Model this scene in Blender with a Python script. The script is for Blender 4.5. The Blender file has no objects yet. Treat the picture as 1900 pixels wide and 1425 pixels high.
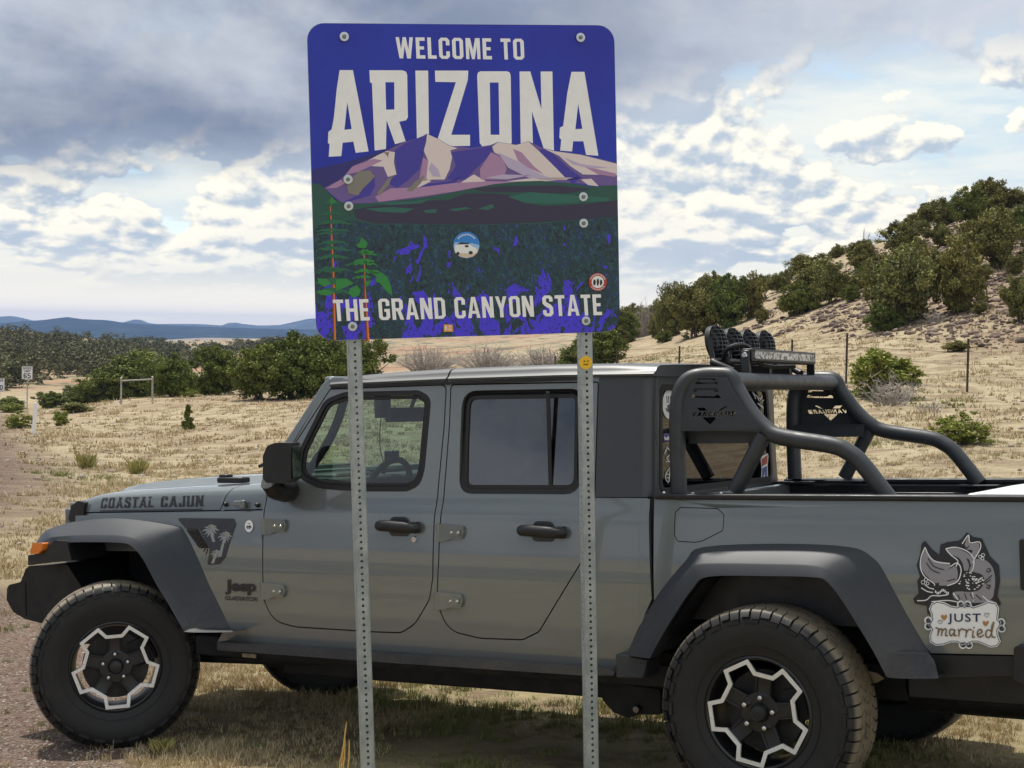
import bpy, bmesh, math, random
import numpy as np
from mathutils import Vector, Matrix
random.seed(7); RNG = np.random.default_rng(7)
scene = bpy.context.scene
COL = scene.collection

# ------------------------------------------------------------------ camera
W0, H0, FPX = 1900.0, 1425.0, 3036.9
PITCH, ROLL, CAMZ = 0.032114, 0.01762, 2.1306
_c, _s = math.cos(PITCH), math.sin(PITCH)
_f = Vector((0, _c, -_s)); _u = Vector((0, _s, _c)); _r = Vector((1, 0, 0))
_cr, _sr = math.cos(ROLL), math.sin(ROLL)
CR = _cr * _r + _sr * _u; CU = -_sr * _r + _cr * _u; CF = _f
CAMP = Vector((0, 0, CAMZ))
cam = bpy.data.cameras.new('camera'); camo = bpy.data.objects.new('camera', cam); COL.objects.link(camo)
cam.sensor_width = 36; cam.lens = FPX / W0 * 36; cam.clip_start = .1; cam.clip_end = 60000
camo.matrix_world = Matrix(((CR.x, CU.x, -CF.x, 0), (CR.y, CU.y, -CF.y, 0), (CR.z, CU.z, -CF.z, CAMZ), (0, 0, 0, 1)))
scene.camera = camo

# ------------------------------------------------------------------ light
SUN_EL, SUN_AZ = math.radians(66), math.radians(-30)      # azimuth from +Y (view direction) towards +X
sund = bpy.data.lights.new('sun', 'SUN'); sund.energy = 2.6; sund.angle = math.radians(2.0); sund.color = (1, .95, .87)
suno = bpy.data.objects.new('sun', sund); COL.objects.link(suno)
sdir = Vector((math.sin(SUN_AZ) * math.cos(SUN_EL), math.cos(SUN_AZ) * math.cos(SUN_EL), math.sin(SUN_EL)))
suno.rotation_euler = (-sdir).to_track_quat('-Z', 'Y').to_euler()
vs = scene.view_settings; vs.view_transform = 'Standard'; vs.look = 'None'; vs.exposure = 0.88; vs.gamma = 1.0
try: vs.use_curve_mapping = False
except Exception: pass
scene.cycles.max_bounces = 7; scene.cycles.transparent_max_bounces = 12
scene.cycles.volume_bounces = 0

# ------------------------------------------------------------------ node helpers
class NT:
    def __init__(s, tree): s.t = tree; s.n = tree.nodes; s.l = tree.links
    def node(s, typ, **kw):
        n = s.n.new(typ)
        for k, v in kw.items(): setattr(n, k, v)
        return n
    def put(s, sock, v):
        if v is None: return
        if isinstance(v, bpy.types.NodeSocket): s.l.new(v, sock)
        else: sock.default_value = v
    def m(s, op, a, b=None, c=None, clamp=False):
        n = s.node('ShaderNodeMath', operation=op); n.use_clamp = clamp
        s.put(n.inputs[0], a); s.put(n.inputs[1], b); s.put(n.inputs[2], c); return n.outputs[0]
    def ss(s, x, lo, hi, a=0., b=1.):
        n = s.node('ShaderNodeMapRange', interpolation_type='SMOOTHSTEP')
        s.put(n.inputs[0], x); n.inputs[1].default_value = lo; n.inputs[2].default_value = hi
        n.inputs[3].default_value = a; n.inputs[4].default_value = b; return n.outputs[0]
    def xyz(s, x, y, z):
        n = s.node('ShaderNodeCombineXYZ'); s.put(n.inputs[0], x); s.put(n.inputs[1], y); s.put(n.inputs[2], z); return n.outputs[0]
    def sep(s, v):
        n = s.node('ShaderNodeSeparateXYZ'); s.put(n.inputs[0], v); return n.outputs
    def noise(s, vec, scale, detail=4, rough=.55, dist=0, out=0, typ=None):
        n = s.node('ShaderNodeTexNoise'); s.put(n.inputs['Vector'], vec); n.inputs['Scale'].default_value = scale
        n.inputs['Detail'].default_value = detail; n.inputs['Roughness'].default_value = rough; n.inputs['Distortion'].default_value = dist
        return n.outputs[out]
    def voro(s, vec, scale, out='Distance', feature='F1', rand=1.):
        n = s.node('ShaderNodeTexVoronoi', feature=feature); s.put(n.inputs['Vector'], vec); n.inputs['Scale'].default_value = scale
        n.inputs['Randomness'].default_value = rand
        return n.outputs[out]
    def mix(s, f, a, b, typ='MIX'):
        n = s.node('ShaderNodeMix', data_type='RGBA', blend_type=typ); s.put(n.inputs[0], f)
        s.put(n.inputs[6], a if isinstance(a, bpy.types.NodeSocket) else (*a[:3], 1)); s.put(n.inputs[7], b if isinstance(b, bpy.types.NodeSocket) else (*b[:3], 1))
        return n.outputs[2]
    def ramp(s, x, stops, interp='LINEAR'):
        n = s.node('ShaderNodeValToRGB'); cr = n.color_ramp; cr.interpolation = interp
        while len(cr.elements) < len(stops): cr.elements.new(.5)
        for e, (p, c) in zip(cr.elements, stops): e.position = p; e.color = (*c[:3], 1)
        s.put(n.inputs[0], x); return n.outputs[0]
    def bump(s, h, strength=.3, dist=.01, normal=None):
        n = s.node('ShaderNodeBump'); n.inputs['Strength'].default_value = strength; n.inputs['Distance'].default_value = dist
        s.put(n.inputs['Height'], h); s.put(n.inputs['Normal'], normal); return n.outputs[0]
    def attr(s, name, out='Fac'):
        n = s.node('ShaderNodeAttribute'); n.attribute_name = name; return n.outputs[out]
def srgb(r, g, b):
    f = lambda c: (c / 255 / 12.92) if c / 255 <= .04045 else ((c / 255 + .055) / 1.055) ** 2.4
    return (f(r), f(g), f(b))
def newmat(name):
    m = bpy.data.materials.new(name); m.use_nodes = True
    nt = NT(m.node_tree); b = nt.n['Principled BSDF']; return m, nt, b
def mat(name, col, rough=.5, metal=0., coat=0., spec=None, var=0., vscale=8., bump=0., bscale=200., emit=None, transm=0., ior=None, bdist=.001, coatr=.05):
    m, nt, b = newmat(name)
    tc = nt.node('ShaderNodeTexCoord').outputs['Object']
    if var:
        f = nt.noise(tc, vscale, 5, .6)
        lo = tuple(c * (1 - var) for c in col); hi = tuple(min(1, c * (1 + var)) for c in col)
        nt.put(b.inputs['Base Color'], nt.mix(nt.ss(f, .3, .7), lo, hi))
        nt.put(b.inputs['Roughness'], nt.ss(nt.noise(tc, vscale * 1.7, 4), .3, .7, max(.02, rough - .08), min(1, rough + .08)))
    else:
        b.inputs['Base Color'].default_value = (*col, 1); b.inputs['Roughness'].default_value = rough
    b.inputs['Metallic'].default_value = metal
    if coat: b.inputs['Coat Weight'].default_value = coat; b.inputs['Coat Roughness'].default_value = coatr
    if spec is not None: b.inputs['Specular IOR Level'].default_value = spec
    if transm: b.inputs['Transmission Weight'].default_value = transm
    if ior: b.inputs['IOR'].default_value = ior
    if bump: nt.put(b.inputs['Normal'], nt.bump(nt.noise(tc, bscale, 3, .6), bump, bdist))
    if emit: b.inputs['Emission Color'].default_value = (*emit[:3], 1); b.inputs['Emission Strength'].default_value = emit[3]
    return m

# ------------------------------------------------------------------ world: physical sky under a broken deck of cumulus
def make_world():
    w = bpy.data.worlds.new('World'); scene.world = w; w.use_nodes = True
    nt = NT(w.node_tree); nt.n.clear()
    out = nt.node('ShaderNodeOutputWorld')
    sky = nt.node('ShaderNodeTexSky', sky_type='NISHITA'); sky.sun_disc = False
    sky.sun_elevation = SUN_EL; sky.sun_rotation = SUN_AZ; sky.altitude = 1900; sky.air_density = 1.2; sky.dust_density = 1.0
    b1 = nt.node('ShaderNodeBackground'); nt.put(b1.inputs[0], sky.outputs[0]); b1.inputs[1].default_value = .11
    g = nt.node('ShaderNodeTexCoord').outputs['Generated']
    x, y, z = nt.sep(g)[:3]
    el = nt.m('MULTIPLY', nt.m('ARCSINE', z), 57.2958)
    az = nt.m('MULTIPLY', nt.m('ARCTAN2', x, y), 57.2958)
    # coordinates: degrees; clouds flatten towards the horizon
    ez = nt.m('MULTIPLY', nt.m('LOGARITHM', nt.m('ADD', nt.m('MAXIMUM', el, 0.), 3.5), 2.718), 9.5)
    # wrap azimuth on a cylinder so there is no seam behind the camera
    ra = nt.m('MULTIPLY', az, 1 / 57.2958)
    R = 57.
    px = nt.m('MULTIPLY', nt.m('SINE', ra), R); py = nt.m('MULTIPLY', nt.m('COSINE', ra), R)
    P = nt.xyz(px, py, nt.m('MULTIPLY', ez, 1.25))
    def shift(v, d):
        n = nt.node('ShaderNodeVectorMath', operation='ADD'); nt.put(n.inputs[0], v); n.inputs[1].default_value = d; return n.outputs[0]
    def scl(v, d):
        n = nt.node('ShaderNodeVectorMath', operation='MULTIPLY'); nt.put(n.inputs[0], v); n.inputs[1].default_value = d; return n.outputs[0]
    # turbulence warp gives the cauliflower edges
    def density(off):
        q = shift(P, off)
        big = nt.noise(scl(q, (1, 1, 1.9)), .075, 2, .5)
        med = nt.noise(scl(q, (1, 1, 1.25)), .24, 12, .55, .1)
        wob = nt.noise(scl(q, (1, 1, 1.1)), .9, 4, .6, out=1)
        wv = nt.node('ShaderNodeVectorMath', operation='MULTIPLY_ADD'); nt.put(wv.inputs[0], wob); wv.inputs[1].default_value = (1.1, 1.1, 1.1); nt.put(wv.inputs[2], scl(q, (1, 1, 1.35)))
        puff = nt.m('ADD', nt.m('MULTIPLY', nt.voro(wv.outputs[0], .42), -.17), nt.m('MULTIPLY', nt.voro(wv.outputs[0], 1.05), -.085))
        return nt.m('ADD', nt.m('ADD', nt.m('MULTIPLY', big, .9), nt.m('MULTIPLY', med, .70)), nt.m('ADD', puff, .155)), med
    d0, med0 = density((3, 8, 1.0)); d1, med1 = density((3 - .2, 8, 1.0 + .42))
    # where the photograph has the heavy grey mass: upper part, stronger to the left
    up = nt.ss(nt.m('ADD', el, nt.m('ADD', nt.m('MULTIPLY', az, -.10), nt.m('MULTIPLY', nt.m('SUBTRACT', nt.noise(scl(P, (1, 1, 1.6)), .06, 6, .6), .5), 6.))), 6.0, 8.8)
    up = nt.m('MULTIPLY', up, nt.ss(el, 60, 22))
    cov = nt.ss(d0, .745, .785)                                        # cumulus coverage
    lit = nt.ss(nt.m('SUBTRACT', d0, d1), -.055, .06)                   # lit upper edges
    thick = nt.ss(d0, .78, 1.04)
    cum = nt.mix(lit, srgb(176, 189, 203), srgb(252, 246, 228))
    cum = nt.mix(nt.m('MULTIPLY', thick, .30), cum, srgb(204, 208, 214))
    # soft veil between: streaky stratus, pale blue-grey to cream near the horizon
    st = nt.noise(scl(shift(P, (9, 1, 4)), (1, 1, 4.2)), .085, 7, .58, .15)
    veilc = nt.mix(nt.ss(st, .36, .62), srgb(180, 206, 224), srgb(228, 231, 225))
    veilc = nt.mix(nt.ss(el, 5.5, .8), veilc, srgb(240, 236, 222))
    veilc = nt.mix(nt.ss(el, 1.6, .2), veilc, (1.12, 1.02, .84))
    c = nt.mix(nt.m('MULTIPLY', cov, nt.ss(el, .8, 3.0)), veilc, cum)
    dark = nt.mix(nt.ss(nt.noise(scl(shift(P, (2, 2, 9)), (1, 1, 2.0)), .06, 8, .58, .12), .38, .62), srgb(114, 127, 151), srgb(180, 187, 199))
    dark = nt.mix(nt.m('MULTIPLY', nt.ss(az, -6, 14), .45), dark, srgb(200, 206, 216))
    c = nt.mix(nt.m('MULTIPLY', up, .93), c, dark)
    # blue openings
    hole = nt.m('MULTIPLY', nt.ss(st, .47, .40), nt.m('SUBTRACT', 1., nt.m('MAXIMUM', cov, up)))
    b2 = nt.node('ShaderNodeBackground'); nt.put(b2.inputs[0], c); b2.inputs[1].default_value = 0.66
    mx = nt.node('ShaderNodeMixShader'); nt.put(mx.inputs[0], nt.m('SUBTRACT', 1., nt.m('MULTIPLY', hole, .30)))
    nt.l.new(b1.outputs[0], mx.inputs[1]); nt.l.new(b2.outputs[0], mx.inputs[2])
    # below the horizon: dull earth
    b3 = nt.node('ShaderNodeBackground'); b3.inputs[0].default_value = (*srgb(150, 145, 130), 1)
    m2 = nt.node('ShaderNodeMixShader'); nt.put(m2.inputs[0], nt.ss(el, -.6, -.1)); nt.l.new(b3.outputs[0], m2.inputs[1]); nt.l.new(mx.outputs[0], m2.inputs[2])
    nt.l.new(m2.outputs[0], out.inputs[0])
make_world()

# ------------------------------------------------------------------ geometry helpers
def ray(u, v):
    return CR * ((u - 950) / FPX) - CU * ((v - 712.5) / FPX) + CF
def at(u, v, d): return CAMP + ray(u, v) * d
def elev(u, v):
    """azimuth (rad from +Y), tangent of elevation along horizontal distance"""
    r = ray(u, v); h = math.hypot(r.x, r.y); return math.atan2(r.x, r.y), r.z / h
def link(o, parent=None):
    COL.objects.link(o)
    if parent is not None: o.parent = parent
    return o
def tag(o, label=None, cat=None, group=None, kind=None):
    if label: o['label'] = label
    if cat: o['category'] = cat
    if group: o['group'] = group
    if kind: o['kind'] = kind
    return o
def empty(name, loc=(0, 0, 0), rz=0, label=None, cat=None, group=None, M=None):
    o = bpy.data.objects.new(name, None); o.empty_display_size = .2; COL.objects.link(o)
    if M is not None: o.matrix_world = M
    else: o.location = loc; o.rotation_euler = (0, 0, rz)
    return tag(o, label, cat, group)
def mesh_from(name, verts, faces, mat_=None, smooth=True, parent=None, sharp=40, attrs=None):
    me = bpy.data.meshes.new(name)
    if isinstance(verts, np.ndarray) and isinstance(faces, np.ndarray):
        nv, nf, k = len(verts), len(faces), faces.shape[1]
        me.vertices.add(nv); me.vertices.foreach_set('co', verts.astype(np.float32).ravel())
        me.loops.add(nf * k); me.loops.foreach_set('vertex_index', faces.astype(np.int32).ravel())
        me.polygons.add(nf); me.polygons.foreach_set('loop_start', np.arange(0, nf * k, k, dtype=np.int32))
        me.polygons.foreach_set('loop_total', np.full(nf, k, dtype=np.int32)); me.update(calc_edges=True)
    else:
        me.from_pydata([tuple(v) for v in verts], [], [tuple(f) for f in faces]); me.update()
    if attrs:
        for k_, a in attrs.items():
            if a.ndim == 1:
                at_ = me.attributes.new(k_, 'FLOAT', 'POINT'); at_.data.foreach_set('value', a.astype(np.float32))
            else:
                at_ = me.attributes.new(k_, 'FLOAT_COLOR', 'POINT'); at_.data.foreach_set('color', np.c_[a, np.ones(len(a))].astype(np.float32).ravel())
    if smooth:
        me.polygons.foreach_set('use_smooth', np.ones(len(me.polygons), dtype=bool))
        if sharp: me.set_sharp_from_angle(angle=math.radians(sharp))
    if mat_: me.materials.append(mat_)
    o = bpy.data.objects.new(name, me); return link(o, parent)
def bm_obj(name, bm, mat_, parent=None, smooth=True, sharp=35, bevel=0, seg=2, bang=40):
    bmesh.ops.recalc_face_normals(bm, faces=bm.faces)
    me = bpy.data.meshes.new(name); bm.to_mesh(me); bm.free()
    if mat_: me.materials.append(mat_)
    if smooth:
        me.polygons.foreach_set('use_smooth', np.ones(len(me.polygons), dtype=bool)); me.set_sharp_from_angle(angle=math.radians(sharp))
    o = bpy.data.objects.new(name, me); link(o, parent)
    if bevel:
        b = o.modifiers.new('b', 'BEVEL'); b.width = bevel; b.segments = seg; b.limit_method = 'ANGLE'; b.angle_limit = math.radians(bang); b.harden_normals = False
    return o
def add_box(bm, c, s, rot=None):
    """box centred c with full sizes s, optional 3x3 rotation"""
    vs = []
    for dx in (-.5, .5):
        for dy in (-.5, .5):
            for dz in (-.5, .5):
                v = Vector((dx * s[0], dy * s[1], dz * s[2]))
                if rot is not None: v = rot @ v
                vs.append(bm.verts.new(v + Vector(c)))
    for f in ((0, 1, 3, 2), (4, 6, 7, 5), (0, 4, 5, 1), (2, 3, 7, 6), (0, 2, 6, 4), (1, 5, 7, 3)):
        bm.faces.new([vs[i] for i in f])
def add_tube(bm, pts, r, n=12, cap=True, close=False):
    """tube through points (radius number or list) with parallel transport frames"""
    pts = [Vector(p) for p in pts]; m = len(pts); rs = r if hasattr(r, '__len__') else [r] * m
    t = [(pts[min(i + 1, m - 1)] - pts[max(i - 1, 0)]).normalized() for i in range(m)]
    a = Vector((0, 0, 1)) if abs(t[0].z) < .9 else Vector((1, 0, 0))
    nrm = (a - a.dot(t[0]) * t[0]).normalized(); rings = []
    for i in range(m):
        nrm = (nrm - nrm.dot(t[i]) * t[i]).normalized(); b = t[i].cross(nrm)
        rings.append([bm.verts.new(pts[i] + (nrm * math.cos(k * 2 * math.pi / n) + b * math.sin(k * 2 * math.pi / n)) * rs[i]) for k in range(n)])
    for i in range(m - 1):
        for k in range(n):
            bm.faces.new((rings[i][k], rings[i][(k + 1) % n], rings[i + 1][(k + 1) % n], rings[i + 1][k]))
    if cap: bm.faces.new(rings[0][::-1]); bm.faces.new(rings[-1])
def add_lathe(bm, prof, n=48, axis='y', c=(0, 0, 0), close=False):
    """prof: list of (radius, offset along axis)"""
    rings = []
    for (r, h) in prof:
        ring = []
        for k in range(n):
            a = 2 * math.pi * k / n; p = r * math.cos(a), r * math.sin(a)
            v = {'y': (p[0], h, p[1]), 'x': (h, p[0], p[1]), 'z': (p[0], p[1], h)}[axis]
            ring.append(bm.verts.new((v[0] + c[0], v[1] + c[1], v[2] + c[2])))
        rings.append(ring)
    rr = rings + ([rings[0]] if close else [])
    for a_, b_ in zip(rr[:-1], rr[1:]):
        for k in range(n): bm.faces.new((a_[k], a_[(k + 1) % n], b_[(k + 1) % n], b_[k]))
    if not close:
        if prof[0][0] > 1e-6: bm.faces.new(rings[0][::-1])
        if prof[-1][0] > 1e-6: bm.faces.new(rings[-1])
def fillet(pts, rad, n=5):
    """round the corners of a closed 2-D polygon; rad number or list"""
    out = []; m = len(pts)
    for i in range(m):
        r = rad[i] if hasattr(rad, '__len__') else rad
        p = Vector(pts[i]); a = Vector(pts[i - 1]) - p; b = Vector(pts[(i + 1) % m]) - p
        la, lb = a.length, b.length
        if r <= 0 or la < 1e-6 or lb < 1e-6: out.append(tuple(p)); continue
        a.normalize(); b.normalize(); ang = a.angle(b, math.pi)
        if ang > math.radians(176): out.append(tuple(p)); continue
        d = min(r / math.tan(ang / 2), la * .48, lb * .48)
        for k in range(n + 1):
            t = k / n; q = (p + a * d) * (1 - t) ** 2 + p * 2 * t * (1 - t) + (p + b * d) * t * t
            out.append(tuple(q))
    return out
def smooth_line(pts, n=6, closed=False):
    """Catmull-Rom through points of any dimension"""
    P = [np.array(p, float) for p in pts]; m = len(P); out = []
    rng = range(m if closed else m - 1)
    for i in rng:
        if closed: p0, p1, p2, p3 = P[i - 1], P[i], P[(i + 1) % m], P[(i + 2) % m]
        else: p0, p1, p2, p3 = P[max(i - 1, 0)], P[i], P[i + 1], P[min(i + 2, m - 1)]
        for k in range(n):
            t = k / n
            out.append(tuple(.5 * ((2 * p1) + (p2 - p0) * t + (2 * p0 - 5 * p1 + 4 * p2 - p3) * t * t + (3 * p1 - p0 - 3 * p2 + p3) * t ** 3)))
    if not closed: out.append(tuple(P[-1]))
    return out
def fill_poly(bm, loops, place):
    """fill a 2-D outline with holes; place(x, z) -> 3-D"""
    es = []
    for lp in loops:
        q = [lp[0]]
        for p in lp[1:]:
            if (Vector(p) - Vector(q[-1])).length > 1e-5: q.append(p)
        if (Vector(q[0]) - Vector(q[-1])).length < 1e-5: q.pop()
        vs = [bm.verts.new((p[0], 0, p[1])) for p in q]
        es += [bm.edges.new((vs[i], vs[(i + 1) % len(vs)])) for i in range(len(vs))]
    r = bmesh.ops.triangle_fill(bm, edges=es, use_beauty=True, use_dissolve=False, normal=(0, 1, 0))
    return r
# ------------------------------------------------------------------ truck pose (ground under the truck is its plane)
TYAW, TPIT, TROL = 0.52971, 0.060558, -0.025965
def _tm():
    cy, sy = math.cos(TYAW), math.sin(TYAW)
    ex = np.array([cy, -sy, 0]); ey = np.array([sy, cy, 0]); ez = np.array([0, 0, 1.])
    c, s = math.cos(TPIT), math.sin(TPIT); ex, ez = c * ex + s * ez, -s * ex + c * ez
    c, s = math.cos(TROL), math.sin(TROL); ey, ez = c * ey + s * ez, -s * ey + c * ez
    return ex, ey, ez
_ex, _ey, _ez = _tm()
_T0 = np.array([-1.98678, 8.19244, CAMZ - 2.130605]) + _ey * .96
TM = Matrix(((_ex[0], _ey[0], _ez[0], _T0[0]), (_ex[1], _ey[1], _ez[1], _T0[1]), (_ex[2], _ey[2], _ez[2], _T0[2]), (0, 0, 0, 1)))
def plane_z(x, y):
    return _T0[2] - (_ez[0] * (x - _T0[0]) + _ez[1] * (y - _T0[1])) / _ez[2]

# ------------------------------------------------------------------ terrain: heights surveyed as (picture point, distance)
CTRL = [  # u, v, distance along the view
 (1900,1290,9.5),(1500,1290,9.6),(1000,1290,10.2),(500,1270,11),(100,1180,12),(-500,1180,12),(2500,1290,9.5),
 (1900,1150,13),(2500,1120,13),(1200,1150,13),(600,1100,14.5),(0,1030,16),(-500,1030,16),
 (1900,940,22),(2500,930,22),(1500,960,21),(1000,960,21),(600,960,21),(250,930,23),(0,905,25),(-500,900,26),
 (1900,800,32),(1500,830,31),(1000,860,32),(600,850,34),(300,838,38),(0,800,48),(-500,800,48),(2500,790,32),
 (1900,725,42),(1600,730,42),(1300,752,42),(1000,790,42),(600,790,46),(300,780,54),(0,780,62),(2500,700,42),
 (1900,660,52),(1600,668,54),(1300,690,56),(1100,705,58),(900,720,60),(620,738,62),(450,741,66),(250,742,74),(100,765,84),(0,775,92),(-500,780,92),(2500,600,50),
 (1900,600,60),(1700,625,62),(1500,648,64),(1350,660,66),(1200,668,70),(2500,540,60),
 (1900,470,80),(1700,510,82),(1500,568,86),(1350,610,92),(1150,655,100),(950,672,110),(700,700,115),
 (1900,372,105),(1800,398,108),(1700,440,110),(1600,466,113),(1500,500,116),(1400,542,122),(1300,590,130),(1180,616,140),(1080,640,150),(2500,250,100),
 (1900,400,150),(1500,540,165),(1200,640,190),(1900,500,300),(1500,585,330),(1200,640,360),(1900,590,900),(1400,600,900),
 (600,735,110),(300,745,120),(100,742,130),(-100,740,130),(-500,740,130),
 (500,705,200),(300,705,200),(150,722,200),(50,722,190),(-100,715,190),
 (600,680,300),(450,680,320),(330,690,300),(200,690,290),(90,684,280),(0,676,280),(-300,660,280),
 (560,648,520),(470,656,520),(380,668,480),(300,672,420),(200,662,400),(100,652,380),(0,648,370),(-300,620,360),
 (560,634,760),(450,640,760),(370,652,700),(300,658,560),(220,646,560),(100,634,520),(20,622,500),(-60,614,500),(-400,590,500),
 (560,628,1100),(420,634,1100),(300,650,1000),(150,640,1000),(0,634,1000),(-500,620,1000),
 (600,624,1500),(300,642,1500),(0,640,1500),(950,612,1200),(1900,600,1800),
 (-500,640,3000),(0,638,3000),(500,632,3000),(950,618,3000),(1900,610,3500),(2500,600,3500),(-1000,780,60),(3000,500,60),(-1000,640,1000),(3000,400,100),
]
def _tps(X, Y, lam=2e-4):
    d = np.linalg.norm(X[:, None] - X[None], axis=2); K = np.where(d > 0, d * d * np.log(d + 1e-12), 0) + lam * np.eye(len(X))
    P = np.c_[np.ones(len(X)), X]; n = len(X); A = np.zeros((n + 3, n + 3)); A[:n, :n] = K; A[:n, n:] = P; A[n:, :n] = P.T
    w = np.linalg.solve(A, np.r_[Y, np.zeros(3)]); return w
_cx = []; _cy = []
for u, v, d in CTRL:
    a, e = elev(u, v); r = ray(u, v); h = d * math.hypot(r.x, r.y)
    _cx.append((a * 3.0, math.log(h))); _cy.append(e)
_cx = np.array(_cx); _cw = _tps(_cx, np.array(_cy))
def terr(x, y):
    """height of the ground, vectorised"""
    x = np.asarray(x, float); y = np.asarray(y, float); sh = x.shape; x = x.ravel(); y = y.ravel()
    h = np.maximum(np.hypot(x, y), .3); a = np.arctan2(x, y)
    ac = np.clip(a, -.62, .62); fr = np.clip((np.abs(a) - .5) / .7, 0, 1)
    q = np.c_[ac * 3.0, np.log(np.clip(h, 8, 4000))]
    e = np.empty(len(q))
    for i in range(0, len(q), 20000):
        s = q[i:i + 20000]; d = np.linalg.norm(s[:, None] - _cx[None], axis=2)
        e[i:i + 20000] = np.where(d > 0, d * d * np.log(d + 1e-12), 0) @ _cw[:-3] + _cw[-3] + s @ _cw[-2:]
    z1 = CAMZ + e * h
    z1 = z1 * (1 - fr) + (-.3 - .004 * np.minimum(h, 900)) * fr
    zp = plane_z(x, y); zp = np.clip(zp, -3, 3)
    t = np.clip((h - 9.5) / 4.5, 0, 1); t = t * t * (3 - 2 * t)
    z = zp * (1 - t) + z1 * t
    # small relief, growing with distance
    k = np.clip((h - 11) / 40, 0, 1)
    z = z + k * (.05 * np.sin(x * .9 + 1.3 * np.sin(y * .37)) * np.sin(y * .61 + .7) + .10 * np.sin(x * .23 + 2) * np.sin(y * .17 + 1.1 * np.sin(x * .11)))
    k2 = np.clip((h - 150) / 400, 0, 1)
    z = z + k2 * 2.2 * np.sin(x * .021 + 1.7 * np.sin(y * .013)) * np.sin(y * .017 + 1)
    return z.reshape(sh)
def tz(x, y): return float(terr(np.array([x]), np.array([y]))[0])
def on_ground(u, v, dlo=12., dhi=600.):
    """where the view ray through a picture point meets the ground between two distances"""
    r = ray(u, v); ds = np.exp(np.linspace(math.log(dlo), math.log(dhi), 500))
    X = r.x * ds; Y = r.y * ds; Z = CAMZ + r.z * ds; T = terr(X, Y); k = np.nonzero(Z <= T)[0]
    i = int(k[0]) if len(k) else len(ds) - 1
    return Vector((X[i], Y[i], float(T[i]))), float(ds[i])
def ground_at(u, d):
    r = ray(u, 700); x, y = r.x * d, r.y * d; return Vector((x, y, tz(x, y)))

def _poly_sd(x, y, P):
    """signed distance to a polygon, positive inside"""
    x = np.asarray(x, float); y = np.asarray(y, float); d = np.full(x.shape, 1e9); ins = np.zeros(x.shape, bool); n = len(P)
    for i in range(n):
        (x0, y0), (x1, y1) = P[i], P[(i + 1) % n]; ex, ey = x1 - x0, y1 - y0; t = np.clip(((x - x0) * ex + (y - y0) * ey) / (ex * ex + ey * ey + 1e-12), 0, 1)
        d = np.minimum(d, np.hypot(x - x0 - t * ex, y - y0 - t * ey)); c = ((y0 > y) != (y1 > y)) & (x < (x1 - x0) * (y - y0) / (y1 - y0 + 1e-12) + x0); ins ^= c
    return np.where(ins, d, -d)
def _gp(u, v, d0):
    p_, d = on_ground(u, v, 4.5 if v > 1000 else 12, 150); return (p_.x, p_.y)
ROADS = None
def road_mask(x, y):
    """worn gravel: the pull-off under the front wheel and the shoulder beyond it at the left"""
    global ROADS
    if ROADS is None:
        ROADS = [[_gp(u, v, 0) for u, v in q] for q in ([(-900, 1700), (-900, 1090), (-300, 1085), (0, 1083), (110, 1092), (215, 1130), (285, 1300), (300, 1400), (345, 1700)], [(-900, 1010), (-300, 1000), (0, 978), (45, 950), (95, 905), (92, 868), (60, 850), (18, 800), (2, 768), (-40, 762), (-900, 762)])]
    x = np.asarray(x, float); y = np.asarray(y, float); h = np.hypot(x, y)
    w = (.10 + h * .004) * (np.sin(y * 1.9 + x * 2.3) + .8 * np.sin(y * 4.7 - x * 3.1) + .5 * np.sin(x * 11 + y * 7))
    m = 0
    for P in ROADS:
        s = _poly_sd(x, y, P) + w * .6; m = np.maximum(m, 1 / (1 + np.exp(-np.clip(s * np.where(h < 12, 9., 3.), -30, 30))))
    return m * (x < 1.5)

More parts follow.
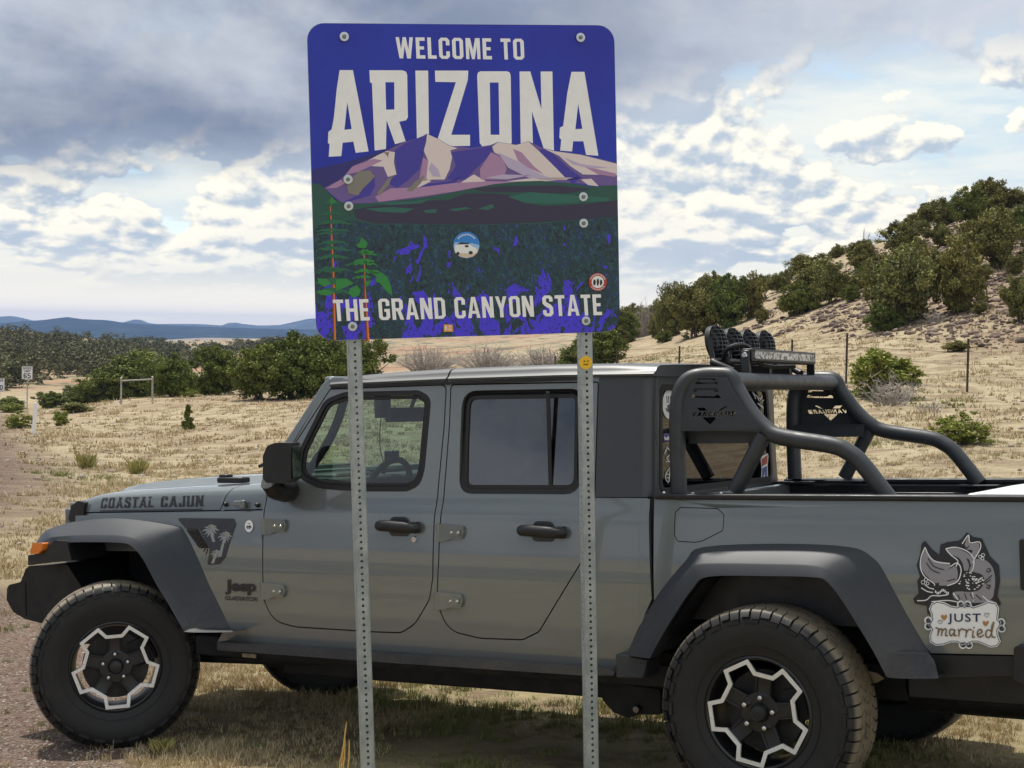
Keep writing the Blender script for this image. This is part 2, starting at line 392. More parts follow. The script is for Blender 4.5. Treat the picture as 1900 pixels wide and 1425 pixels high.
def make_ground():
    th = np.concatenate([np.radians(np.linspace(-180, -24, 40, endpoint=False)), np.radians(np.linspace(-24, 24, 440, endpoint=False)), np.radians(np.linspace(24, 180, 40, endpoint=False))])
    hs = np.concatenate([[.0], np.exp(np.linspace(math.log(1.2), math.log(5.5), 14, endpoint=False)), np.exp(np.linspace(math.log(5.5), math.log(200), 330, endpoint=False)), np.exp(np.linspace(math.log(200), math.log(8900), 120))])
    A, H = np.meshgrid(th, hs); X = H * np.sin(A); Y = H * np.cos(A); Z = terr(X, Y)
    Z = np.where(H > 4000, Z[np.argmin(np.abs(hs - 4000))][None, :], Z)
    n, m = H.shape; V = np.c_[X.ravel(), Y.ravel(), Z.ravel()]
    i = np.arange(n - 1)[:, None] * m + np.arange(m)[None]; j = np.arange(n - 1)[:, None] * m + (np.arange(m)[None] + 1) % m
    F = np.stack([i, j, j + m, i + m], -1).reshape(-1, 4)
    gx, gy = np.gradient(Z), None
    dzdh = np.abs(np.gradient(Z, axis=0)) / np.maximum(np.abs(np.gradient(H, axis=0)), 1e-3)
    slope = np.clip((dzdh - .10) / .14, 0, 1) * (H > 55) * (H < 150)
    road = np.where((H < 110) & (A < .1) & (A > -1.2), road_mask(X, Y), 0)
    m_, nt, b = newmat('ground_soil')
    pos = nt.node('ShaderNodeNewGeometry').outputs['Position']
    dist = nt.m('SQRT', nt.m('ADD', nt.m('POWER', nt.sep(pos)[0], 2.), nt.m('POWER', nt.sep(pos)[1], 2.)))
    n1 = nt.noise(pos, .35, 6, .65); n2 = nt.noise(pos, 2.2, 7, .7); n3 = nt.noise(pos, 14., 6, .7); n4 = nt.noise(pos, .06, 4, .6)
    straw = nt.mix(nt.ss(n2, .35, .65), (.37, .31, .17), (.26, .205, .115))
    dirt = nt.mix(nt.ss(n3, .35, .7), (.22, .15, .10), (.14, .095, .065))
    dirtf = nt.ss(nt.m('ADD', nt.m('MULTIPLY', n1, .6), nt.m('MULTIPLY', n2, .5)), .545, .66)
    base = nt.mix(dirtf, straw, dirt)
    green = nt.ss(nt.m('ADD', nt.m('MULTIPLY', n1, .5), nt.m('MULTIPLY', n3, .5)), .56, .62)
    base = nt.mix(nt.m('MULTIPLY', green, .6), base, (.16, .17, .07))
    # mid field: pale straw with dirt showing between the tussocks
    clump = nt.noise(pos, .9, 8, .72)
    field = nt.mix(nt.ss(clump, .38, .6), (.29, .22, .145), (.48, .405, .265))
    field = nt.mix(nt.m('MULTIPLY', nt.ss(n4, .42, .62), .5), field, (.33, .24, .165))
    base = nt.mix(nt.ss(dist, 11, 22), base, field)
    hill = nt.mix(nt.ss(nt.noise(pos, 1.4, 8, .75), .4, .62), (.17, .115, .085), (.37, .275, .21))
    base = nt.mix(nt.attr('slope'), base, hill)
    far = nt.mix(nt.ss(nt.noise(pos, .022, 8, .7), .40, .56), (.36, .22, .14), (.36, .30, .19))
    far = nt.mix(nt.ss(nt.noise(pos, .12, 8, .75), .50, .60), far, (.10, .11, .07))
    base = nt.mix(nt.ss(dist, 110, 260), base, far)
    peb = nt.voro(pos, 46.); pebc = nt.voro(pos, 46., 'Color')
    gr = nt.mix(nt.ss(nt.sep(pebc)[0], .2, .95), (.10, .068, .054), (.25, .19, .155))
    gr = nt.mix(nt.ss(n2, .3, .7, 0, .6), gr, (.19, .12, .09))
    base = nt.mix(nt.attr('road'), base, gr)
    nt.put(b.inputs['Base Color'], base); b.inputs['Roughness'].default_value = .95; b.inputs['Specular IOR Level'].default_value = .15
    h = nt.m('ADD', nt.m('MULTIPLY', n3, .05), nt.m('ADD', nt.m('MULTIPLY', n2, .10), nt.m('MULTIPLY', nt.m('MULTIPLY', peb, nt.attr('road')), .012)))
    h = nt.m('ADD', h, nt.m('MULTIPLY', nt.m('MULTIPLY', clump, nt.ss(dist, 11, 22)), .35))
    h = nt.m('ADD', h, nt.m('MULTIPLY', nt.ss(nt.voro(pos, 2.6), .0, .5), nt.m('MULTIPLY', nt.ss(dist, 14, 30), -.10)))
    nt.put(b.inputs['Normal'], nt.bump(h, .9, 1.))
    o = mesh_from('ground', V, F, m_, True, sharp=None, attrs={'road': road.ravel(), 'slope': slope.ravel()})
    tag(o, kind='structure')
make_ground()

def make_highway():
    """two-lane asphalt road running past behind the viewer, parallel to the parked truck"""
    ex = np.array([_ex[0], _ex[1]]); ex /= np.linalg.norm(ex); nn = np.array([-_ey[0], -_ey[1]]); nn /= np.linalg.norm(nn)
    def strip(name, o0, o1, lift, m, s0=-160, s1=160, n=160, kind=None, parent=None):
        S_ = np.linspace(s0, s1, n); O_ = np.array([o0, (o0 + o1) / 2, o1]); X = ex[0] * S_[:, None] + nn[0] * O_[None]; Y = ex[1] * S_[:, None] + nn[1] * O_[None]; Z = terr(X, Y) + lift
        V = np.c_[X.ravel(), Y.ravel(), Z.ravel()]; F = np.array([(i * 3 + j, i * 3 + j + 1, (i + 1) * 3 + j + 1, (i + 1) * 3 + j) for i in range(n - 1) for j in range(2)])
        o = mesh_from(name, V, F, m, True, sharp=None, parent=parent); return tag(o, kind=kind)
    ms, nt, b = newmat('asphalt'); pos = nt.node('ShaderNodeNewGeometry').outputs['Position']; nt.put(b.inputs['Base Color'], nt.mix(nt.noise(pos, 9, 6, .7), (.035, .035, .037), (.075, .072, .068))); b.inputs['Roughness'].default_value = .85
    my, nt, b = newmat('road_paint_yellow'); b.inputs['Base Color'].default_value = (.62, .40, .05, 1); mw, nt, b = newmat('road_paint_white'); b.inputs['Base Color'].default_value = (.75, .75, .72, 1)
    strip('highway', 2.6, 15.5, .05, ms, kind='structure'); strip('edge_line', 4.6, 4.75, .056, mw, kind='structure'); strip('edge_line', 12.0, 12.15, .056, mw, kind='structure'); strip('centre_line', 8.2, 8.35, .056, my, kind='structure')
make_highway()

# ------------------------------------------------------------------ far blue ridge and cones
def ridge(name, prof, d0, depth, col, seed, rough=.02):
    """terrain ridge: crest heights surveyed along the skyline, real slopes on both sides"""
    rs = np.random.default_rng(seed); us = np.linspace(prof[0][0], prof[-1][0], 260); cv = np.interp(us, [p[0] for p in prof], [p[1] for p in prof])
    k = 15; V = []
    for i, (u, v) in enumerate(zip(us, cv)):
        r = ray(u, v); top = CAMP + r * d0; g = 1 / math.hypot(r.x, r.y); base = tz(r.x * 3500 * g, r.y * 3500 * g) - 25
        for j in range(-k, k + 1):
            t = j / k; prof_z = (1 - abs(t) ** 1.3)
            dd = 1 + t * depth / d0
            nz = math.sin(i * .31 + j * .7) * math.sin(i * .13 - j * .4) * .10 * (1 - abs(t)) * abs(t) * 2
            V.append((top.x * dd, top.y * dd, base + (top.z - base) * (prof_z + nz)))
    V = np.array(V); m = 2 * k + 1; F = [(i * m + j, i * m + j + 1, (i + 1) * m + j + 1, (i + 1) * m + j) for i in range(len(us) - 1) for j in range(m - 1)]
    M, nt, b = newmat(name + '_scrub'); pos = nt.node('ShaderNodeNewGeometry').outputs['Position']
    f = nt.noise(pos, .012, 8, .7); nt.put(b.inputs['Base Color'], nt.mix(nt.ss(f, .45, .62), col, tuple(c * 1.7 for c in col))); b.inputs['Roughness'].default_value = 1
    b.inputs['Specular IOR Level'].default_value = 0
    o = mesh_from(name, V, np.array(F), M, True, sharp=None); tag(o, kind='structure')
ridge('far_hills', [(-900,604),(-200,590),(-40,590),(25,586),(75,598),(140,601),(225,600),(236,596),(256,591),(280,601),(360,601),(385,602),(410,604),(430,597),(450,601),(480,604),(520,603),(560,594),(580,590),(620,594),(680,602),(900,600),(1250,592),(1500,590),(1900,585),(2600,585)], 7500, 1200, (.07, .08, .07), 3)
ridge('forested_ridge', [(-1200,600),(-500,604),(-60,606),(0,600),(40,596),(80,594),(100,591),(126,588),(150,592),(200,594),(230,599),(290,603),(380,606),(460,609),(560,611),(700,612),(1000,612),(1500,612),(2300,610)], 5000, 1400, (.030, .038, .030), 5)

# ------------------------------------------------------------------ haze
def make_haze():
    bm = bmesh.new(); x0, x1, y0, y1, z0, z1 = -9000, 9000, -9000, 9000, -90, 66
    add_box(bm, ((x0 + x1) / 2, (y0 + y1) / 2, (z0 + z1) / 2), (x1 - x0, y1 - y0, z1 - z0))
    m = bpy.data.materials.new('haze_air'); m.use_nodes = True; nt = NT(m.node_tree); nt.n.clear()
    out = nt.node('ShaderNodeOutputMaterial'); v = nt.node('ShaderNodeVolumePrincipled'); nt.l.new(v.outputs[0], out.inputs['Volume'])
    v.inputs['Color'].default_value = (.26, .45, .92, 1); v.inputs['Density'].default_value = HAZE; v.inputs['Anisotropy'].default_value = .1
    tag(bm_obj('haze', bm, m, smooth=False), kind='stuff')
HAZE = 1.0e-4
if HAZE: make_haze()
# ================================================================== PICKUP TRUCK
# local frame: x rearwards from the front axle, y to the far side (0 = centre line), z up
TMI = TM.inverted()
def S(u, v, y):
    o = TMI @ CAMP; d = TMI.to_3x3() @ ray(u, v); s = (y - o.y) / d.y; p = o + d * s; return p.x, p.z
def hw_body(z):   # half width of the body side at a height: flat doors, rolled shoulder, raked greenhouse
    return float(np.interp(z, [.40, .52, .60, .70, .80, .90, .96, 1.02, 1.08, 1.14, 1.19, 1.225, 1.26, 1.30, 1.80, 1.90], [.772, .784, .797, .8035, .8055, .806, .8050, .8020, .7975, .7925, .7860, .773, .7645, .7595, .712, .702]))
def hw_bed(z): return float(np.interp(z, [.40, .60, .70, .80, .90, .96, 1.02, 1.08, 1.14, 1.19, 1.225, 1.27], [.785, .797, .8035, .8055, .806, .8050, .8020, .7980, .7940, .7900, .7850, .780]))
def SB(u, v, hw=hw_body):
    x, z = S(u, v, -.79)
    for _ in range(5): x, z = S(u, v, -hw(z))
    return x, z
def PB(pts, hw=hw_body): return [SB(u, v, hw) for u, v in pts]

paint = None
def make_paint(name, col, rough, coat, coatr, dirt=.5, metal=0.):
    m, nt, b = newmat(name)
    tc = nt.node('ShaderNodeTexCoord').outputs['Object']
    z = nt.sep(tc)[2]
    n = nt.noise(tc, 3., 7, .65); fine = nt.noise(tc, 60., 4, .7)
    d = nt.m('MULTIPLY', nt.m('ADD', nt.ss(z, 1.0, .45), .12), nt.ss(nt.m('ADD', nt.m('MULTIPLY', n, .7), nt.m('MULTIPLY', fine, .4)), .38, .78)); d = nt.m('MULTIPLY', d, dirt)
    nt.put(b.inputs['Base Color'], nt.mix(d, col, (.20, .165, .125)))
    nt.put(b.inputs['Roughness'], nt.m('ADD', rough, nt.m('MULTIPLY', d, .3)))
    b.inputs['Metallic'].default_value = metal
    b.inputs['Coat IOR'].default_value = 1.68 if coat >= 1 else 1.5; b.inputs['Coat Weight'].default_value = coat; nt.put(b.inputs['Coat Roughness'], nt.m('ADD', coatr, nt.m('MULTIPLY', d, .35)))
    nt.put(b.inputs['Normal'], nt.bump(nt.noise(tc, 2.3, 2, .5), .05, .01))
    return m
M_paint = make_paint('grey_paint', (.168, .188, .184), .36, 1., .03, .14, metal=.35)
M_top = make_paint('hardtop_satin', (.040, .046, .053), .42, .25, .25, .35)
M_roof = make_paint('roof_satin', (.055, .062, .068), .50, .3, .3, .3)
M_flare = make_paint('flare_plastic', (.023, .029, .037), .52, 0., .3, .30)
M_blk = mat('black_plastic', (.012, .012, .013), .45, var=.3, vscale=12, bump=.15, bscale=300)
M_blk2 = mat('black_satin_metal', (.022, .025, .028), .38, coat=.3, coatr=.2, var=.2, vscale=10)
M_bar = mat('powder_coat_black', (.032, .036, .041), .50, coat=.1, coatr=.3, var=.15, vscale=14, bump=.12, bscale=500)
M_under = mat('underbody_black', (.006, .006, .0065), .7, var=.5, vscale=6)
M_rub = mat('rubber_seal', (.013, .013, .014), .55)
M_chrome = mat('bright_metal', (.75, .75, .74), .18, metal=1.)
M_alu = mat('machined_aluminium', (.80, .81, .82), .34, metal=.45, var=.05, vscale=30)
M_nut = mat('nut_steel', (.62, .60, .58), .25, metal=1.)
M_rim = mat('rim_black', (.010, .010, .011), .42, coat=.15, coatr=.3)
M_disc = mat('brake_steel', (.22, .21, .20), .35, metal=1., var=.2); M_rotor = mat('rotor_cast', (.05, .048, .045), .6, metal=.5, var=.3)
M_white = mat('white_vinyl', (.90, .91, .91), .35, coat=.3)
M_black = mat('black_vinyl', (.012, .012, .016), .4, coat=.3)
M_amber = mat('amber_lens', (.85, .22, .02), .15, coat=1.)
M_red = mat('red_lens', (.35, .01, .01), .15, coat=1.)
M_int = mat('interior_charcoal', (.028, .030, .033), .6, var=.2)
M_pipe = mat('dusty_steel', (.36, .30, .21), .5, metal=.2, var=.4, vscale=15)

def glass(name, tint, rough=0.0, refl=1.0, f0=.07):
    m = bpy.data.materials.new(name); m.use_nodes = True; nt = NT(m.node_tree); nt.n.clear()
    out = nt.node('ShaderNodeOutputMaterial'); tr = nt.node('ShaderNodeBsdfTransparent'); tr.inputs[0].default_value = (*tint, 1)
    gl = nt.node('ShaderNodeBsdfGlossy'); gl.inputs['Roughness'].default_value = rough; gl.inputs['Color'].default_value = (refl, refl, refl, 1)
    ge = nt.node('ShaderNodeNewGeometry'); dp = nt.node('ShaderNodeVectorMath', operation='DOT_PRODUCT'); nt.l.new(ge.outputs['Incoming'], dp.inputs[0]); nt.l.new(ge.outputs['Normal'], dp.inputs[1])
    fz = nt.m('POWER', nt.m('SUBTRACT', 1., nt.m('ABSOLUTE', dp.outputs['Value'])), 5.)
    mx = nt.node('ShaderNodeMixShader'); nt.put(mx.inputs[0], nt.m('ADD', f0, nt.m('MULTIPLY', fz, 1 - f0), clamp=True)); nt.l.new(tr.outputs[0], mx.inputs[1]); nt.l.new(gl.outputs[0], mx.inputs[2])
    nt.l.new(mx.outputs[0], out.inputs[0]); return m
M_glass = glass('door_glass', (.42, .55, .48)); M_tint = glass('privacy_glass', (.020, .021, .024), f0=.15); M_wind = glass('windscreen_glass', (.74, .84, .80)); M_rearg = glass('rear_glass', (.03, .03, .03), f0=.07)

truck = empty('pickup_truck', M=TM, label='grey crew-cab pickup truck with black fender flares parked behind the welcome sign', cat='pickup truck')
BOTH = []      # near-side objects that get a mirrored twin on the far side
def part(o, both=True):
    if both: BOTH.append(o)
    return o
def panel(name, outer, holes=(), hw=hw_body, m=None, parent=None, th=.022, off=0., bevel=.0035, both=True, bis=(.62, 1.32, .02)):
    """sheet following the body side, outline and holes in (x, z); real thickness and rolled edges"""
    bm = bmesh.new(); fill_poly(bm, [outer] + list(holes), None)
    zs = [p[1] for p in outer]; z0, z1 = min(zs), max(zs)
    for z in list(np.arange(bis[0], bis[1], bis[2])) + [.52, .60, .70]:
        if z0 < z < z1: bmesh.ops.bisect_plane(bm, geom=bm.verts[:] + bm.edges[:] + bm.faces[:], plane_co=(0, 0, z), plane_no=(0, 0, 1))
    for v in bm.verts: v.co.y = -(hw(v.co.z) + off)
    bmesh.ops.remove_doubles(bm, verts=bm.verts, dist=1e-5)
    if th:
        r = bmesh.ops.extrude_face_region(bm, geom=bm.faces[:])
        for e in r['geom']:
            if isinstance(e, bmesh.types.BMVert): e.co.y += th
    o = bm_obj(name, bm, m, parent, bevel=bevel if th else 0, seg=2, bang=50, sharp=30)
    return part(o, both)
def extr(name, pts, y0, y1, m, parent=None, bevel=.004, both=True, seg=2, holes=()):
    """solid prism of an (x, z) outline between two y planes"""
    bm = bmesh.new(); fill_poly(bm, [pts] + list(holes), None)
    for v in bm.verts: v.co.y = y0
    r = bmesh.ops.extrude_face_region(bm, geom=bm.faces[:])
    for e in r['geom']:
        if isinstance(e, bmesh.types.BMVert): e.co.y = y1
    return part(bm_obj(name, bm, m, parent, bevel=bevel, seg=seg, bang=50), both)
def grow(pts, d):
    """offset a closed polygon outwards by d"""
    n = len(pts); A = sum(pts[i][0] * pts[(i + 1) % n][1] - pts[(i + 1) % n][0] * pts[i][1] for i in range(n)); sg = 1 if A > 0 else -1; out = []
    for i in range(n):
        p = Vector(pts[i]); a = (p - Vector(pts[i - 1])); b = (Vector(pts[(i + 1) % n]) - p)
        if a.length < 1e-7 or b.length < 1e-7: out.append(tuple(p)); continue
        a.normalize(); b.normalize(); na = Vector((a.y, -a.x)) * sg; nb = Vector((b.y, -b.x)) * sg; m = na + nb
        m = m / max(m.length_squared, .35) * 2 if m.length > 1e-6 else na
        out.append(tuple(p + m * d))
    return out

# ---- outlines ------------------------------------------------------------------
fdoor = fillet(PB([(613, 722), (828, 714), (824, 790), (813, 905), (806, 960), (803, 1070), (797, 1112), (770, 1158), (744, 1174), (690, 1172), (548, 1163), (508, 1152), (489, 1112), (490, 953), (497, 899), (520, 862), (548, 822)]),
               [.02, .03, .3, .3, .3, .2, .12, .16, .08, .2, .2, .12, .13, .06, .1, .3, .3])
rdoor = fillet(PB([(837, 714), (1110, 709), (1103, 923), (1100, 1004), (1074, 1050), (1000, 1172), (970, 1187), (890, 1184), (832, 1170), (811, 1118), (814, 1040), (818, 960), (825, 905), (834, 790)]),
               [.02, .01, .02, .04, .3, .05, .07, .2, .14, .12, .3, .3, .3, .3])
fseal = fillet(PB([(604, 744), (640, 731), (776, 728), (797, 739), (785, 870), (777, 898), (755, 908), (672, 908), (592, 903), (553, 884), (558, 836)]), [.10, .15, .05, .05, .2, .07, .06, .3, .3, .09, .1])
rseal = fillet(PB([(861, 729), (1077, 725), (1074, 913), (855, 912), (857, 820)]), [.07, .05, .07, .06, .3])
side = PB([(140, 957), (487, 950), (494, 897), (518, 862), (546, 821), (607, 714), (609, 704), (1116, 699), (1104, 924.5), (1206, 924.5), (1209, 1112), (1178, 1180), (1160, 1222), (1136, 1240), (640, 1206), (404, 1190), (418, 1164), (400, 1120), (376, 1070), (350, 1020), (320, 990), (150, 985), (140, 975)])
body = panel('body_side', side, [grow(fdoor, .0035), grow(rdoor, .0035)], m=M_paint, parent=truck)
# dark rebate behind the door gaps
inner = panel('door_jamb', grow(fdoor, .03), [grow(fseal, -.004)], m=M_under, parent=truck, off=-.028, th=.004, bevel=0)
inner2 = panel('door_jamb', grow(rdoor, .03), [grow(rseal, -.004)], m=M_under, parent=truck, off=-.028, th=.004, bevel=0)

def make_door(name, outl, seal, glassm, label=None):
    d = panel(name, grow(outl, -.0025), [grow(seal, .010)], m=M_paint, parent=truck, th=.022, bevel=.005)
    s = panel('window_seal', grow(seal, .0095), [grow(seal, -.013)], m=M_rub, parent=d, off=.001, th=.02, bevel=.004, both=False)
    s2 = panel('window_channel', grow(seal, -.0135), [grow(seal, -.030)], m=M_rub, parent=d, off=-.006, th=.012, bevel=.002, both=False)
    g = panel('window_pane', grow(seal, -.016), [], m=glassm, parent=d, off=-.012, th=0, both=False)
    # pressed ledge round the opening
    return d
door1 = make_door('front_door', fdoor, fseal, M_glass); door1.name = 'door'
door2 = make_door('rear_door', rdoor, rseal, M_tint); door2.name = 'door'
# rear window divider
x0, z0 = SB(1022, 727); x1, z1 = SB(1019, 911)
extr('window_divider', [(x0 - .008, z0), (x0 + .010, z0), (x1 + .010, z1), (x1 - .008, z1)], -.752, -.742, M_rub, door2, .002, False).rotation_euler = (0, 0, 0)
def fix_divider():
    o = door2.children[-1]
    for v in o.data.vertices:
        v.co.y += .755 - hw_body(v.co.z) + .009
fix_divider()

def hinge(px, door):
    x, z = SB(*px); y = -hw_body(z)
    bm = bmesh.new(); pts = fillet([(x - .075, z - .045), (x - .04, z - .042), (x - .005, z - .030), (x + .05, z - .030), (x + .062, z), (x + .055, z + .030), (x - .01, z + .034), (x - .04, z + .036), (x - .075, z + .038)], [.003, .01, .02, .014, .02, .014, .02, .01, .003])
    fill_poly(bm, [pts], None)
    for v in bm.verts: v.co.y = y
    r = bmesh.ops.extrude_face_region(bm, geom=bm.faces[:])
    for e in r['geom']:
        if isinstance(e, bmesh.types.BMVert): e.co.y = y - .016
    pts = fillet([(x - .02, z - .018), (x + .045, z - .018), (x + .050, z + .014), (x - .015, z + .020)], .010)
    b2 = bmesh.new(); fill_poly(b2, [pts], None)
    for v in b2.verts: v.co.y = y - .0155
    r = bmesh.ops.extrude_face_region(b2, geom=b2.faces[:])
    for e in r['geom']:
        if isinstance(e, bmesh.types.BMVert): e.co.y = y - .022
    me = bpy.data.meshes.new('t'); b2.to_mesh(me); b2.free(); bm.from_mesh(me)
    add_tube(bm, [(x - .078, y - .010, z - .045), (x - .078, y - .010, z + .036)], .011, 12)
    h = bm_obj('hinge', bm, M_paint, door, bevel=.004, seg=2)
    for dx in (.0, .036):
        b3 = bmesh.new(); add_lathe(b3, [(.0, -.027), (.005, -.027), (.0075, -.024), (.0085, -.021)], 14, c=(x + dx, y, z - .002)); bm_obj('hinge_bolt', b3, M_nut, door)
for pxs, d in (((515, 975), door1), ((513, 1096), door1), ((842, 987), door2), ((840, 1114), door2)): hinge(pxs, d)
def handle(px, door):
    x, z = SB(*px); y = -hw_body(z)
    bm = bmesh.new()                                        # cup behind the grip
    pts = fillet([(x - .055, z - .045), (x + .055, z - .045), (x + .065, z + .0), (x + .04, z + .045), (x - .045, z + .045), (x - .065, z)], .03)
    fill_poly(bm, [pts], None)
    for v in bm.verts: v.co.y = y - .001
    r = bmesh.ops.extrude_face_region(bm, geom=bm.faces[:])
    for e in r['geom']:
        if isinstance(e, bmesh.types.BMVert): e.co.y = y - .004
    bm_obj('handle_cup', bm, M_blk2, door, bevel=.001)
    bm = bmesh.new()
    L = smooth_line([(x - .108, y - .010, z + .004), (x - .09, y - .034, z + .004), (x - .04, y - .046, z + .005), (x + .05, y - .046, z), (x + .09, y - .036, z - .002), (x + .112, y - .010, z - .003)], 5)
    add_tube(bm, L, [.020 + .004 * math.sin(math.pi * i / (len(L) - 1)) for i in range(len(L))], 14)
    for v in bm.verts: v.co.z = (v.co.z - z) * 1.1 + z
    add_box(bm, (x + .095, y - .018, z - .002), (.035, .032, .052))
    bm_obj('handle', bm, M_blk, door, bevel=.004)
handle((742, 977), door1); handle((1009, 986), door2)
x, z = SB(769, 1001); bm = bmesh.new(); add_lathe(bm, [(0, -.007), (.013, -.007), (.015, -.003), (.016, .004)], 24, c=(x, -hw_body(z), z)); bm_obj('lock_cylinder', bm, M_nut, door1)

# ---- windscreen frame, roof, glass -----------------------------------------------
apil = PB([(612, 700), (616, 706), (609, 716), (545, 821), (517, 862), (493, 898), (483, 898), (486, 886), (530, 817), (598, 712)])
panel('windscreen_pillar', apil, m=M_paint, parent=truck, th=.06, bevel=.006)
pt0 = SB(598, 714); pb0 = SB(487, 888)
bm = bmesh.new(); yy0, yy1 = .73, .705
vs_ = [bm.verts.new(c) for c in ((pb0[0] + .02, -.735, pb0[1] + .02), (pb0[0] + .02, .735, pb0[1] + .02), (pt0[0] + .02, .695, pt0[1] - .02), (pt0[0] + .02, -.695, pt0[1] - .02))]
bm.faces.new(vs_); bm_obj('windscreen', bm, M_wind, truck)
bm = bmesh.new()
for zz, xx, hh in ((pb0[1], pb0[0], .74), (pt0[1] + .01, pt0[0] + .01, .70)):
    add_box(bm, (xx + .02, 0, zz), (.06, hh * 2, .06))
bm_obj('windscreen_frame', bm, M_paint, truck, bevel=.012, seg=3)
def roof_shell(name, x0, x1, m, crown=.016, y_end=None):
    """roof skin with rolled side rails; near edge height traced along the truck"""
    bm = bmesh.new(); nx = 26; sec = []
    for i in range(nx + 1):
        x = x0 + (x1 - x0) * i / nx
        zt = float(np.interp(x, [1.20, 1.28, 1.40, 1.60, 1.90, 2.4, 2.75, 2.95, 3.0], [1.806, 1.822, 1.834, 1.842, 1.848, 1.848, 1.840, 1.828, 1.82]))
        zd = float(np.interp(x, [1.2, 1.3, 1.9, 2.5, 3.0], [1.788, 1.792, 1.797, 1.795, 1.785]))
        prof = [(.728, zd - .004), (.732, zd + .006), (.724, zd + .012), (.716, zd + .016), (.708, zt - .022), (.697, zt - .010), (.680, zt - .002), (.655, zt + .003), (.50, zt + .008), (.25, zt + crown * .8), (0, zt + crown)]
        full = [(-a, b) for a, b in prof] + [(a, b) for a, b in prof[::-1][1:]]
        sec.append([bm.verts.new((x, a, b)) for a, b in full])
    for a, b in zip(sec[:-1], sec[1:]):
        for k in range(len(a) - 1): bm.faces.new((a[k], a[k + 1], b[k + 1], b[k]))
    bm.faces.new(sec[0][::-1]); bm.faces.new(sec[-1])
    return bm_obj(name, bm, m, truck, sharp=50)
xs = SB(833, 700)[0]
roof_shell('roof_panel', 1.235, xs - .005, M_roof); roof_shell('roof_panel', xs + .005, 2.955, M_roof)
bm = bmesh.new(); add_box(bm, ((1.25 + 2.6) / 2, -.718, 1.782), (1.37, .02, .012)); part(bm_obj('drip_rail', bm, M_rub, truck))
bm = bmesh.new(); add_box(bm, (2.1, 0, 1.79), (1.66, 1.36, .02)); bm_obj('headliner', bm, M_int, truck)
# hard top quarter + rear corner
XR = 2.944
zq0 = SB(1104, 923)[1] + .002; zq1 = 1.800
bm = bmesh.new(); rings = []; x_d = SB(1110, 800)[0] + .005
for i in range(15):
    z = zq0 + (zq1 - zq0) * i / 14; h = hw_body(z) + .004; xd = SB(1103 + 7 * i / 14, 923 - 214 * i / 14)[0] + .006
    pl = [(xd, -h + .02), (xd, -h), (2.80, -h), (2.86, -h)] + [(XR - .07 + .07 * math.sin(a), -h + .07 - .07 * math.cos(a)) for a in np.linspace(.15, math.pi / 2, 8)] + [(XR, -.655)]
    rings.append([bm.verts.new((px_, py_, z)) for px_, py_ in pl])
for a, b in zip(rings[:-1], rings[1:]):
    for k in range(len(a) - 1): bm.faces.new((a[k], a[k + 1], b[k + 1], b[k]))
part(bm_obj('hardtop_quarter', bm, M_top, truck, sharp=60))
rw = fillet([(-.668, 1.285), (.63, 1.285), (.585, 1.735), (-.640, 1.735)], .05)
bm = bmesh.new(); fill_poly(bm, [[(-.705, 1.235), (.705, 1.235), (.675, 1.82), (-.675, 1.82)], rw], None)
for v in bm.verts: v.co.x, v.co.y, v.co.z = XR + .001, v.co.x, v.co.z
r = bmesh.ops.extrude_face_region(bm, geom=bm.faces[:])
for e in r['geom']:
    if isinstance(e, bmesh.types.BMVert): e.co.x -= .03
cb = bm_obj('cab_back', bm, M_top, truck, bevel=.006)
bm = bmesh.new(); vv = [bm.verts.new((XR - .006, a, b)) for a, b in grow(rw, .004)]; bm.faces.new(vv); rg = bm_obj('rear_window', bm, M_rearg, truck, smooth=False)
bm = bmesh.new(); fill_poly(bm, [grow(rw, .012), grow(rw, -.014)], None)
for v in bm.verts: v.co.x, v.co.y, v.co.z = XR + .004, v.co.x, v.co.z
bm_obj('window_seal', bm, M_rub, rg, smooth=False)
# lower cab: rounded corner below the belt
bm = bmesh.new(); rings = []
for i in range(16):
    z = .60 + (zq0 - .004 - .60) * i / 15; h = hw_body(z) + .0005
    pl = [(2.90, -h + .0), (2.915, -h + .003), (2.932, -h + .012), (2.942, -h + .03), (2.945, -h + .06), (2.945, -.3)]
    rings.append([bm.verts.new((a, b, z)) for a, b in pl])
for a, b in zip(rings[:-1], rings[1:]):
    for k in range(len(a) - 1): bm.faces.new((a[k], a[k + 1], b[k + 1], b[k]))
part(bm_obj('cab_corner', bm, M_paint, truck, sharp=60))

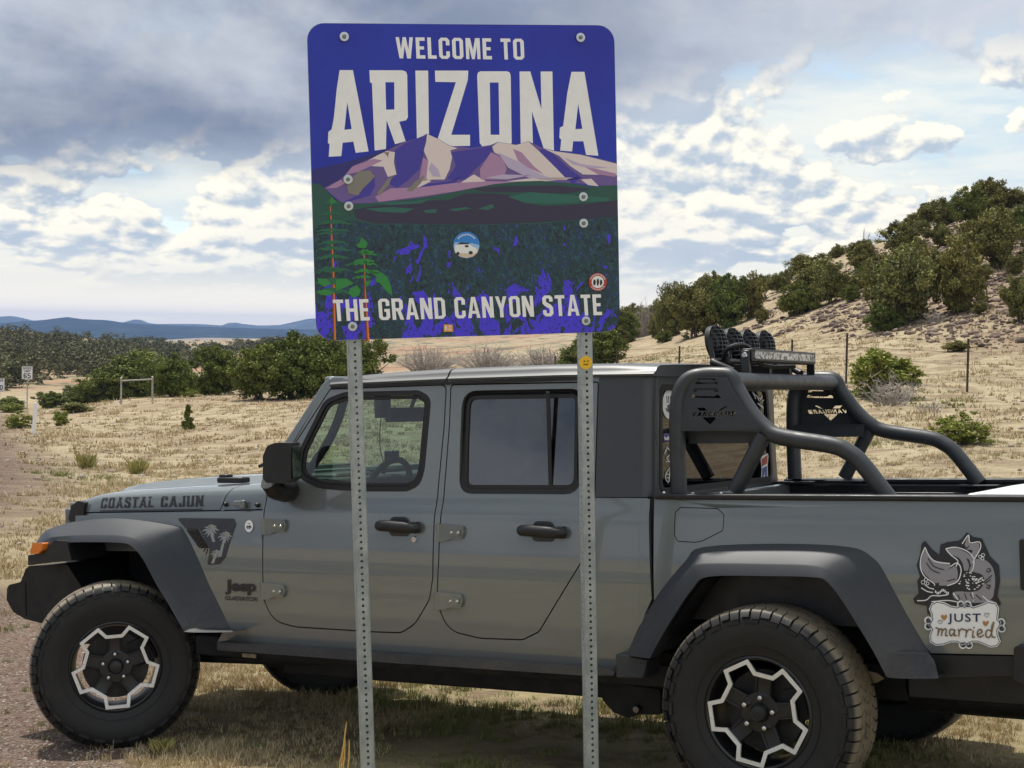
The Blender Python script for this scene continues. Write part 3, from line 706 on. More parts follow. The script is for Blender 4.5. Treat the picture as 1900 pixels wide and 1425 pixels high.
# ---- bonnet, cowl, front -----------------------------------------------------------
def hood_z(x):   # side line height, shoulder height, crown height
    return (np.interp(x, [-.55, -.47, .53, .95], [1.150, 1.157, 1.183, 1.195]), np.interp(x, [-.60, -.56, -.50, -.40, -.2, .2, .53, .95], [1.165, 1.195, 1.225, 1.243, 1.258, 1.278, 1.290, 1.306]),
            np.interp(x, [-.62, -.58, -.52, -.42, -.30, 0, .25, .53, .95], [1.20, 1.225, 1.258, 1.290, 1.306, 1.326, 1.338, 1.346, 1.352]))
def hood_w(x): return float(np.interp(x, [-.58, -.47, .53, .95], [.635, .648, .722, .752]))
def hood_piece(name, x0, x1, m, curve=0.):
    bm = bmesh.new(); nx = 30; sec = []
    for i in range(nx + 1):
        x = x0 + (x1 - x0) * i / nx; w = hood_w(x); zb, zs, zc = hood_z(x)
        prof = [(w, zb + .004), (w - .002, zb + .02), (w - .008, zs - .035), (w - .018, zs - .014), (w - .035, zs), (w - .075, zs + .010), (w - .16, zs + .018), (.42, zs + .020), (.375, zs + .026), (.345, zc - .004), (.31, zc), (.15, zc + .006), (0, zc + .008)]
        full = [(-a, b) for a, b in prof] + [(a, b) for a, b in prof[::-1][1:]]
        nn = len(full)
        sec.append([bm.verts.new((x + curve * max(0, (1 - abs(a) / w)) ** .6 * .0 + curve * min(1, max(0, (b - zb) / .12)) * .085, a, b)) for a, b in full])
    for a, b in zip(sec[:-1], sec[1:]):
        for k in range(len(a) - 1): bm.faces.new((a[k], a[k + 1], b[k + 1], b[k]))
    if curve == 0: bm.faces.new(sec[0][::-1])
    return bm_obj(name, bm, m, truck, sharp=50)
# hood rear edge and cowl front edge share a curved shut line
def hood_split():
    bm = bmesh.new(); secs = {}
    def section(x, n=0):
        w = hood_w(x); zb, zs, zc = hood_z(x)
        prof = [(w, zb + .003), (w - .002, zb + .02), (w - .008, zs - .035), (w - .018, zs - .014), (w - .035, zs), (w - .075, zs + .010), (w - .16, zs + .018), (.42, zs + .020), (.375, zs + .026), (.345, zc - .004), (.31, zc), (.15, zc + .006), (0, zc + .008)]
        return [(-a, b) for a, b in prof] + [(a, b) for a, b in prof[::-1][1:]]
    sh = [0, .01, .035, .05, .062, .072, .082, .088, .09, .092, .094, .096, .098]; shf = sh + sh[::-1][1:]
    def build(name, xa, xb, ca, cb_, m):
        bm = bmesh.new(); sec = []
        for i in range(33):
            t = i / 32; base = [xa + ca * s + (xb + cb_ * s - xa - ca * s) * t for s in shf]
            row = []
            for k, x in enumerate(base): a, b = section(x)[k]; row.append(bm.verts.new((x, a, b)))
            sec.append(row)
        for a, b in zip(sec[:-1], sec[1:]):
            for k in range(len(a) - 1): bm.faces.new((a[k], a[k + 1], b[k + 1], b[k]))
        # turned-down flanges at the cut edges
        for row, dx in ((sec[0], .012), (sec[-1], -.012)):
            low = [bm.verts.new((v.co.x + dx, v.co.y * .995, v.co.z - .02)) for v in row]
            for k in range(len(row) - 1): bm.faces.new((row[k], row[k + 1], low[k + 1], low[k]))
        return bm_obj(name, bm, m, truck, sharp=50)
    xh = SB(408, 948)[0]
    h = build('bonnet', -.578, .533 - .003, 0, 1, M_paint); c = build('cowl', .533 + .003, .93, 1, .3, M_paint)
    return h, c
hood, cowl = hood_split()
bm = bmesh.new(); add_box(bm, (.15, 0, 1.12), (1.4, 1.26, .06)); bm_obj('engine_bay_liner', bm, M_under, truck)
# dark shut line below the bonnet
bm = bmesh.new()
sec = []
for i in range(20):
    x = -.56 + (.93 + .56) * i / 19; w = hood_w(x) - .006; zb = float(hood_z(x)[0]); sec.append([bm.verts.new((x, -w, zb - .03)), bm.verts.new((x, -w, zb + .02))])
for a, b in zip(sec[:-1], sec[1:]): bm.faces.new((a[0], a[1], b[1], b[0]))
part(bm_obj('shut_line', bm, M_under, truck))
# upper wing sheet (between bonnet line and flare), tapering with the bonnet
bm = bmesh.new(); sec = []
for i in range(31):
    x = -.575 + (.86 + .575) * i / 30; w = hood_w(x); zb = float(hood_z(x)[0]) - .003; t = min(1, max(0, (x + .5) / 1.3)); wl = w + (.8 - w) * (t ** 1.2)
    row = [(-w + .02, zb), (-w - .000, zb - .001), (-w - .003, zb - .010), (-(w + wl) / 2 - .002, zb - .05), (-wl - .001, zb - .11), (-wl - .001, zb - .2)]
    sec.append([bm.verts.new((x, a, b)) for a, b in row])
for a, b in zip(sec[:-1], sec[1:]):
    for k in range(len(a) - 1): bm.faces.new((a[k], a[k + 1], b[k + 1], b[k]))
part(bm_obj('wing', bm, M_paint, truck, sharp=50))
# cowl details: bolts, latch, wiper
for px_ in ((417, 936), (480, 937)):
    x, z = S(*px_, -.735); bm = bmesh.new(); add_lathe(bm, [(0, -.012), (.008, -.012), (.011, -.006), (.012, .004)], 16, c=(x, -hood_w(x) - .002, z)); part(bm_obj('cowl_bolt', bm, M_blk, cowl), False)
x, z = S(447, 934, -.735); bm = bmesh.new()
add_box(bm, (x, -hood_w(x) - .010, z), (.075, .018, .028)); add_box(bm, (x + .025, -hood_w(x) - .018, z - .004), (.03, .02, .042)); part(bm_obj('bonnet_latch', bm, M_paint, cowl, bevel=.006, seg=3), False)
bm = bmesh.new(); add_tube(bm, smooth_line([(.44, -.30, 1.365), (.50, -.28, 1.385), (.62, -.22, 1.385), (.70, -.15, 1.37)], 4), .010, 8); add_box(bm, (.56, -.25, 1.378), (.14, .10, .016)); add_box(bm, (.72, -.1, 1.36), (.12, .5, .02))
part(bm_obj('wiper', bm, M_blk, truck, bevel=.004), False)
bm = bmesh.new(); add_box(bm, (.41, -.47, 1.325), (.17, .07, .030)); add_box(bm, (.36, -.47, 1.345), (.06, .05, .02)); part(bm_obj('bonnet_vent', bm, M_blk, truck, bevel=.008), False)
# grille and headlamps
bm = bmesh.new()
gp = [(-.66, .92), (-.60, 1.10), (-.575, 1.17), (-.56, 1.20), (-.50, 1.20), (-.50, .80), (-.64, .80)]
for s in (-1, 1):
    add_box(bm, (-.585, s * .52, 1.0), (.10, .24, .36))
for k in range(8): add_box(bm, (-.585, -.35 + k * .1, 1.0), (.09, .030, .34))
add_box(bm, (-.57, 0, 1.185), (.10, 1.24, .05)); add_box(bm, (-.59, 0, .83), (.10, 1.24, .05)); 
gr = bm_obj('grille', bm, M_paint, truck, bevel=.012, seg=3)
bm = bmesh.new(); add_box(bm, (-.545, 0, 1.0), (.02, 1.2, .36)); bm_obj('grille_mesh', bm, M_under, gr)
for s in (-1, 1):
    bm = bmesh.new(); add_lathe(bm, [(.09, -.655), (.092, -.62)], 32, axis='x', c=(0, s * .50, 1.02)); bm_obj('headlight', bm, M_chrome, gr)
extr('grille_end', fillet([S(*p_, -.655) for p_ in ((129, 962), (135, 938), (147, 929), (159, 932), (157, 967), (134, 971))], .012), -.665, -.60, M_blk, truck, .006)
# side marker / front end of flare
bp = fillet([S(*p_, -.80) for p_ in ((20, 1112), (21, 1090), (25, 1084), (46, 1079), (56, 1054), (62, 1049), (132, 1046), (160, 1090), (150, 1150), (95, 1158), (53, 1147), (32, 1134))], .02)
M_bump = mat('bumper_plastic', (.0075, .0075, .008), .6, var=.3, bump=.2, bscale=250)
extr('front_bumper', bp, -.83, .83, M_bump, truck, .02, False, 3)
bp2 = [(p_[0] * .98 - .01, p_[1]) for p_ in bp]
extr('bumper_seam', fillet([S(*p_, -.835) for p_ in ((43, 1081), (46, 1079.5), (48, 1142), (45, 1142))], .002), -.8335, -.80, M_under, truck, 0, False)
extr('number_plate_bracket', [(-1.0, .70), (-1.0, .80), (-.98, .80), (-.98, .70)], -.15, .15, M_blk, truck, .002, False)

# ---- flares ---------------------------------------------------------------------------
def flare(name, O, C, L, yo, yc, yl, yi, label=None):
    n = len(O); rows = []
    o3 = [(*S(u, v, yo), yo) for u, v in O]; c3 = [(*S(u, v, yc), yc) for u, v in C]; l3 = [(*S(u, v, yl), yl) for u, v in L]
    k = 4
    o3, c3, l3 = smooth_line(o3, k), smooth_line(c3, k), smooth_line(l3, k)
    bm = bmesh.new(); grid = []
    for o_, c_, l_ in zip(o3, c3, l3):
        o_, c_, l_ = map(np.array, (o_, c_, l_)); i_ = l_.copy(); i_[2] = yi; m1 = o_ * .55 + c_ * .45; m1[2] -= .004
        oo = o_.copy(); oo[2] += .03
        e1 = o_ * .93 + c_ * .07; e1[2] -= .006
        c1 = c_ * .96 + o_ * .04; c2 = c_ * .93 + l_ * .07; 
        row = [oo, o_ + np.array([0, 0, -.004]), e1, m1, c1, c2, l_ * .92 + c_ * .08, l_, l_ * .97 + i_ * .03, i_]
        grid.append([bm.verts.new((p_[0], p_[2], p_[1])) for p_ in row])
    for a, b in zip(grid[:-1], grid[1:]):
        for j in range(len(a) - 1): bm.faces.new((a[j], a[j + 1], b[j + 1], b[j]))
    bm.faces.new(grid[0]); bm.faces.new(grid[-1][::-1])
    return part(bm_obj(name, bm, M_flare, truck, sharp=21))
fO = [(66, 1010), (80, 990), (98, 979), (150, 966), (225, 962), (325, 974), (346, 986), (373, 1029), (395, 1080), (415, 1125), (428, 1160), (430, 1169)]
fC = [(60, 1022), (86, 1001), (104, 995), (150, 993), (221, 994), (252, 1002), (275, 1026), (300, 1074), (320, 1108), (348, 1158), (360, 1168), (431, 1170)]
fL = [(74, 1046), (92, 1024), (112, 1009), (150, 1006), (221, 1007), (243, 1013), (264, 1036), (290, 1084), (312, 1120), (338, 1165), (350, 1173), (430, 1173)]
flare1 = flare('fender_flare', fO, fC, fL, -.79, -.905, -.925, -.80)
rO = [(1164, 1214), (1190, 1158), (1225, 1098), (1273, 1040), (1305, 1015), (1450, 1009), (1575, 1015), (1618, 1034), (1643, 1064), (1690, 1150), (1720, 1203), (1726, 1214), (1744, 1256)]
rC = [(1169, 1217), (1205, 1160), (1240, 1108), (1279, 1058), (1306, 1046), (1430, 1047), (1508, 1050), (1545, 1064), (1573, 1102), (1631, 1188), (1655, 1208), (1723, 1213), (1742, 1257)]
rL = [(1205, 1222), (1228, 1180), (1250, 1143), (1285, 1092), (1315, 1070), (1425, 1069), (1508, 1071), (1534, 1079), (1565, 1118), (1620, 1208), (1640, 1246), (1655, 1258), (1740, 1259)]
flare2 = flare('fender_flare', rO, rC, rL, -.80, -.895, -.915, -.81)
# front end of the flare with the amber marker lamp
extr('flare_end', fillet([S(*p_, -.93) for p_ in ((54, 1030), (84, 1026), (96, 1010), (104, 1002), (126, 1004), (135, 1040), (76, 1046), (54, 1049))], .006), -.938, -.66, M_blk, flare1, .006, False)
extr('marker_lamp', fillet([S(*p_, -.935) for p_ in ((66, 1007), (85, 1007), (83, 1020), (76, 1027), (60, 1027))], .010), -.955, -.86, M_amber, flare1, .005, False)
# inner wheel housings
def housing(cx, L, x_lo, x_hi, zt):
    bm = bmesh.new(); pts = smooth_line([S(u, v, -.945) for u, v in L], 3); a = [bm.verts.new((p_[0], -.90, p_[1] - .006)) for p_ in pts]; b = [bm.verts.new((p_[0], -.40, p_[1] - .006)) for p_ in pts]
    for i in range(len(a) - 1): bm.faces.new((a[i], a[i + 1], b[i + 1], b[i]))
    add_box(bm, ((x_lo + x_hi) / 2, -.43, (.585 + zt) / 2), (x_hi - x_lo, .02, zt - .585))
    return part(bm_obj('wheel_housing', bm, M_under, truck, smooth=False))
housing(0, fL[2:-2], -.36, .80, 1.10); housing(3.487, rL[1:-2], 2.80, 4.25, 1.08)
bm = bmesh.new(); add_box(bm, (3.45, -.50, .93), (.9, .03, .14)); add_box(bm, (3.3, -.5, .80), (1.1, .04, .05)); add_box(bm, (3.0, -.52, .95), (.04, .06, .3)); part(bm_obj('housing_rib', bm, M_blk, truck, bevel=.01))
# vent behind the front flare
vp = fillet(PB([(345, 980), (366, 981), (388, 1015), (386, 1022), (380, 1033)]), .01)
extr('fender_vent', vp, -.803, -.792, M_blk, truck, .003)
bm = bmesh.new()
cx_, cz_ = SB(372, 1004)
for i in range(9):
    t = i / 8; p0 = Vector(SB(349 + 33 * t, 983 + 46 * t)); p1 = Vector(SB(364 + 22 * t, 984 + 34 * t))
    add_tube(bm, [(p0.x, -.806, p0.y), (p1.x, -.806, p1.y)], .0022, 6)
part(bm_obj('vent_grating', bm, M_blk2, truck))

# ---- bed -------------------------------------------------------------------------------
XB0 = SB(1213, 1000, hw_bed)[0]; XB1 = 4.66
top = [(XB0, 1.272), (XB1, 1.252)]
rO2 = [SB(u + (3 if u > 1400 else -3) * 0, v + 14, hw_bed) for u, v in rO[2:10]]
bedside = [(XB0, 1.2695), (XB1, 1.256), (XB1, .70)] + [SB(1880, 1215, hw_bed), SB(1728, 1212, hw_bed), SB(1700, 1180, hw_bed), SB(1640, 1090, hw_bed), SB(1610, 1048, hw_bed), SB(1560, 1030, hw_bed), SB(1320, 1028, hw_bed), SB(1290, 1042, hw_bed), SB(1245, 1090, hw_bed), SB(1214, 1130, hw_bed)]
fuel = fillet(PB([(1253, 951), (1262, 942), (1331, 944), (1343, 955), (1341, 984), (1304, 1003), (1289, 1006), (1257, 1004), (1251, 992)], hw_bed), .012)
panel('bed_side', fillet(bedside, [.02] + [0] * (len(bedside) - 1)), [grow(fuel, .0025)], hw_bed, M_paint, truck, th=.03, bevel=.004)
fd = panel('fuel_door', grow(fuel, -.001), [], hw_bed, M_paint, truck, off=-.001, th=.012, bevel=.003, both=False)
panel('fuel_door_gap', grow(fuel, .012), [], hw_bed, M_under, truck, off=-.02, th=.003, bevel=0, both=False)
# tail lamp + lower trim + rear bumper
xt = SB(1893, 1000, hw_bed)[0]
extr('tail_lamp', fillet([(xt, 1.12), (xt, .93), (4.67, .93), (4.67, 1.12)], .01), -.815, -.70, M_blk, truck, .008)
extr('tail_lamp_lens', fillet([(xt + .02, 1.105), (xt + .02, .945), (4.66, .945), (4.66, 1.105)], .01), -.818, -.75, M_red, truck, .006)
extr('lower_trim', [S(*p_, -.80) for p_ in ((1724, 1215), (1882, 1217), (1884, 1255), (1742, 1258))], -.80, -.70, M_blk, truck, .006)
extr('rear_bumper', fillet([S(1884, 1196, -.83), (4.85, .71), (4.85, .50), S(1884, 1262, -.83)], .02), -.86, -.4, M_blk, truck, .015)
extr('cab_gap', [(2.93, .75), (2.93, 1.262), (XB0 + .03, 1.262), (XB0 + .03, .75)], -.765, -.755, M_under, truck, 0)
# bed rails, floor, front wall
bm = bmesh.new(); add_box(bm, ((XB0 + XB1) / 2, -.755, 1.270), (XB1 - XB0 - .01, .085, .024)); part(bm_obj('bed_rail', bm, M_blk, truck, bevel=.008, seg=3))
for o_ in [truck.children[-1]]:
    for v in o_.data.vertices: v.co.z += -.0092 * (v.co.x - XB0)
bm = bmesh.new(); add_box(bm, ((XB0 + XB1) / 2, -.70, 1.0), (XB1 - XB0 - .02, .02, .50)); part(bm_obj('bed_inner_wall', bm, M_blk, truck))
bm = bmesh.new(); add_box(bm, ((XB0 + XB1) / 2, 0, .80), (XB1 - XB0, 1.4, .03)); bm_obj('bed_floor', bm, M_blk, truck)
bm = bmesh.new(); add_box(bm, (XB0 + .03, 0, 1.03), (.03, 1.42, .46)); bm_obj('bed_front_wall', bm, M_paint, truck, bevel=.01)
bm = bmesh.new(); add_box(bm, (XB1 - .02, 0, 1.0), (.04, 1.44, .52)); bm_obj('tailgate', bm, M_paint, truck, bevel=.012)
bm = bmesh.new(); add_box(bm, ((XB0 + XB1) / 2 + .1, .690, 1.20), (XB1 - XB0 - .5, .03, .035)); add_box(bm, ((XB0 + XB1) / 2 + .1, -.690, 1.20), (XB1 - XB0 - .5, .03, .035)); bm_obj('cargo_rail', bm, M_blk2, truck, bevel=.004)

# ---- underside -----------------------------------------------------------------------------
rail = fillet([S(404, 1191, -.86), S(700, 1212, -.86), S(1134, 1242, -.86), S(1142, 1248, -.86), S(1138, 1253, -.86), S(1079, 1253, -.86), S(700, 1228, -.86), S(404, 1206, -.86)], .004)
extr('rock_rail', rail, -.865, -.76, M_flare, truck, .008, True, 3)
extr('flare_foot', [S(*p_, -.84) for p_ in ((1146, 1212), (1168, 1214), (1205, 1223), (1197, 1258), (1147, 1257))], -.86, -.70, M_flare, truck, .006)
bm = bmesh.new()
add_box(bm, (1.85, -.70, .50), (3.0, .04, .10))
add_box(bm, (1.85, -.44, .50), (5.4, .12, .15)); add_box(bm, (1.75, -.46, .43), (2.0, .12, .16))
part(bm_obj('frame_rail', bm, M_under, truck, bevel=.01))
bm = bmesh.new(); add_box(bm, (1.75, 0, .46), (2.3, .9, .20)); add_box(bm, (.2, 0, .62), (1.2, .6, .25)); add_box(bm, (2.35, -.25, .42), (.8, .5, .12)); bm_obj('skid_plate', bm, M_under, truck, bevel=.02)
extr('control_arm_bracket', fillet([S(*p_, -.5) for p_ in ((1120, 1262), (1235, 1275), (1236, 1322), (1196, 1322), (1178, 1328), (1150, 1318), (1130, 1296))], .012), -.56, -.44, M_under, truck, .006)
bm = bmesh.new(); x_, z_ = S(1184, 1315, -.56); add_lathe(bm, [(0, -.585), (.014, -.585), (.020, -.57), (.020, -.55)], 12, c=(x_, 0, z_)); part(bm_obj('suspension_bolt', bm, M_disc, truck))
for xa in (0, 3.487):
    bm = bmesh.new(); add_tube(bm, [(xa, -.66, .42), (xa, .66, .42)], .045, 14); add_lathe(bm, [(0, -.17), (.10, -.14), (.155, 0), (.10, .14), (0, .17)], 20, c=(xa + (.0), .15 if xa == 0 else .05, .42)); bm_obj('axle', bm, M_under, truck)
    bm = bmesh.new()
    for s in (-1, 1):
        add_tube(bm, [(xa + .12, s * .50, .42), (xa + .16, s * .50, .95)], .03, 10); add_tube(bm, [(xa, s * .55, .40), (xa + (1.0 if xa == 0 else -.75), s * .50, .42)], .024, 10)
    bm_obj('suspension', bm, M_under, truck)
bm = bmesh.new(); add_tube(bm, smooth_line([(3.50, -.46, .66), (3.60, -.46, .56), (3.74, -.46, .520), (3.92, -.44, .515)], 5), .052, 16); bm_obj('exhaust_pipe', bm, M_pipe, truck)
bm = bmesh.new(); add_tube(bm, [(3.90, -.42, .51), (3.96, -.40, .50), (4.45, -.38, .49), (4.52, -.38, .49)], [.06, .125, .125, .06], 20); add_box(bm, (4.35, -.45, .53), (.7, .4, .12)); bm_obj('muffler', bm, M_blk, truck, bevel=.01)
bm = bmesh.new(); add_tube(bm, smooth_line([(3.60, .0, .42), (3.70, -.02, .375), (3.84, 0, .38), (3.95, .05, .42)], 5), .022, 10); bm_obj('sway_bar', bm, M_alu, truck)
bm = bmesh.new(); x_, z_ = S(464, 1216, -.72); add_box(bm, (x_, -.725, z_), (.085, .012, .022)); part(bm_obj('side_reflector', bm, M_pipe, truck, bevel=.004), False)

# ---- mirror -----------------------------------------------------------------------------------
mp = fillet([S(*p_, -.97) for p_ in ((497, 845), (505, 826), (520, 821), (544, 821), (548, 832), (548, 889), (537, 896), (503, 894), (497, 885))], [.02, .03, .02, .01, .01, .015, .01, .02, .02])
xm0 = sum(a for a, b in mp) / len(mp); mp = [(xm0 + (a - xm0) * .82, b) for a, b in mp]
mo = extr('mirror', mp, -1.065, -.865, M_blk, door1, .024, False, 4); xm = max(a for a, b in mp)
zc_ = sum(b for a, b in mp) / len(mp)
bm = bmesh.new(); vv = [bm.verts.new((xm + .0015, y_, z_)) for y_, z_ in fillet([(-1.045, zc_ - .075), (-.885, zc_ - .075), (-.885, zc_ + .075), (-1.045, zc_ + .075)], .02)]; bm.faces.new(vv)
mg = bm_obj('mirror_glass', bm, M_chrome, door1, smooth=False)
TW = Matrix.Translation((xm0, -.965, 0)) @ Matrix.Rotation(math.radians(24), 4, 'Z') @ Matrix.Translation((-xm0, .965, 0))
for o_ in (mo, mg): o_.data.transform(TW)
bm = bmesh.new(); x_, z_ = S(528, 900, -.86)
add_tube(bm, smooth_line([(x_ - .02, -.95, z_ + .02), (x_ - .02, -.91, z_ - .015), (x_ - .03, -.84, z_ - .03), (x_ - .04, -.775, z_ - .03)], 4), [.045] * 4 + [.05] * 5 + [.055] * 4, 14); bm_obj('mirror_arm', bm, M_blk, door1)

# ---- interior --------------------------------------------------------------------------------------
bm = bmesh.new(); add_box(bm, (.98, 0, 1.24), (.42, 1.42, .20)); add_box(bm, (1.02, -.36, 1.33), (.20, .34, .06)); dash = bm_obj('dashboard', bm, M_int, truck, bevel=.04, seg=3)
bm = bmesh.new(); cx_, cy_, cz_ = 1.30, -.37, 1.245; pts = []
for k in range(33):
    a = 2 * math.pi * k / 32; pts.append((cx_ + .19 * math.sin(a) * .35, cy_ + .19 * math.cos(a), cz_ + .19 * math.sin(a) * .93))
add_tube(bm, pts, .016, 8); add_tube(bm, [(cx_, cy_, cz_), (1.08, cy_, 1.20)], .03, 8); add_box(bm, (cx_, cy_, cz_), (.04, .36, .05)); bm_obj('steering_wheel', bm, M_int, truck)
for (xs_, ys_) in ((1.70, -.37), (1.70, .37), (2.50, -.37), (2.50, .37)):
    bm = bmesh.new(); add_box(bm, (xs_ - .15, ys_, .93), (.52, .52, .16)); add_box(bm, (xs_ + .16, ys_, 1.22), (.14, .50, .56), Matrix.Rotation(math.radians(12), 3, 'Y')); add_box(bm, (xs_ + .26, ys_, 1.56), (.10, .26, .16)); bm_obj('seat', bm, M_int, truck, bevel=.05, seg=3)
bm = bmesh.new(); add_box(bm, (1.20, 0, 1.645), (.05, .30, .075), Matrix.Rotation(math.radians(-12), 3, 'Z')); add_tube(bm, [(1.20, .02, 1.68), (1.24, .02, 1.77)], .012, 8); bm_obj('rear_view_mirror', bm, M_int, truck, bevel=.015, seg=3)
bm = bmesh.new(); add_box(bm, (1.13, -.14, 1.72), (.05, .08, .10)); add_box(bm, (1.12, -.14, 1.66), (.04, .06, .06)); add_tube(bm, smooth_line([(1.12, -.14, 1.64), (1.10, -.13, 1.5), (1.12, -.12, 1.38)], 5), .003, 6); bm_obj('dash_camera', bm, M_int, truck, bevel=.008)
bm = bmesh.new(); add_box(bm, (1.14, -.08, 1.43), (.05, .07, .06)); add_tube(bm, [(1.12, -.08, 1.42), (1.08, -.08, 1.34)], .012, 8); bm_obj('phone_holder', bm, M_int, truck, bevel=.01)
bm = bmesh.new(); add_tube(bm, smooth_line([(.98, .66, 1.36), (1.06, .655, 1.50), (1.17, .65, 1.62), (1.22, .64, 1.74)], 5), .022, 8); add_tube(bm, smooth_line([(1.03, -.66, 1.36), (1.15, -.655, 1.50), (1.22, -.65, 1.62), (1.26, -.64, 1.74)], 5), .022, 8); bm_obj('grab_handle', bm, M_int, truck)
bm = bmesh.new(); add_box(bm, (2.0, 0, .78), (2.0, 1.5, .06)); add_box(bm, (2.75, 0, 1.1), (.06, 1.4, .55)); bm_obj('cabin_floor', bm, M_int, truck)

# ---- wheels -------------------------------------------------------------------------------------------
RT = .422
def wheel_meshes():
    res = {}
    bm = bmesh.new()     # tyre carcass; outer face at y = -.1425
    prof = [(.222, -.105), (.232, -.118), (.245, -.122), (.27, -.130), (.31, -.140), (.345, -.1425), (.372, -.138), (.392, -.128), (.402, -.112), (.4065, -.09), (.409, -.04), (.409, .04), (.4065, .09), (.402, .112), (.392, .128), (.372, .138), (.345, .1425), (.31, .14), (.27, .13), (.245, .122), (.232, .118), (.222, .105)]
    add_lathe(bm, prof, 96, close=False)
    bmesh.ops.delete(bm, geom=[f for f in bm.faces if len(f.verts) > 4], context='FACES')
    # raised rings and lettering pads on the sidewall
    add_lathe(bm, [(.262, -.127), (.262, -.1315), (.267, -.1325), (.267, -.128)], 72)
    bmesh.ops.delete(bm, geom=[f for f in bm.faces if len(f.verts) > 4], context='FACES')
    res['tyre'] = bm
    bm = bmesh.new(); N = 56; rs = random.Random(3)
    def block(a0, a1, y0, y1, r0, r1, skew=0.):
        vs = []
        for r in (r0, r1):
            sh = 0 if r == r0 else .0015
            for (a, y) in ((a0, y0), (a1, y0), (a1, y1), (a0, y1)):
                aa = a + skew * (y - (y0 + y1) / 2); vs.append(bm.verts.new((r * math.cos(aa), y, r * math.sin(aa))))
        for f in ((0, 1, 2, 3), (4, 7, 6, 5), (0, 4, 5, 1), (1, 5, 6, 2), (2, 6, 7, 3), (3, 7, 4, 0)): bm.faces.new([vs[i] for i in f])
    p = 2 * math.pi / N
    for k in range(N):
        a = k * p; j = rs.uniform(-.04, .04) * p
        for s in (-1, 1):
            lg = (k % 2)
            # centre ribs, zig-zag pairs
            block(a + .03 * p + j, a + .91 * p + j, s * .004, s * .038, .404, RT, s * 1.6)
            block(a + .30 * p + j, a + 1.17 * p + j, s * .043, s * .078, .404, RT - .0008, -s * 1.4)
            # shoulder block wrapping onto the sidewall
            a0, a1 = a + .05 * p + j, a + .88 * p + j
            y0, y1, y2 = s * .083, s * .120, s * .1345
            v = []
            for aa in (a0, a1):
                for (r, y) in ((.404, y0), (RT - .002, y0), (RT - .006, y1), (.407, s * .1335), (.380 if lg else .388, s * .1445), (.380 if lg else .388, s * .136), (.400, s * .11)):
                    v.append(bm.verts.new((r * math.cos(aa), y, r * math.sin(aa))))
            n = 7
            for i in range(n): bm.faces.new((v[i], v[(i + 1) % n], v[n + (i + 1) % n], v[n + i]))
            bm.faces.new(v[:n][::-1]); bm.faces.new(v[n:])
            # side lugs further down
            if lg:
                block(a + .1 * p, a + 1.35 * p, s * .136, s * .1455, .362, .377, 0)
    res['tread'] = bm
    # rim barrel + spokes
    bm = bmesh.new()
    add_lathe(bm, [(.228, -.104), (.2285, -.116), (.221, -.120), (.214, -.114), (.209, -.09), (.200, -.05), (.196, .05), (.212, .10), (.224, .11)], 72)
    bmesh.ops.delete(bm, geom=[f for f in bm.faces if len(f.verts) > 4], context='FACES')
    def corners(Rc, dc, Rv, dv, rot=0):
        P = []
        for k in range(5):
            a = -math.pi / 2 + k * 2 * math.pi / 5
            for (r, dd) in ((Rc, -dc), (Rc, dc), (Rv, 36 - dv), ):
                P.append((r, a + math.radians(dd)))
            P.append((Rv, a + math.radians(36 + dv)))
        return [(r * math.cos(a), r * math.sin(a)) for r, a in P]
    outer = corners(.2175, 15.8, .1650, 12.4); inn = grow(outer, -.0165)
    res['_o'] = outer; res['_i'] = inn
    # spoke plate: disc with five windows (lobes), dished
    disc = [(.150 * math.cos(a), .150 * math.sin(a)) for a in np.linspace(0, 2 * math.pi, 60, endpoint=False)]
    holes = []
    for k in range(5):
        a = -math.pi / 2 + k * 2 * math.pi / 5
        h = [(.080, -11), (.148, -23.), (.199, -14.6), (.199, 14.6), (.148, 23.), (.080, 11)]
        holes.append(fillet([(r * math.cos(a + math.radians(d)), r * math.sin(a + math.radians(d))) for r, d in h], [.012, .01, .01, .01, .01, .012], 4))
    fill_poly(bm, [fillet(outer, .004)] + holes, None)
    newf = [f for f in bm.faces if all(abs(v.co.y) < 1e-6 for v in f.verts)]
    bv = {v for f in newf for v in f.verts}
    r = bmesh.ops.extrude_face_region(bm, geom=newf)
    back = {e for e in r['geom'] if isinstance(e, bmesh.types.BMVert)}
    for v in bv | back:
        rr = math.hypot(v.co.x, v.co.z); d = float(np.interp(rr, [.0, .06, .085, .14, .199, .22], [-.100, -.100, -.088, -.101, -.113, -.115]))
        v.co.y = d + (0 if v in bv else .022)
    res['rim'] = bm
    # sculpted ridges along the spokes
    bm = bmesh.new()
    for k in range(5):
        for s in (-1, 1):
            a = -math.pi / 2 + k * 2 * math.pi / 5 + s * math.radians(15); a2 = -math.pi / 2 + k * 2 * math.pi / 5 + s * math.radians(24.5)
            add_tube(bm, [(.082 * math.cos(a), -.091, .082 * math.sin(a)), (.146 * math.cos(a2), -.105, .146 * math.sin(a2))], .0045, 8)
    res['spoke_ridge'] = bm
    bm = bmesh.new(); fill_poly(bm, [fillet(outer, .005, 3), fillet(inn, .005, 3)], None)
    fs = bm.faces[:]; vs0 = set(bm.verts)
    for v in bm.verts: v.co.y = -.1185
    r = bmesh.ops.extrude_face_region(bm, geom=fs)
    for e in r['geom']:
        if isinstance(e, bmesh.types.BMVert): e.co.y = -.108
    for v in bm.verts:
        rr = math.hypot(v.co.x, v.co.z); v.co.y += float(np.interp(rr, [.145, .2], [.004, 0]))
    res['rim_ring'] = bm
    bm = bmesh.new(); add_lathe(bm, [(0, -.116), (.026, -.1155), (.033, -.112), (.037, -.102), (.040, -.094)], 40); add_lathe(bm, [(.028, -.1145), (.030, -.1165), (.032, -.1135)], 40); res['hub_cap'] = bm
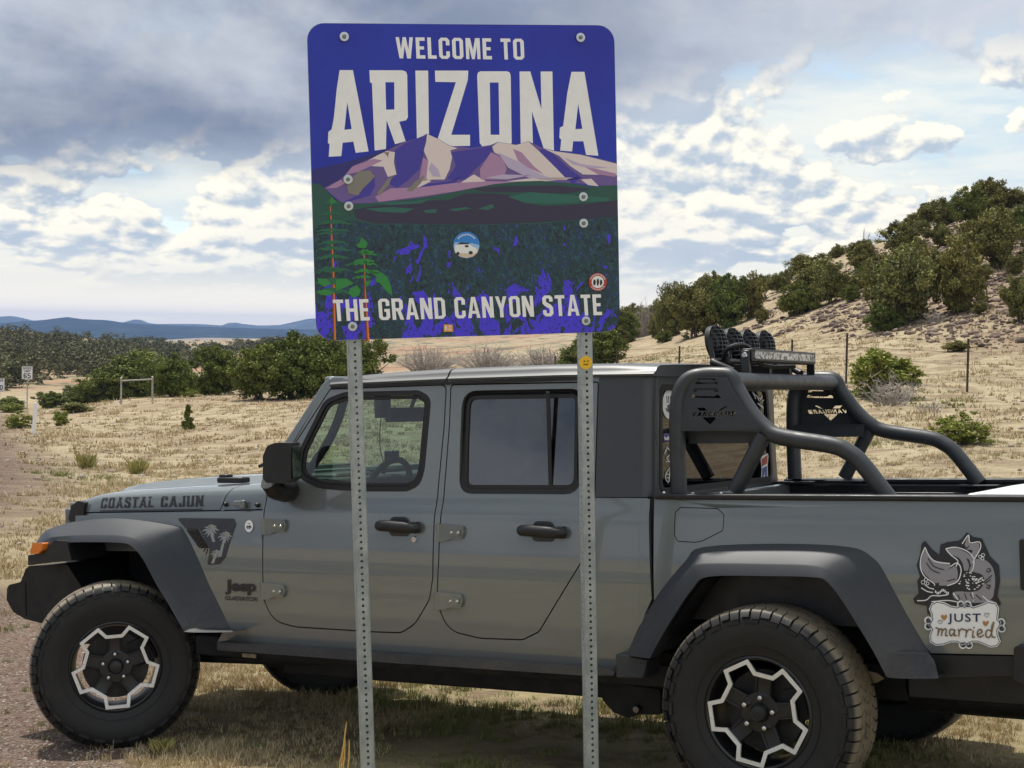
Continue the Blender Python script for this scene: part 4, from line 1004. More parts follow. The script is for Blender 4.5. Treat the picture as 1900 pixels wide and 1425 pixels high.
    bm = bmesh.new(); add_lathe(bm, [(0, -.128), (.006, -.127), (.0105, -.123), (.0125, -.115), (.0125, -.098), (.015, -.090)], 6 * 3); res['lug_nut'] = bm
    bm = bmesh.new(); add_lathe(bm, [(.07, -.02), (.07, -.035), (.165, -.035), (.165, -.010)], 48); res['brake_disc'] = bm
    bm = bmesh.new(); add_box(bm, (.13, -.03, .06), (.09, .07, .13), Matrix.Rotation(-.4, 3, 'Y')); res['brake_caliper'] = bm
    return res
WM = wheel_meshes()
def dirty_rubber():
    m, nt, b = newmat('tyre_rubber'); tc = nt.node('ShaderNodeTexCoord').outputs['Object']; x, y, z = nt.sep(tc)[:3]
    r = nt.m('SQRT', nt.m('ADD', nt.m('MULTIPLY', x, x), nt.m('MULTIPLY', z, z))); n = nt.noise(tc, 12, 6, .7)
    f = nt.m('MULTIPLY', nt.ss(r, .402, .418), nt.ss(n, .25, .6, .35, 1.)); f2 = nt.m('MULTIPLY', nt.ss(n, .45, .8), .05)
    nt.put(b.inputs['Base Color'], nt.mix(nt.m('MAXIMUM', nt.m('MULTIPLY', f, .8), f2), (.012, .012, .0125), (.30, .25, .18))); b.inputs['Roughness'].default_value = .62
    nt.put(b.inputs['Normal'], nt.bump(nt.noise(tc, 90, 4, .6), .25, .002)); return m
M_tyre = dirty_rubber()
MATW = {'tyre': M_tyre, 'tread': M_tyre, 'rim': M_rim, 'rim_ring': M_alu, 'hub_cap': M_rim, 'lug_nut': M_nut, 'brake_disc': M_rotor, 'brake_caliper': M_under, 'spoke_ridge': M_rim}
wmesh = {}
for k, bm in WM.items():
    if k[0] == '_': continue
    o = bm_obj(k, bm, MATW[k], None, bevel=.0015 if k in ('rim', 'rim_ring') else 0, seg=2, sharp=35); wmesh[k] = o
def place_wheel(x, y, steer, spin, z=RT - .006):
    """wheel = rim; tyre, tread, ring, cap, nuts and brake are its pieces"""
    Mw = Matrix.Translation((x, y, z)) @ Matrix.Rotation(steer, 4, 'Z')
    if y > 0: Mw = Mw @ Matrix.Rotation(math.pi, 4, 'Z')
    Mw = Mw @ Matrix.Rotation(spin, 4, 'Y')
    rim = wmesh['rim'].copy(); rim.name = 'wheel'; COL.objects.link(rim); rim.parent = truck; rim.matrix_local = Mw
    for k in ('tyre', 'tread', 'rim_ring', 'hub_cap', 'spoke_ridge', 'brake_disc', 'brake_caliper'):
        o = wmesh[k].copy(); COL.objects.link(o); o.parent = rim
    for q in range(5):
        o = wmesh['lug_nut'].copy(); COL.objects.link(o); o.parent = rim; a = math.pi / 2 + q * 2 * math.pi / 5; o.location = (.0635 * math.cos(a), 0, .0635 * math.sin(a))
STEER = math.radians(44)
YW = .8175
place_wheel(-.043, -.878, STEER, math.radians(-2), z=.405); place_wheel(.0, .80, STEER, .3)
place_wheel(3.474, -YW, 0, math.radians(10.7)); place_wheel(3.487, YW, 0, 1.0)
for o in wmesh.values(): bpy.data.objects.remove(o)

# ---- sport bar ---------------------------------------------------------------------------------------------
RB = .035
def barside():
    y = -.68
    up = [(*S(u, v, y),) for u, v in ((1262, 914), (1259, 840), (1259, 760), (1264, 725), (1277, 704), (1300, 697), (1330, 696), (1352, 700), (1364, 724), (1392, 766), (1422, 796), (1453, 811), (1544, 826), (1574, 838), (1601, 860), (1652, 926))]
    ys = [-.69] * 3 + [-.685, -.67, -.655, -.65, -.65, -.655, -.67, -.68] + [-.69] * 5
    pts = [(p_[0], yy, p_[1]) for p_, yy in zip(up, ys)]
    return pts
bp_ = barside()
bm = bmesh.new(); add_tube(bm, smooth_line(bp_, 6), RB, 20)
sb = part(bm_obj('sport_bar_tube', bm, M_bar, truck))
bm = bmesh.new(); a = S(1418, 806, -.69); b = S(1364, 912, -.69); add_tube(bm, [(a[0], -.69, a[1]), (b[0], -.69, b[1])], RB * .95, 20); part(bm_obj('sport_bar_brace', bm, M_bar, truck))
a = S(1350, 703, -.65); cb1 = (a[0] + .01, a[1] - .008)
bm = bmesh.new(); add_tube(bm, smooth_line([(cb1[0] - .03, -.67, cb1[1] - .02), (cb1[0], -.60, cb1[1]), (cb1[0], -.50, cb1[1]), (cb1[0], .5, cb1[1]), (cb1[0], .60, cb1[1]), (cb1[0] - .03, .67, cb1[1] - .02)], 5), RB * 1.02, 20); crossbar = bm_obj('sport_bar_crossbar', bm, M_bar, truck)
bm = bmesh.new()
for px_ in ((1262, 917), (1365, 915), (1650, 926)):
    p_ = S(*px_, -.69); add_box(bm, (p_[0], -.70, p_[1] - .01), (.19, .12, .010)); 
part(bm_obj('sport_bar_foot', bm, M_bar, truck, bevel=.003))
for px_ in ((1234, 914), (1287, 916), (1606, 924), (1340, 915)):
    p_ = S(*px_, -.72); bm = bmesh.new(); add_lathe(bm, [(0, .014), (.006, .014), (.010, .009), (.011, 0)], 12, axis='z', c=(p_[0], -.73, p_[1] - .008)); part(bm_obj('foot_bolt', bm, M_nut, truck))
# block letters as stencil polygons (unit height, slab style), used for cut-outs and print
def G(*s): return s
GLY = {
 'A': (.62, [[(0, 0), (.17, 0), (.205, .2), (.415, .2), (.45, 0), (.62, 0), (.41, 1), (.21, 1)]], [[(.235, .34), (.385, .34), (.31, .78)]]),
 'B': (.56, [[(0, 0), (.40, 0), (.56, .12), (.56, .42), (.48, .5), (.56, .58), (.56, .88), (.40, 1), (0, 1)]], [[(.18, .15), (.36, .15), (.38, .2), (.38, .38), (.36, .43), (.18, .43)], [(.18, .58), (.36, .58), (.38, .62), (.38, .8), (.36, .85), (.18, .85)]]),
 'C': (.54, [[(.54, .36), (.54, .12), (.42, 0), (.12, 0), (0, .12), (0, .88), (.12, 1), (.42, 1), (.54, .88), (.54, .64), (.36, .64), (.36, .82), (.32, .86), (.22, .86), (.18, .82), (.18, .18), (.22, .14), (.32, .14), (.36, .18), (.36, .36)]], []),
 'D': (.55, [[(0, 0), (.40, 0), (.55, .14), (.55, .86), (.40, 1), (0, 1)]], [[(.18, .14), (.33, .14), (.37, .2), (.37, .8), (.33, .86), (.18, .86)]]),
 'E': (.45, [[(0, 0), (.45, 0), (.45, .16), (.18, .16), (.18, .43), (.40, .43), (.40, .58), (.18, .58), (.18, .84), (.45, .84), (.45, 1), (0, 1)]], []),
 'G': (.55, [[(.55, .52), (.55, .12), (.43, 0), (.12, 0), (0, .12), (0, .88), (.12, 1), (.43, 1), (.55, .88), (.55, .66), (.37, .66), (.37, .82), (.33, .86), (.22, .86), (.18, .82), (.18, .18), (.22, .14), (.33, .14), (.37, .18), (.37, .38), (.28, .38), (.28, .52)]], []),
 'H': (.57, [[(0, 0), (.18, 0), (.18, .42), (.39, .42), (.39, 0), (.57, 0), (.57, 1), (.39, 1), (.39, .58), (.18, .58), (.18, 1), (0, 1)]], []),
 'I': (.18, [[(0, 0), (.18, 0), (.18, 1), (0, 1)]], []),
 'J': (.48, [[(0, .34), (0, .12), (.11, 0), (.37, 0), (.48, .12), (.48, 1), (.30, 1), (.30, .18), (.27, .14), (.21, .14), (.18, .18), (.18, .34)]], []),
 'L': (.43, [[(0, 0), (.43, 0), (.43, .16), (.18, .16), (.18, 1), (0, 1)]], []),
 'M': (.72, [[(0, 0), (.16, 0), (.16, .62), (.29, 0), (.43, 0), (.56, .62), (.56, 0), (.72, 0), (.72, 1), (.49, 1), (.36, .42), (.23, 1), (0, 1)]], []),
 'N': (.58, [[(0, 0), (.17, 0), (.17, .58), (.38, 0), (.58, 0), (.58, 1), (.41, 1), (.41, .45), (.21, 1), (0, 1)]], []),
 'O': (.55, [[(.12, 0), (.43, 0), (.55, .12), (.55, .88), (.43, 1), (.12, 1), (0, .88), (0, .12)]], [[(.22, .14), (.33, .14), (.37, .18), (.37, .82), (.33, .86), (.22, .86), (.18, .82), (.18, .18)]]),
 'P': (.54, [[(0, 0), (.18, 0), (.18, .38), (.42, .38), (.54, .5), (.54, .88), (.42, 1), (0, 1)]], [[(.18, .53), (.33, .53), (.36, .57), (.36, .81), (.33, .85), (.18, .85)]]),
 'R': (.57, [[(0, 0), (.18, 0), (.18, .40), (.25, .40), (.38, 0), (.57, 0), (.43, .42), (.55, .54), (.55, .88), (.43, 1), (0, 1)]], [[(.18, .55), (.34, .55), (.37, .59), (.37, .81), (.34, .85), (.18, .85)]]),
 'S': (.53, [[(0, .30), (0, .12), (.12, 0), (.41, 0), (.53, .12), (.53, .42), (.42, .56), (.20, .68), (.18, .80), (.22, .86), (.31, .86), (.35, .82), (.35, .70), (.53, .70), (.53, .88), (.41, 1), (.12, 1), (0, .88), (0, .62), (.10, .50), (.33, .37), (.35, .20), (.31, .14), (.22, .14), (.18, .18), (.18, .30)]], []),
 'T': (.50, [[(.16, 0), (.34, 0), (.34, .84), (.50, .84), (.50, 1), (0, 1), (0, .84), (.16, .84)]], []),
 'U': (.55, [[(0, 1), (0, .12), (.12, 0), (.43, 0), (.55, .12), (.55, 1), (.37, 1), (.37, .18), (.33, .14), (.22, .14), (.18, .18), (.18, 1)]], []),
 'V': (.60, [[(.21, 0), (.39, 0), (.60, 1), (.42, 1), (.30, .35), (.18, 1), (0, 1)]], []),
 'W': (.86, [[(.15, 0), (.33, 0), (.43, .58), (.53, 0), (.71, 0), (.86, 1), (.69, 1), (.61, .42), (.51, 1), (.35, 1), (.25, .42), (.17, 1), (0, 1)]], []),
 'Y': (.58, [[(.20, 0), (.38, 0), (.38, .40), (.58, 1), (.40, 1), (.29, .62), (.18, 1), (0, 1), (.20, .40)]], []),
 'Z': (.50, [[(0, 0), (.5, 0), (.5, .16), (.2, .16), (.5, .86), (.5, 1), (0, 1), (0, .84), (.30, .84), (0, .14)]], []),
 '6': (.53, [[(.12, 0), (.41, 0), (.53, .12), (.53, .48), (.41, .58), (.18, .58), (.18, .80), (.22, .86), (.35, .86), (.35, .74), (.53, .74), (.53, .88), (.41, 1), (.12, 1), (0, .88), (0, .12)]], [[(.18, .16), (.35, .16), (.35, .42), (.18, .42)]]),
 '5': (.53, [[(0, .26), (0, .12), (.12, 0), (.41, 0), (.53, .12), (.53, .50), (.41, .62), (.18, .62), (.18, .84), (.50, .84), (.50, 1), (0, 1), (0, .48), (.33, .48), (.35, .44), (.35, .18), (.31, .14), (.22, .14), (.18, .18), (.18, .26)]], []),
 '0': (.55, [[(.12, 0), (.43, 0), (.55, .12), (.55, .88), (.43, 1), (.12, 1), (0, .88), (0, .12)]], [[(.18, .18), (.37, .18), (.37, .82), (.18, .82)]]),
}
def text_polys(txt, x0, z0, x1, z1, track=.09, slant=0., space=.30):
    """block lettering fitted to a box: list of (outer, holes) in 2-D"""
    adv = 0; gl = []
    for c in txt:
        if c == ' ': adv += space; continue
        w, o, h = GLY[c]; gl.append((adv, o, h)); adv += w + track
    adv -= track; sx = (x1 - x0) / adv; sz = z1 - z0; out = []
    for a, o, h in gl:
        f = lambda p_: (x0 + (a + p_[0]) * sx + slant * p_[1] * sz, z0 + p_[1] * sz)
        out.append(([f(p_) for p_ in o[0]], [[f(p_) for p_ in q] for q in h]))
    return out
# side plate with slots and the pierced maker's logo
yp = -.706
plate = [S(*q, yp) for q in ((1262, 740), (1266, 722), (1278, 706), (1300, 699), (1346, 699), (1362, 728), (1390, 768), (1411, 792), (1411, 801), (1264, 798))]
def bx(u0, v0, u1, v1, du=3): return [S(*q, yp) for q in ((u0 + du, v0), (u1 - du, v0), (u1, v1), (u0, v1))]
slots = [[S(*q, yp) for q in ((1293, 702), (1324, 702), (1327, 705.5), (1321, 705.5), (1318, 704), (1298, 704), (1295, 705.5), (1290, 705.5))],
         [S(*q, yp) for q in ((1290, 708), (1295, 708), (1299, 710), (1321, 710), (1325, 708.5), (1328, 708.5), (1330, 713), (1287, 712.5))],
         [S(*q, yp) for q in ((1286, 720), (1330, 720.5), (1331, 727), (1326, 727), (1322, 724), (1294, 723.5), (1290, 726.5), (1284, 726.5))],
         [S(*q, yp) for q in ((1283, 732), (1288, 732), (1293, 735), (1324, 735.5), (1329, 732.5), (1334, 732.5), (1337, 738.5), (1281, 738))]]
A_ = S(1282, 774, yp); B_ = S(1366, 766, yp)
lx0, lx1 = A_[0], B_[0]; lz0, lz1 = A_[1] + .002, A_[1] + .021; cx_ = S(1317, 770, yp)
logo = [o_ for o_, h_ in text_polys('VANGUARD', lx0, lz0, lx1 - .006, lz1, .10, .35)]
logo.append([(cx_[0] - .035, lz0 - .004), (cx_[0] + .037, lz0 - .004), (cx_[0] + .002, lz0 - .036)])
logo.append([(cx_[0] - .060, lz1 + .018), (cx_[0] - .024, lz1 + .018), (cx_[0] - .010, lz1 + .005), (cx_[0] - .048, lz1 + .005)])
logo.append([(cx_[0] + .038, lz1 + .004), (cx_[0] + .050, lz1 + .004), (cx_[0] + .082, lz1 + .020), (cx_[0] + .070, lz1 + .021)])
def plate_obj(far):
    """pierced side plate; the maker's logo reads from outside on either side"""
    lg = [[(lx0 + lx1 - a, b_) for a, b_ in q][::-1] for q in logo] if far else logo
    bm = bmesh.new(); fill_poly(bm, [plate] + slots + lg, None)
    for v in bm.verts: v.co.y = yp + max(0, (v.co.z - 1.60)) * .12 - .006
    r = bmesh.ops.extrude_face_region(bm, geom=bm.faces[:])
    for e in r['geom']:
        if isinstance(e, bmesh.types.BMVert): e.co.y += .005
    zb = plate[-1][1]; add_box(bm, ((plate[-1][0] + plate[-2][0]) / 2, yp + .035, zb - .002), (plate[-2][0] - plate[-1][0], .09, .005))
    add_box(bm, ((plate[-1][0] + plate[-2][0]) / 2, yp + .075, zb - .03), (plate[-2][0] - plate[-1][0], .005, .06))
    o = part(bm_obj('sport_bar_plate', bm, M_bar, truck, smooth=False), False)
    if far: o.scale = (1, -1, 1)
plate_obj(False); plate_obj(True)

# off-road lamps on the front light rail
lr = empty_y = None
zl0 = S(1336, 670, -.3)
bm = bmesh.new(); add_tube(bm, smooth_line([(3.19, -.42, 1.80), (3.10, -.42, 1.84), (3.10, -.36, 1.845), (3.10, 0, 1.845), (3.10, .42, 1.84), (3.19, .42, 1.80)], 5), .016, 12)
for y in (-.30, -.10, .10, .30): add_box(bm, (3.10, y, 1.853), (.04, .03, .03))
for y in (-.25, .0, .25): add_box(bm, (3.15, y, 1.81), (.10, .03, .045))
light_rail = bm_obj('light_rail', bm, M_blk, truck, bevel=.003)
for q, (u, v) in enumerate(((1331, 636), (1362, 639), (1391, 641), (1421, 641))):
    y = -.30 + .20 * q; x_, z_ = S(u, v, y)
    bm = bmesh.new(); R_ = .080 - .002 * q
    add_lathe(bm, [(R_ * .8, -.030), (R_ * .98, -.026), (R_, -.016), (R_, .0), (R_ * .86, .003), (R_ * .82, .008), (R_ * .55, .024), (R_ * .25, .031), (0, .032)], 36, axis='x')
    lamp = bm_obj('spot_lamp', bm, M_blk, truck)
    lamp.location = (x_, y, z_); lamp.rotation_euler = (0, math.radians(-9), 0)
    bm = bmesh.new()
    def slab(axis, off, th=.0028):
        t = off / (R_ * 1.0); hh = R_ * .97 * math.sqrt(max(0, 1 - t * t)); dp = .036 * math.sqrt(max(0, 1 - t * t)); n_ = 9; L0 = []; L1 = []
        for q_ in range(n_ + 1):
            a = math.pi * q_ / n_; x_a, y_a = .004 + dp * math.sin(a), hh * math.cos(a)
            for LL, s_ in ((L0, -th / 2), (L1, th / 2)): LL.append(bm.verts.new((x_a, y_a, off + s_) if axis == 'z' else (x_a, off + s_, y_a)))
        bm.faces.new(L0); bm.faces.new(L1[::-1])
        for q_ in range(n_): bm.faces.new((L0[q_], L0[q_ + 1], L1[q_ + 1], L1[q_]))
    for k in range(9): slab('z', -.072 + .018 * k)
    for k in range(5): slab('y', -.06 + .03 * k)
    f_ = bm_obj('cooling_fin', bm, M_blk2, lamp, smooth=False); tag(f_, kind='stuff')
    bm = bmesh.new(); add_lathe(bm, [(0, -.036), (R_ * .7, -.033), (R_ * .8, -.029)], 30, axis='x'); bm_obj('lamp_cover', bm, M_blk, lamp)
    bm = bmesh.new(); add_box(bm, (0, -R_ - .004, -R_ * .45), (.022, .006, R_ * 1.3)); add_box(bm, (0, R_ + .004, -R_ * .45), (.022, .006, R_ * 1.3)); add_box(bm, (0, 0, -R_ - .018), (.03, R_ * 2, .008)); bm_obj('lamp_bracket', bm, M_blk2, lamp)
# LED bar
bm = bmesh.new(); xl, zl = 3.235, 1.868
add_box(bm, (xl, .02, zl), (.060, .80, .058)); lb = bm_obj('light_bar', bm, M_blk, truck, bevel=.006, seg=2)
def led_mat():
    m, nt, b = newmat('led_optics'); tc = nt.node('ShaderNodeTexCoord').outputs['Object']; v = nt.voro(tc, 85, 'Color'); nt.put(b.inputs['Base Color'], nt.mix(nt.ss(nt.sep(v)[0], .2, .8), (.05, .05, .05), (.55, .55, .54))); b.inputs['Roughness'].default_value = .2; b.inputs['Metallic'].default_value = .6; return m
bm = bmesh.new(); add_box(bm, (xl + .0305, .02, zl + .002), (.004, .75, .034)); bm_obj('led_strip', bm, led_mat(), lb)
bm = bmesh.new(); add_box(bm, (xl + .034, .02, zl + .020), (.006, .76, .004)); add_box(bm, (xl + .034, .02, zl - .016), (.006, .76, .004)); bm_obj('led_bezel', bm, M_blk2, lb)
for s in (-1, 1):
    bm = bmesh.new(); add_box(bm, (xl, .02 + s * .408, zl - .03), (.040, .008, .10)); add_box(bm, (xl, .02 + s * .395, zl - .085), (.06, .04, .012)); bm_obj('light_bar_bracket', bm, M_blk2, lb, bevel=.003)
    bm = bmesh.new(); add_lathe(bm, [(0, -.012), (.010, -.012), (.013, -.006), (.014, 0)], 14, c=(xl, .02 + s * .412 + (0 if s < 0 else .012), zl)); bm_obj('bracket_bolt', bm, M_nut, lb)
bm = bmesh.new(); add_tube(bm, smooth_line([(3.12, -.36, 1.85), (3.16, -.40, 1.90), (3.22, -.33, 1.91), (3.20, -.10, 1.83), (3.2, .3, 1.83)], 6), .010, 8); bm_obj('lamp_cable', bm, M_blk, light_rail)

# ---- decals on the truck --------------------------------------------------------------------------------------------
def decal(name, polys, place, m, parent, th=0, both=False):
    """flat printed shapes; polys = [(outer, holes)], place(a, b) -> 3-D"""
    bm = bmesh.new()
    for o_, h_ in polys: fill_poly(bm, [o_] + list(h_), None)
    bmesh.ops.recalc_face_normals(bm, faces=bm.faces)
    for v in bm.verts: v.co = Vector(place(v.co.x, v.co.z))
    o = bm_obj(name, bm, m, parent, smooth=False)
    return o
def onbody(off=.0045, hw=hw_body): return lambda x, z: (x, -(hw(z) + off), z)
def circ(cx, cz, r, n=24, rz=None): rz = rz or r; return [(cx + r * math.cos(2 * math.pi * k / n), cz + rz * math.sin(2 * math.pi * k / n)) for k in range(n)]
# bonnet lettering on the bonnet flank
def onhood(x, z):
    w = hood_w(x); zb, zs, zc = hood_z(x)
    a = float(np.interp(z, [zb + .003, zb + .02, zs - .035, zs - .014, zs, zs + .010, zs + .018], [w, w - .002, w - .008, w - .018, w - .035, w - .075, w - .16]))
    return (x, -a - .003, z)
M_letter = mat('charcoal_lettering', (.035, .035, .04), .5)
hx0, _ = S(184, 940, -.66); hx1, _ = S(378, 935, -.70)
def hood_text():
    polys = []
    for txt, f0, f1 in (('COASTAL', 0, .525), ('CAJUN', .60, 1.0)):
        for o_, h_ in text_polys(txt, f0, 0, f1, 1, .16, 0.):
            polys.append((o_, h_)); w = [p_[0] for p_ in o_]
    def pl(a, b):
        x = hx0 + (hx1 - hx0) * a + .004; zb, zs, zc = hood_z(x); return onhood(x, float(zb) + .022 + b * .056)
    decal('bonnet_lettering', polys, pl, M_letter, hood)
    # serifs and underline
    pol2 = [([(0, -.32), (1.0, -.32), (1.0, -.20), (0, -.20)], [])]
    decal('lettering_underline', [([(k / 20, -.30), ((k + 1) / 20, -.30), ((k + 1) / 20, -.20), (k / 20, -.20)], []) for k in range(20)], pl, M_letter, hood)
    ser = []
    for o_, h_ in polys:
        xs_ = sorted(set(round(p_[0], 4) for p_ in o_ if p_[1] in (0, 1)))
        if len(xs_) > 1:
            for zz in (0, .93):
                pts_ = sorted(p_[0] for p_ in o_ if abs(p_[1] - (0 if zz == 0 else 1)) < .01)
                for xq in (pts_[0], pts_[-1]): ser.append(([(xq - .008, zz), (xq + .008, zz), (xq + .008, zz + .07), (xq - .008, zz + .07)], []))
    decal('lettering_serif', ser, lambda a, b: (lambda p_: (p_[0], p_[1] - .0006, p_[2]))(pl(a, b)), M_letter, hood)
hood_text()
# vinyl triangle with palms behind the flare
tri = fillet(PB([(329, 961), (434, 962), (438, 972), (418, 1034), (408, 1046), (386, 1048), (390, 1018), (372, 984), (345, 980)]), .01)
M_tri = mat('gloss_black_vinyl', (.018, .016, .016), .25, coat=.6); M_palm = mat('grey_print', (.30, .32, .31), .4)
decal('palm_decal', [(tri, [])], onbody(.0045), M_tri, body)
def palm(u, v, s, trunk):
    pol = []
    for a in range(0, 360, 33):
        a_ = math.radians(a + 10); L = s * (1 if math.sin(a_) > -.3 else .8)
        tip = (u + L * math.cos(a_), v - L * .85 * math.sin(a_) + .25 * s); mid = (u + .55 * L * math.cos(a_ + .25), v - .65 * L * math.sin(a_ + .25)); mid2 = (u + .5 * L * math.cos(a_ - .22), v - .5 * L * math.sin(a_ - .22))
        pol.append((PB([(u, v), mid, tip, mid2]), []))
    pol.append((PB([(u - 2, v), (u + 2, v), (u + 3 + trunk[0], v + trunk[1]), (u - 3 + trunk[0], v + trunk[1])]), [])); return pol
for k_, a_ in enumerate(((392, 983, 17, (6, 22)), (419, 995, 15, (-10, 38)), (402, 1027, 12, (-6, 18)))):
    decal('palm_print', palm(*a_), onbody(.0052 + .0004 * k_), M_palm, body)
# maker's badge and model name
def text_obj(name, txt, place, m, parent, size=1., offset=0., sx=1., shear=0., ext=0.):
    cu = bpy.data.curves.new('t', 'FONT'); cu.body = txt; cu.size = size; cu.offset = offset; cu.shear = shear; cu.resolution_u = 3; cu.space_character = sx
    ob = bpy.data.objects.new('t', cu); COL.objects.link(ob); dg = bpy.context.evaluated_depsgraph_get(); me = bpy.data.meshes.new_from_object(ob.evaluated_get(dg)); bpy.data.objects.remove(ob); bpy.data.curves.remove(cu)
    xs = [v.co.x for v in me.vertices]; ys = [v.co.y for v in me.vertices]; x0, x1, y0, y1 = min(xs), max(xs), min(ys), max(ys)
    for v in me.vertices: v.co = Vector(place((v.co.x - x0) / (x1 - x0), (v.co.y - y0) / (y1 - y0)))
    me.name = name; me.materials.clear(); me.materials.append(m); o = bpy.data.objects.new(name, me); return link(o, parent)
def boxpl(c0, c1, c2, hw=hw_body, off=.006):
    """c0 lower-left, c1 lower-right, c2 upper-left picture corners on the body side"""
    a, b, c = Vector(SB(*c0, hw)), Vector(SB(*c1, hw)), Vector(SB(*c2, hw))
    def f(s, t): p_ = a + (b - a) * s + (c - a) * t; return (p_.x, -(hw(p_.y) + off), p_.y)
    return f
text_obj('maker_badge', 'Jeep', boxpl((419, 1103), (475, 1105), (419, 1075)), M_black, body, offset=.035)
text_obj('model_lettering', 'GLADIATOR', boxpl((418, 1113), (479, 1116), (418, 1105.5)), M_black, body, offset=.02)
x, z = SB(463, 976); 
decal('round_sticker', [(circ(x, z, .026, 28, .029), [])], onbody(.0045), M_white, body)
decal('sticker_print', [([(x - .018, z - .008), (x + .018, z - .008), (x + .012, z + .002), (x + .004, z + .004), (x - .004, z - .001), (x - .012, z + .003)], []), ([(x - .012, z - .014), (x + .012, z - .014), (x + .012, z - .011), (x - .012, z - .011)], []), ([(x - .01, z + .010), (x + .01, z + .010), (x + .008, z + .013), (x - .008, z + .013)], [])], onbody(.0052), M_letter, body)
# bed side stickers: horned crayfish over a scroll plaque
bed = [o for o in truck.children if o.name.startswith('bed_side')][0]
PX = lambda pts: [SB(1660 + a * 240 / 1140, 960 + b * 300 / 1425, hw_bed) for a, b in pts]
lay = [0]
def sticker(name, outl, m, closed_smooth=0):
    lay[0] += 1
    pol = [(PX(smooth_line(q, closed_smooth, True) if closed_smooth else q), []) for q in outl]
    return decal(name, pol, onbody(.0035 + .0005 * lay[0], hw_bed), m, bed)
M_grey2 = mat('grey_vinyl', (.30, .29, .31), .4); M_navy = mat('navy_print', (.02, .035, .09), .45); M_gold = mat('gold_print', (.30, .21, .12), .45); M_copper = mat('copper_print', (.48, .23, .08), .4)
sticker('crayfish_sticker', [[(165, 715), (215, 665), (200, 560), (225, 520), (195, 420), (225, 330), (240, 230), (270, 205), (330, 280), (395, 330), (405, 240), (470, 215), (560, 205), (590, 190), (640, 130), (690, 170), (770, 185), (800, 250), (840, 340), (920, 420), (930, 560), (905, 690), (940, 760), (900, 800), (330, 860), (290, 850), (285, 780), (180, 760)]], M_black)
sticker('sticker_moon', [[(700, 370), (800, 375), (865, 440), (888, 540), (880, 640), (850, 720), (700, 740), (640, 560), (640, 430)]], M_grey2, 4)
def stroke(pts, w, closed=False, n=4):
    q = [Vector(a) for a in smooth_line(pts, n, closed)]; L = []; R_ = []; m_ = len(q); out = []
    for i in range(m_ - (0 if closed else 1)):
        a, b = q[i], q[(i + 1) % m_]; d = b - a
        if d.length < 1e-6: continue
        d.normalize(); nn = Vector((-d.y, d.x)) * w / 2; e = d * w * .2; out.append([tuple(a + nn - e), tuple(b + nn + e), tuple(b - nn + e), tuple(a - nn - e)])
    return out
sticker('sticker_claw', [smooth_line(q, 4, True) for q in ([(272, 262), (300, 330), (350, 375), (420, 392), (500, 420), (470, 470), (430, 530), (370, 580), (300, 530), (250, 470), (235, 430), (245, 350)], [(455, 275), (540, 270), (620, 300), (680, 350), (690, 440), (660, 480), (620, 470), (600, 400), (560, 350), (480, 320)])], M_grey2)
sticker('sticker_body', [smooth_line(q, 4, True) for q in ([(400, 560), (470, 470), (540, 430), (560, 500), (540, 570), (450, 610), (400, 600)], [(520, 660), (620, 650), (740, 650), (800, 700), (880, 745), (760, 750), (650, 750), (540, 720)], [(620, 240), (655, 160), (665, 230), (740, 225), (745, 290), (700, 370), (670, 340), (690, 290), (640, 280)])], M_grey2)
cl = []
for q in ([(455, 275), (540, 262), (640, 295), (700, 360), (695, 450), (665, 490)], [(455, 275), (500, 330), (560, 380), (545, 430)], [(272, 262), (240, 340), (232, 440), (270, 520), (350, 580), (355, 600)], [(272, 262), (310, 340), (370, 390), (490, 405)], [(600, 230), (655, 155), (668, 222), (748, 215), (760, 270), (705, 370), (690, 400)], [(240, 620), (290, 650), (340, 660)], [(270, 590), (310, 620), (350, 630)], [(205, 732), (280, 728), (330, 690), (400, 690), (470, 680)], [(330, 742), (470, 730), (560, 745)], [(500, 430), (555, 400), (590, 460), (560, 560), (470, 600)], [(780, 690), (830, 735), (890, 750)], [(520, 665), (560, 720)], [(690, 660), (700, 730)]): cl += stroke(q, 9)
for cx, cy, r in ((255, 570, 16), (280, 548, 14), (295, 580, 12), (757, 345, 13), (783, 330, 14), (778, 362, 13)): cl += stroke([(cx + r * math.cos(a), cy + r * math.sin(a)) for a in np.linspace(0, 2 * math.pi, 7)[:-1]], 6, True, 3)
rs = random.Random(5)
for k in range(46):
    a = rs.uniform(0, 2 * math.pi); r = rs.uniform(.2, 1); cx, cy = 680 + 110 * r * math.cos(a), 560 + 78 * r * math.sin(a); s = rs.uniform(6, 13); cl.append([(cx - s, cy), (cx, cy + s * .6), (cx + s, cy), (cx, cy - s * .7)])
for k in range(9): cx, cy = 365 + 14 * k, 655 + 14 * math.sin(k); cl.append([(cx - 5, cy - 14), (cx + 5, cy - 12), (cx + 4, cy + 10), (cx - 6, cy + 9)])
sticker('sticker_shade', [smooth_line([(560, 500), (620, 470), (700, 480), (780, 510), (790, 580), (740, 640), (650, 655), (570, 630)], 3, True), smooth_line([(345, 610), (420, 600), (500, 610), (490, 670), (410, 690), (350, 660)], 3, True)], M_black)
sticker('sticker_outline', cl, M_white)
dk = []
for q in ([(300, 360), (350, 430), (440, 460)], [(285, 400), (330, 460), (400, 490)], [(640, 360), (665, 420), (650, 480)], [(655, 370), (675, 430)], [(560, 680), (580, 720)], [(620, 670), (640, 720)], [(670, 670), (700, 720)], [(720, 680), (770, 725)], [(820, 455), (840, 450), (850, 470), (825, 480), (812, 466)], [(815, 590), (835, 600), (845, 595), (835, 625), (812, 612)], [(790, 570), (860, 510)], [(800, 580), (850, 545)], [(470, 560), (540, 540)], [(620, 250), (640, 270), (660, 250)]): dk += stroke(q, 8)
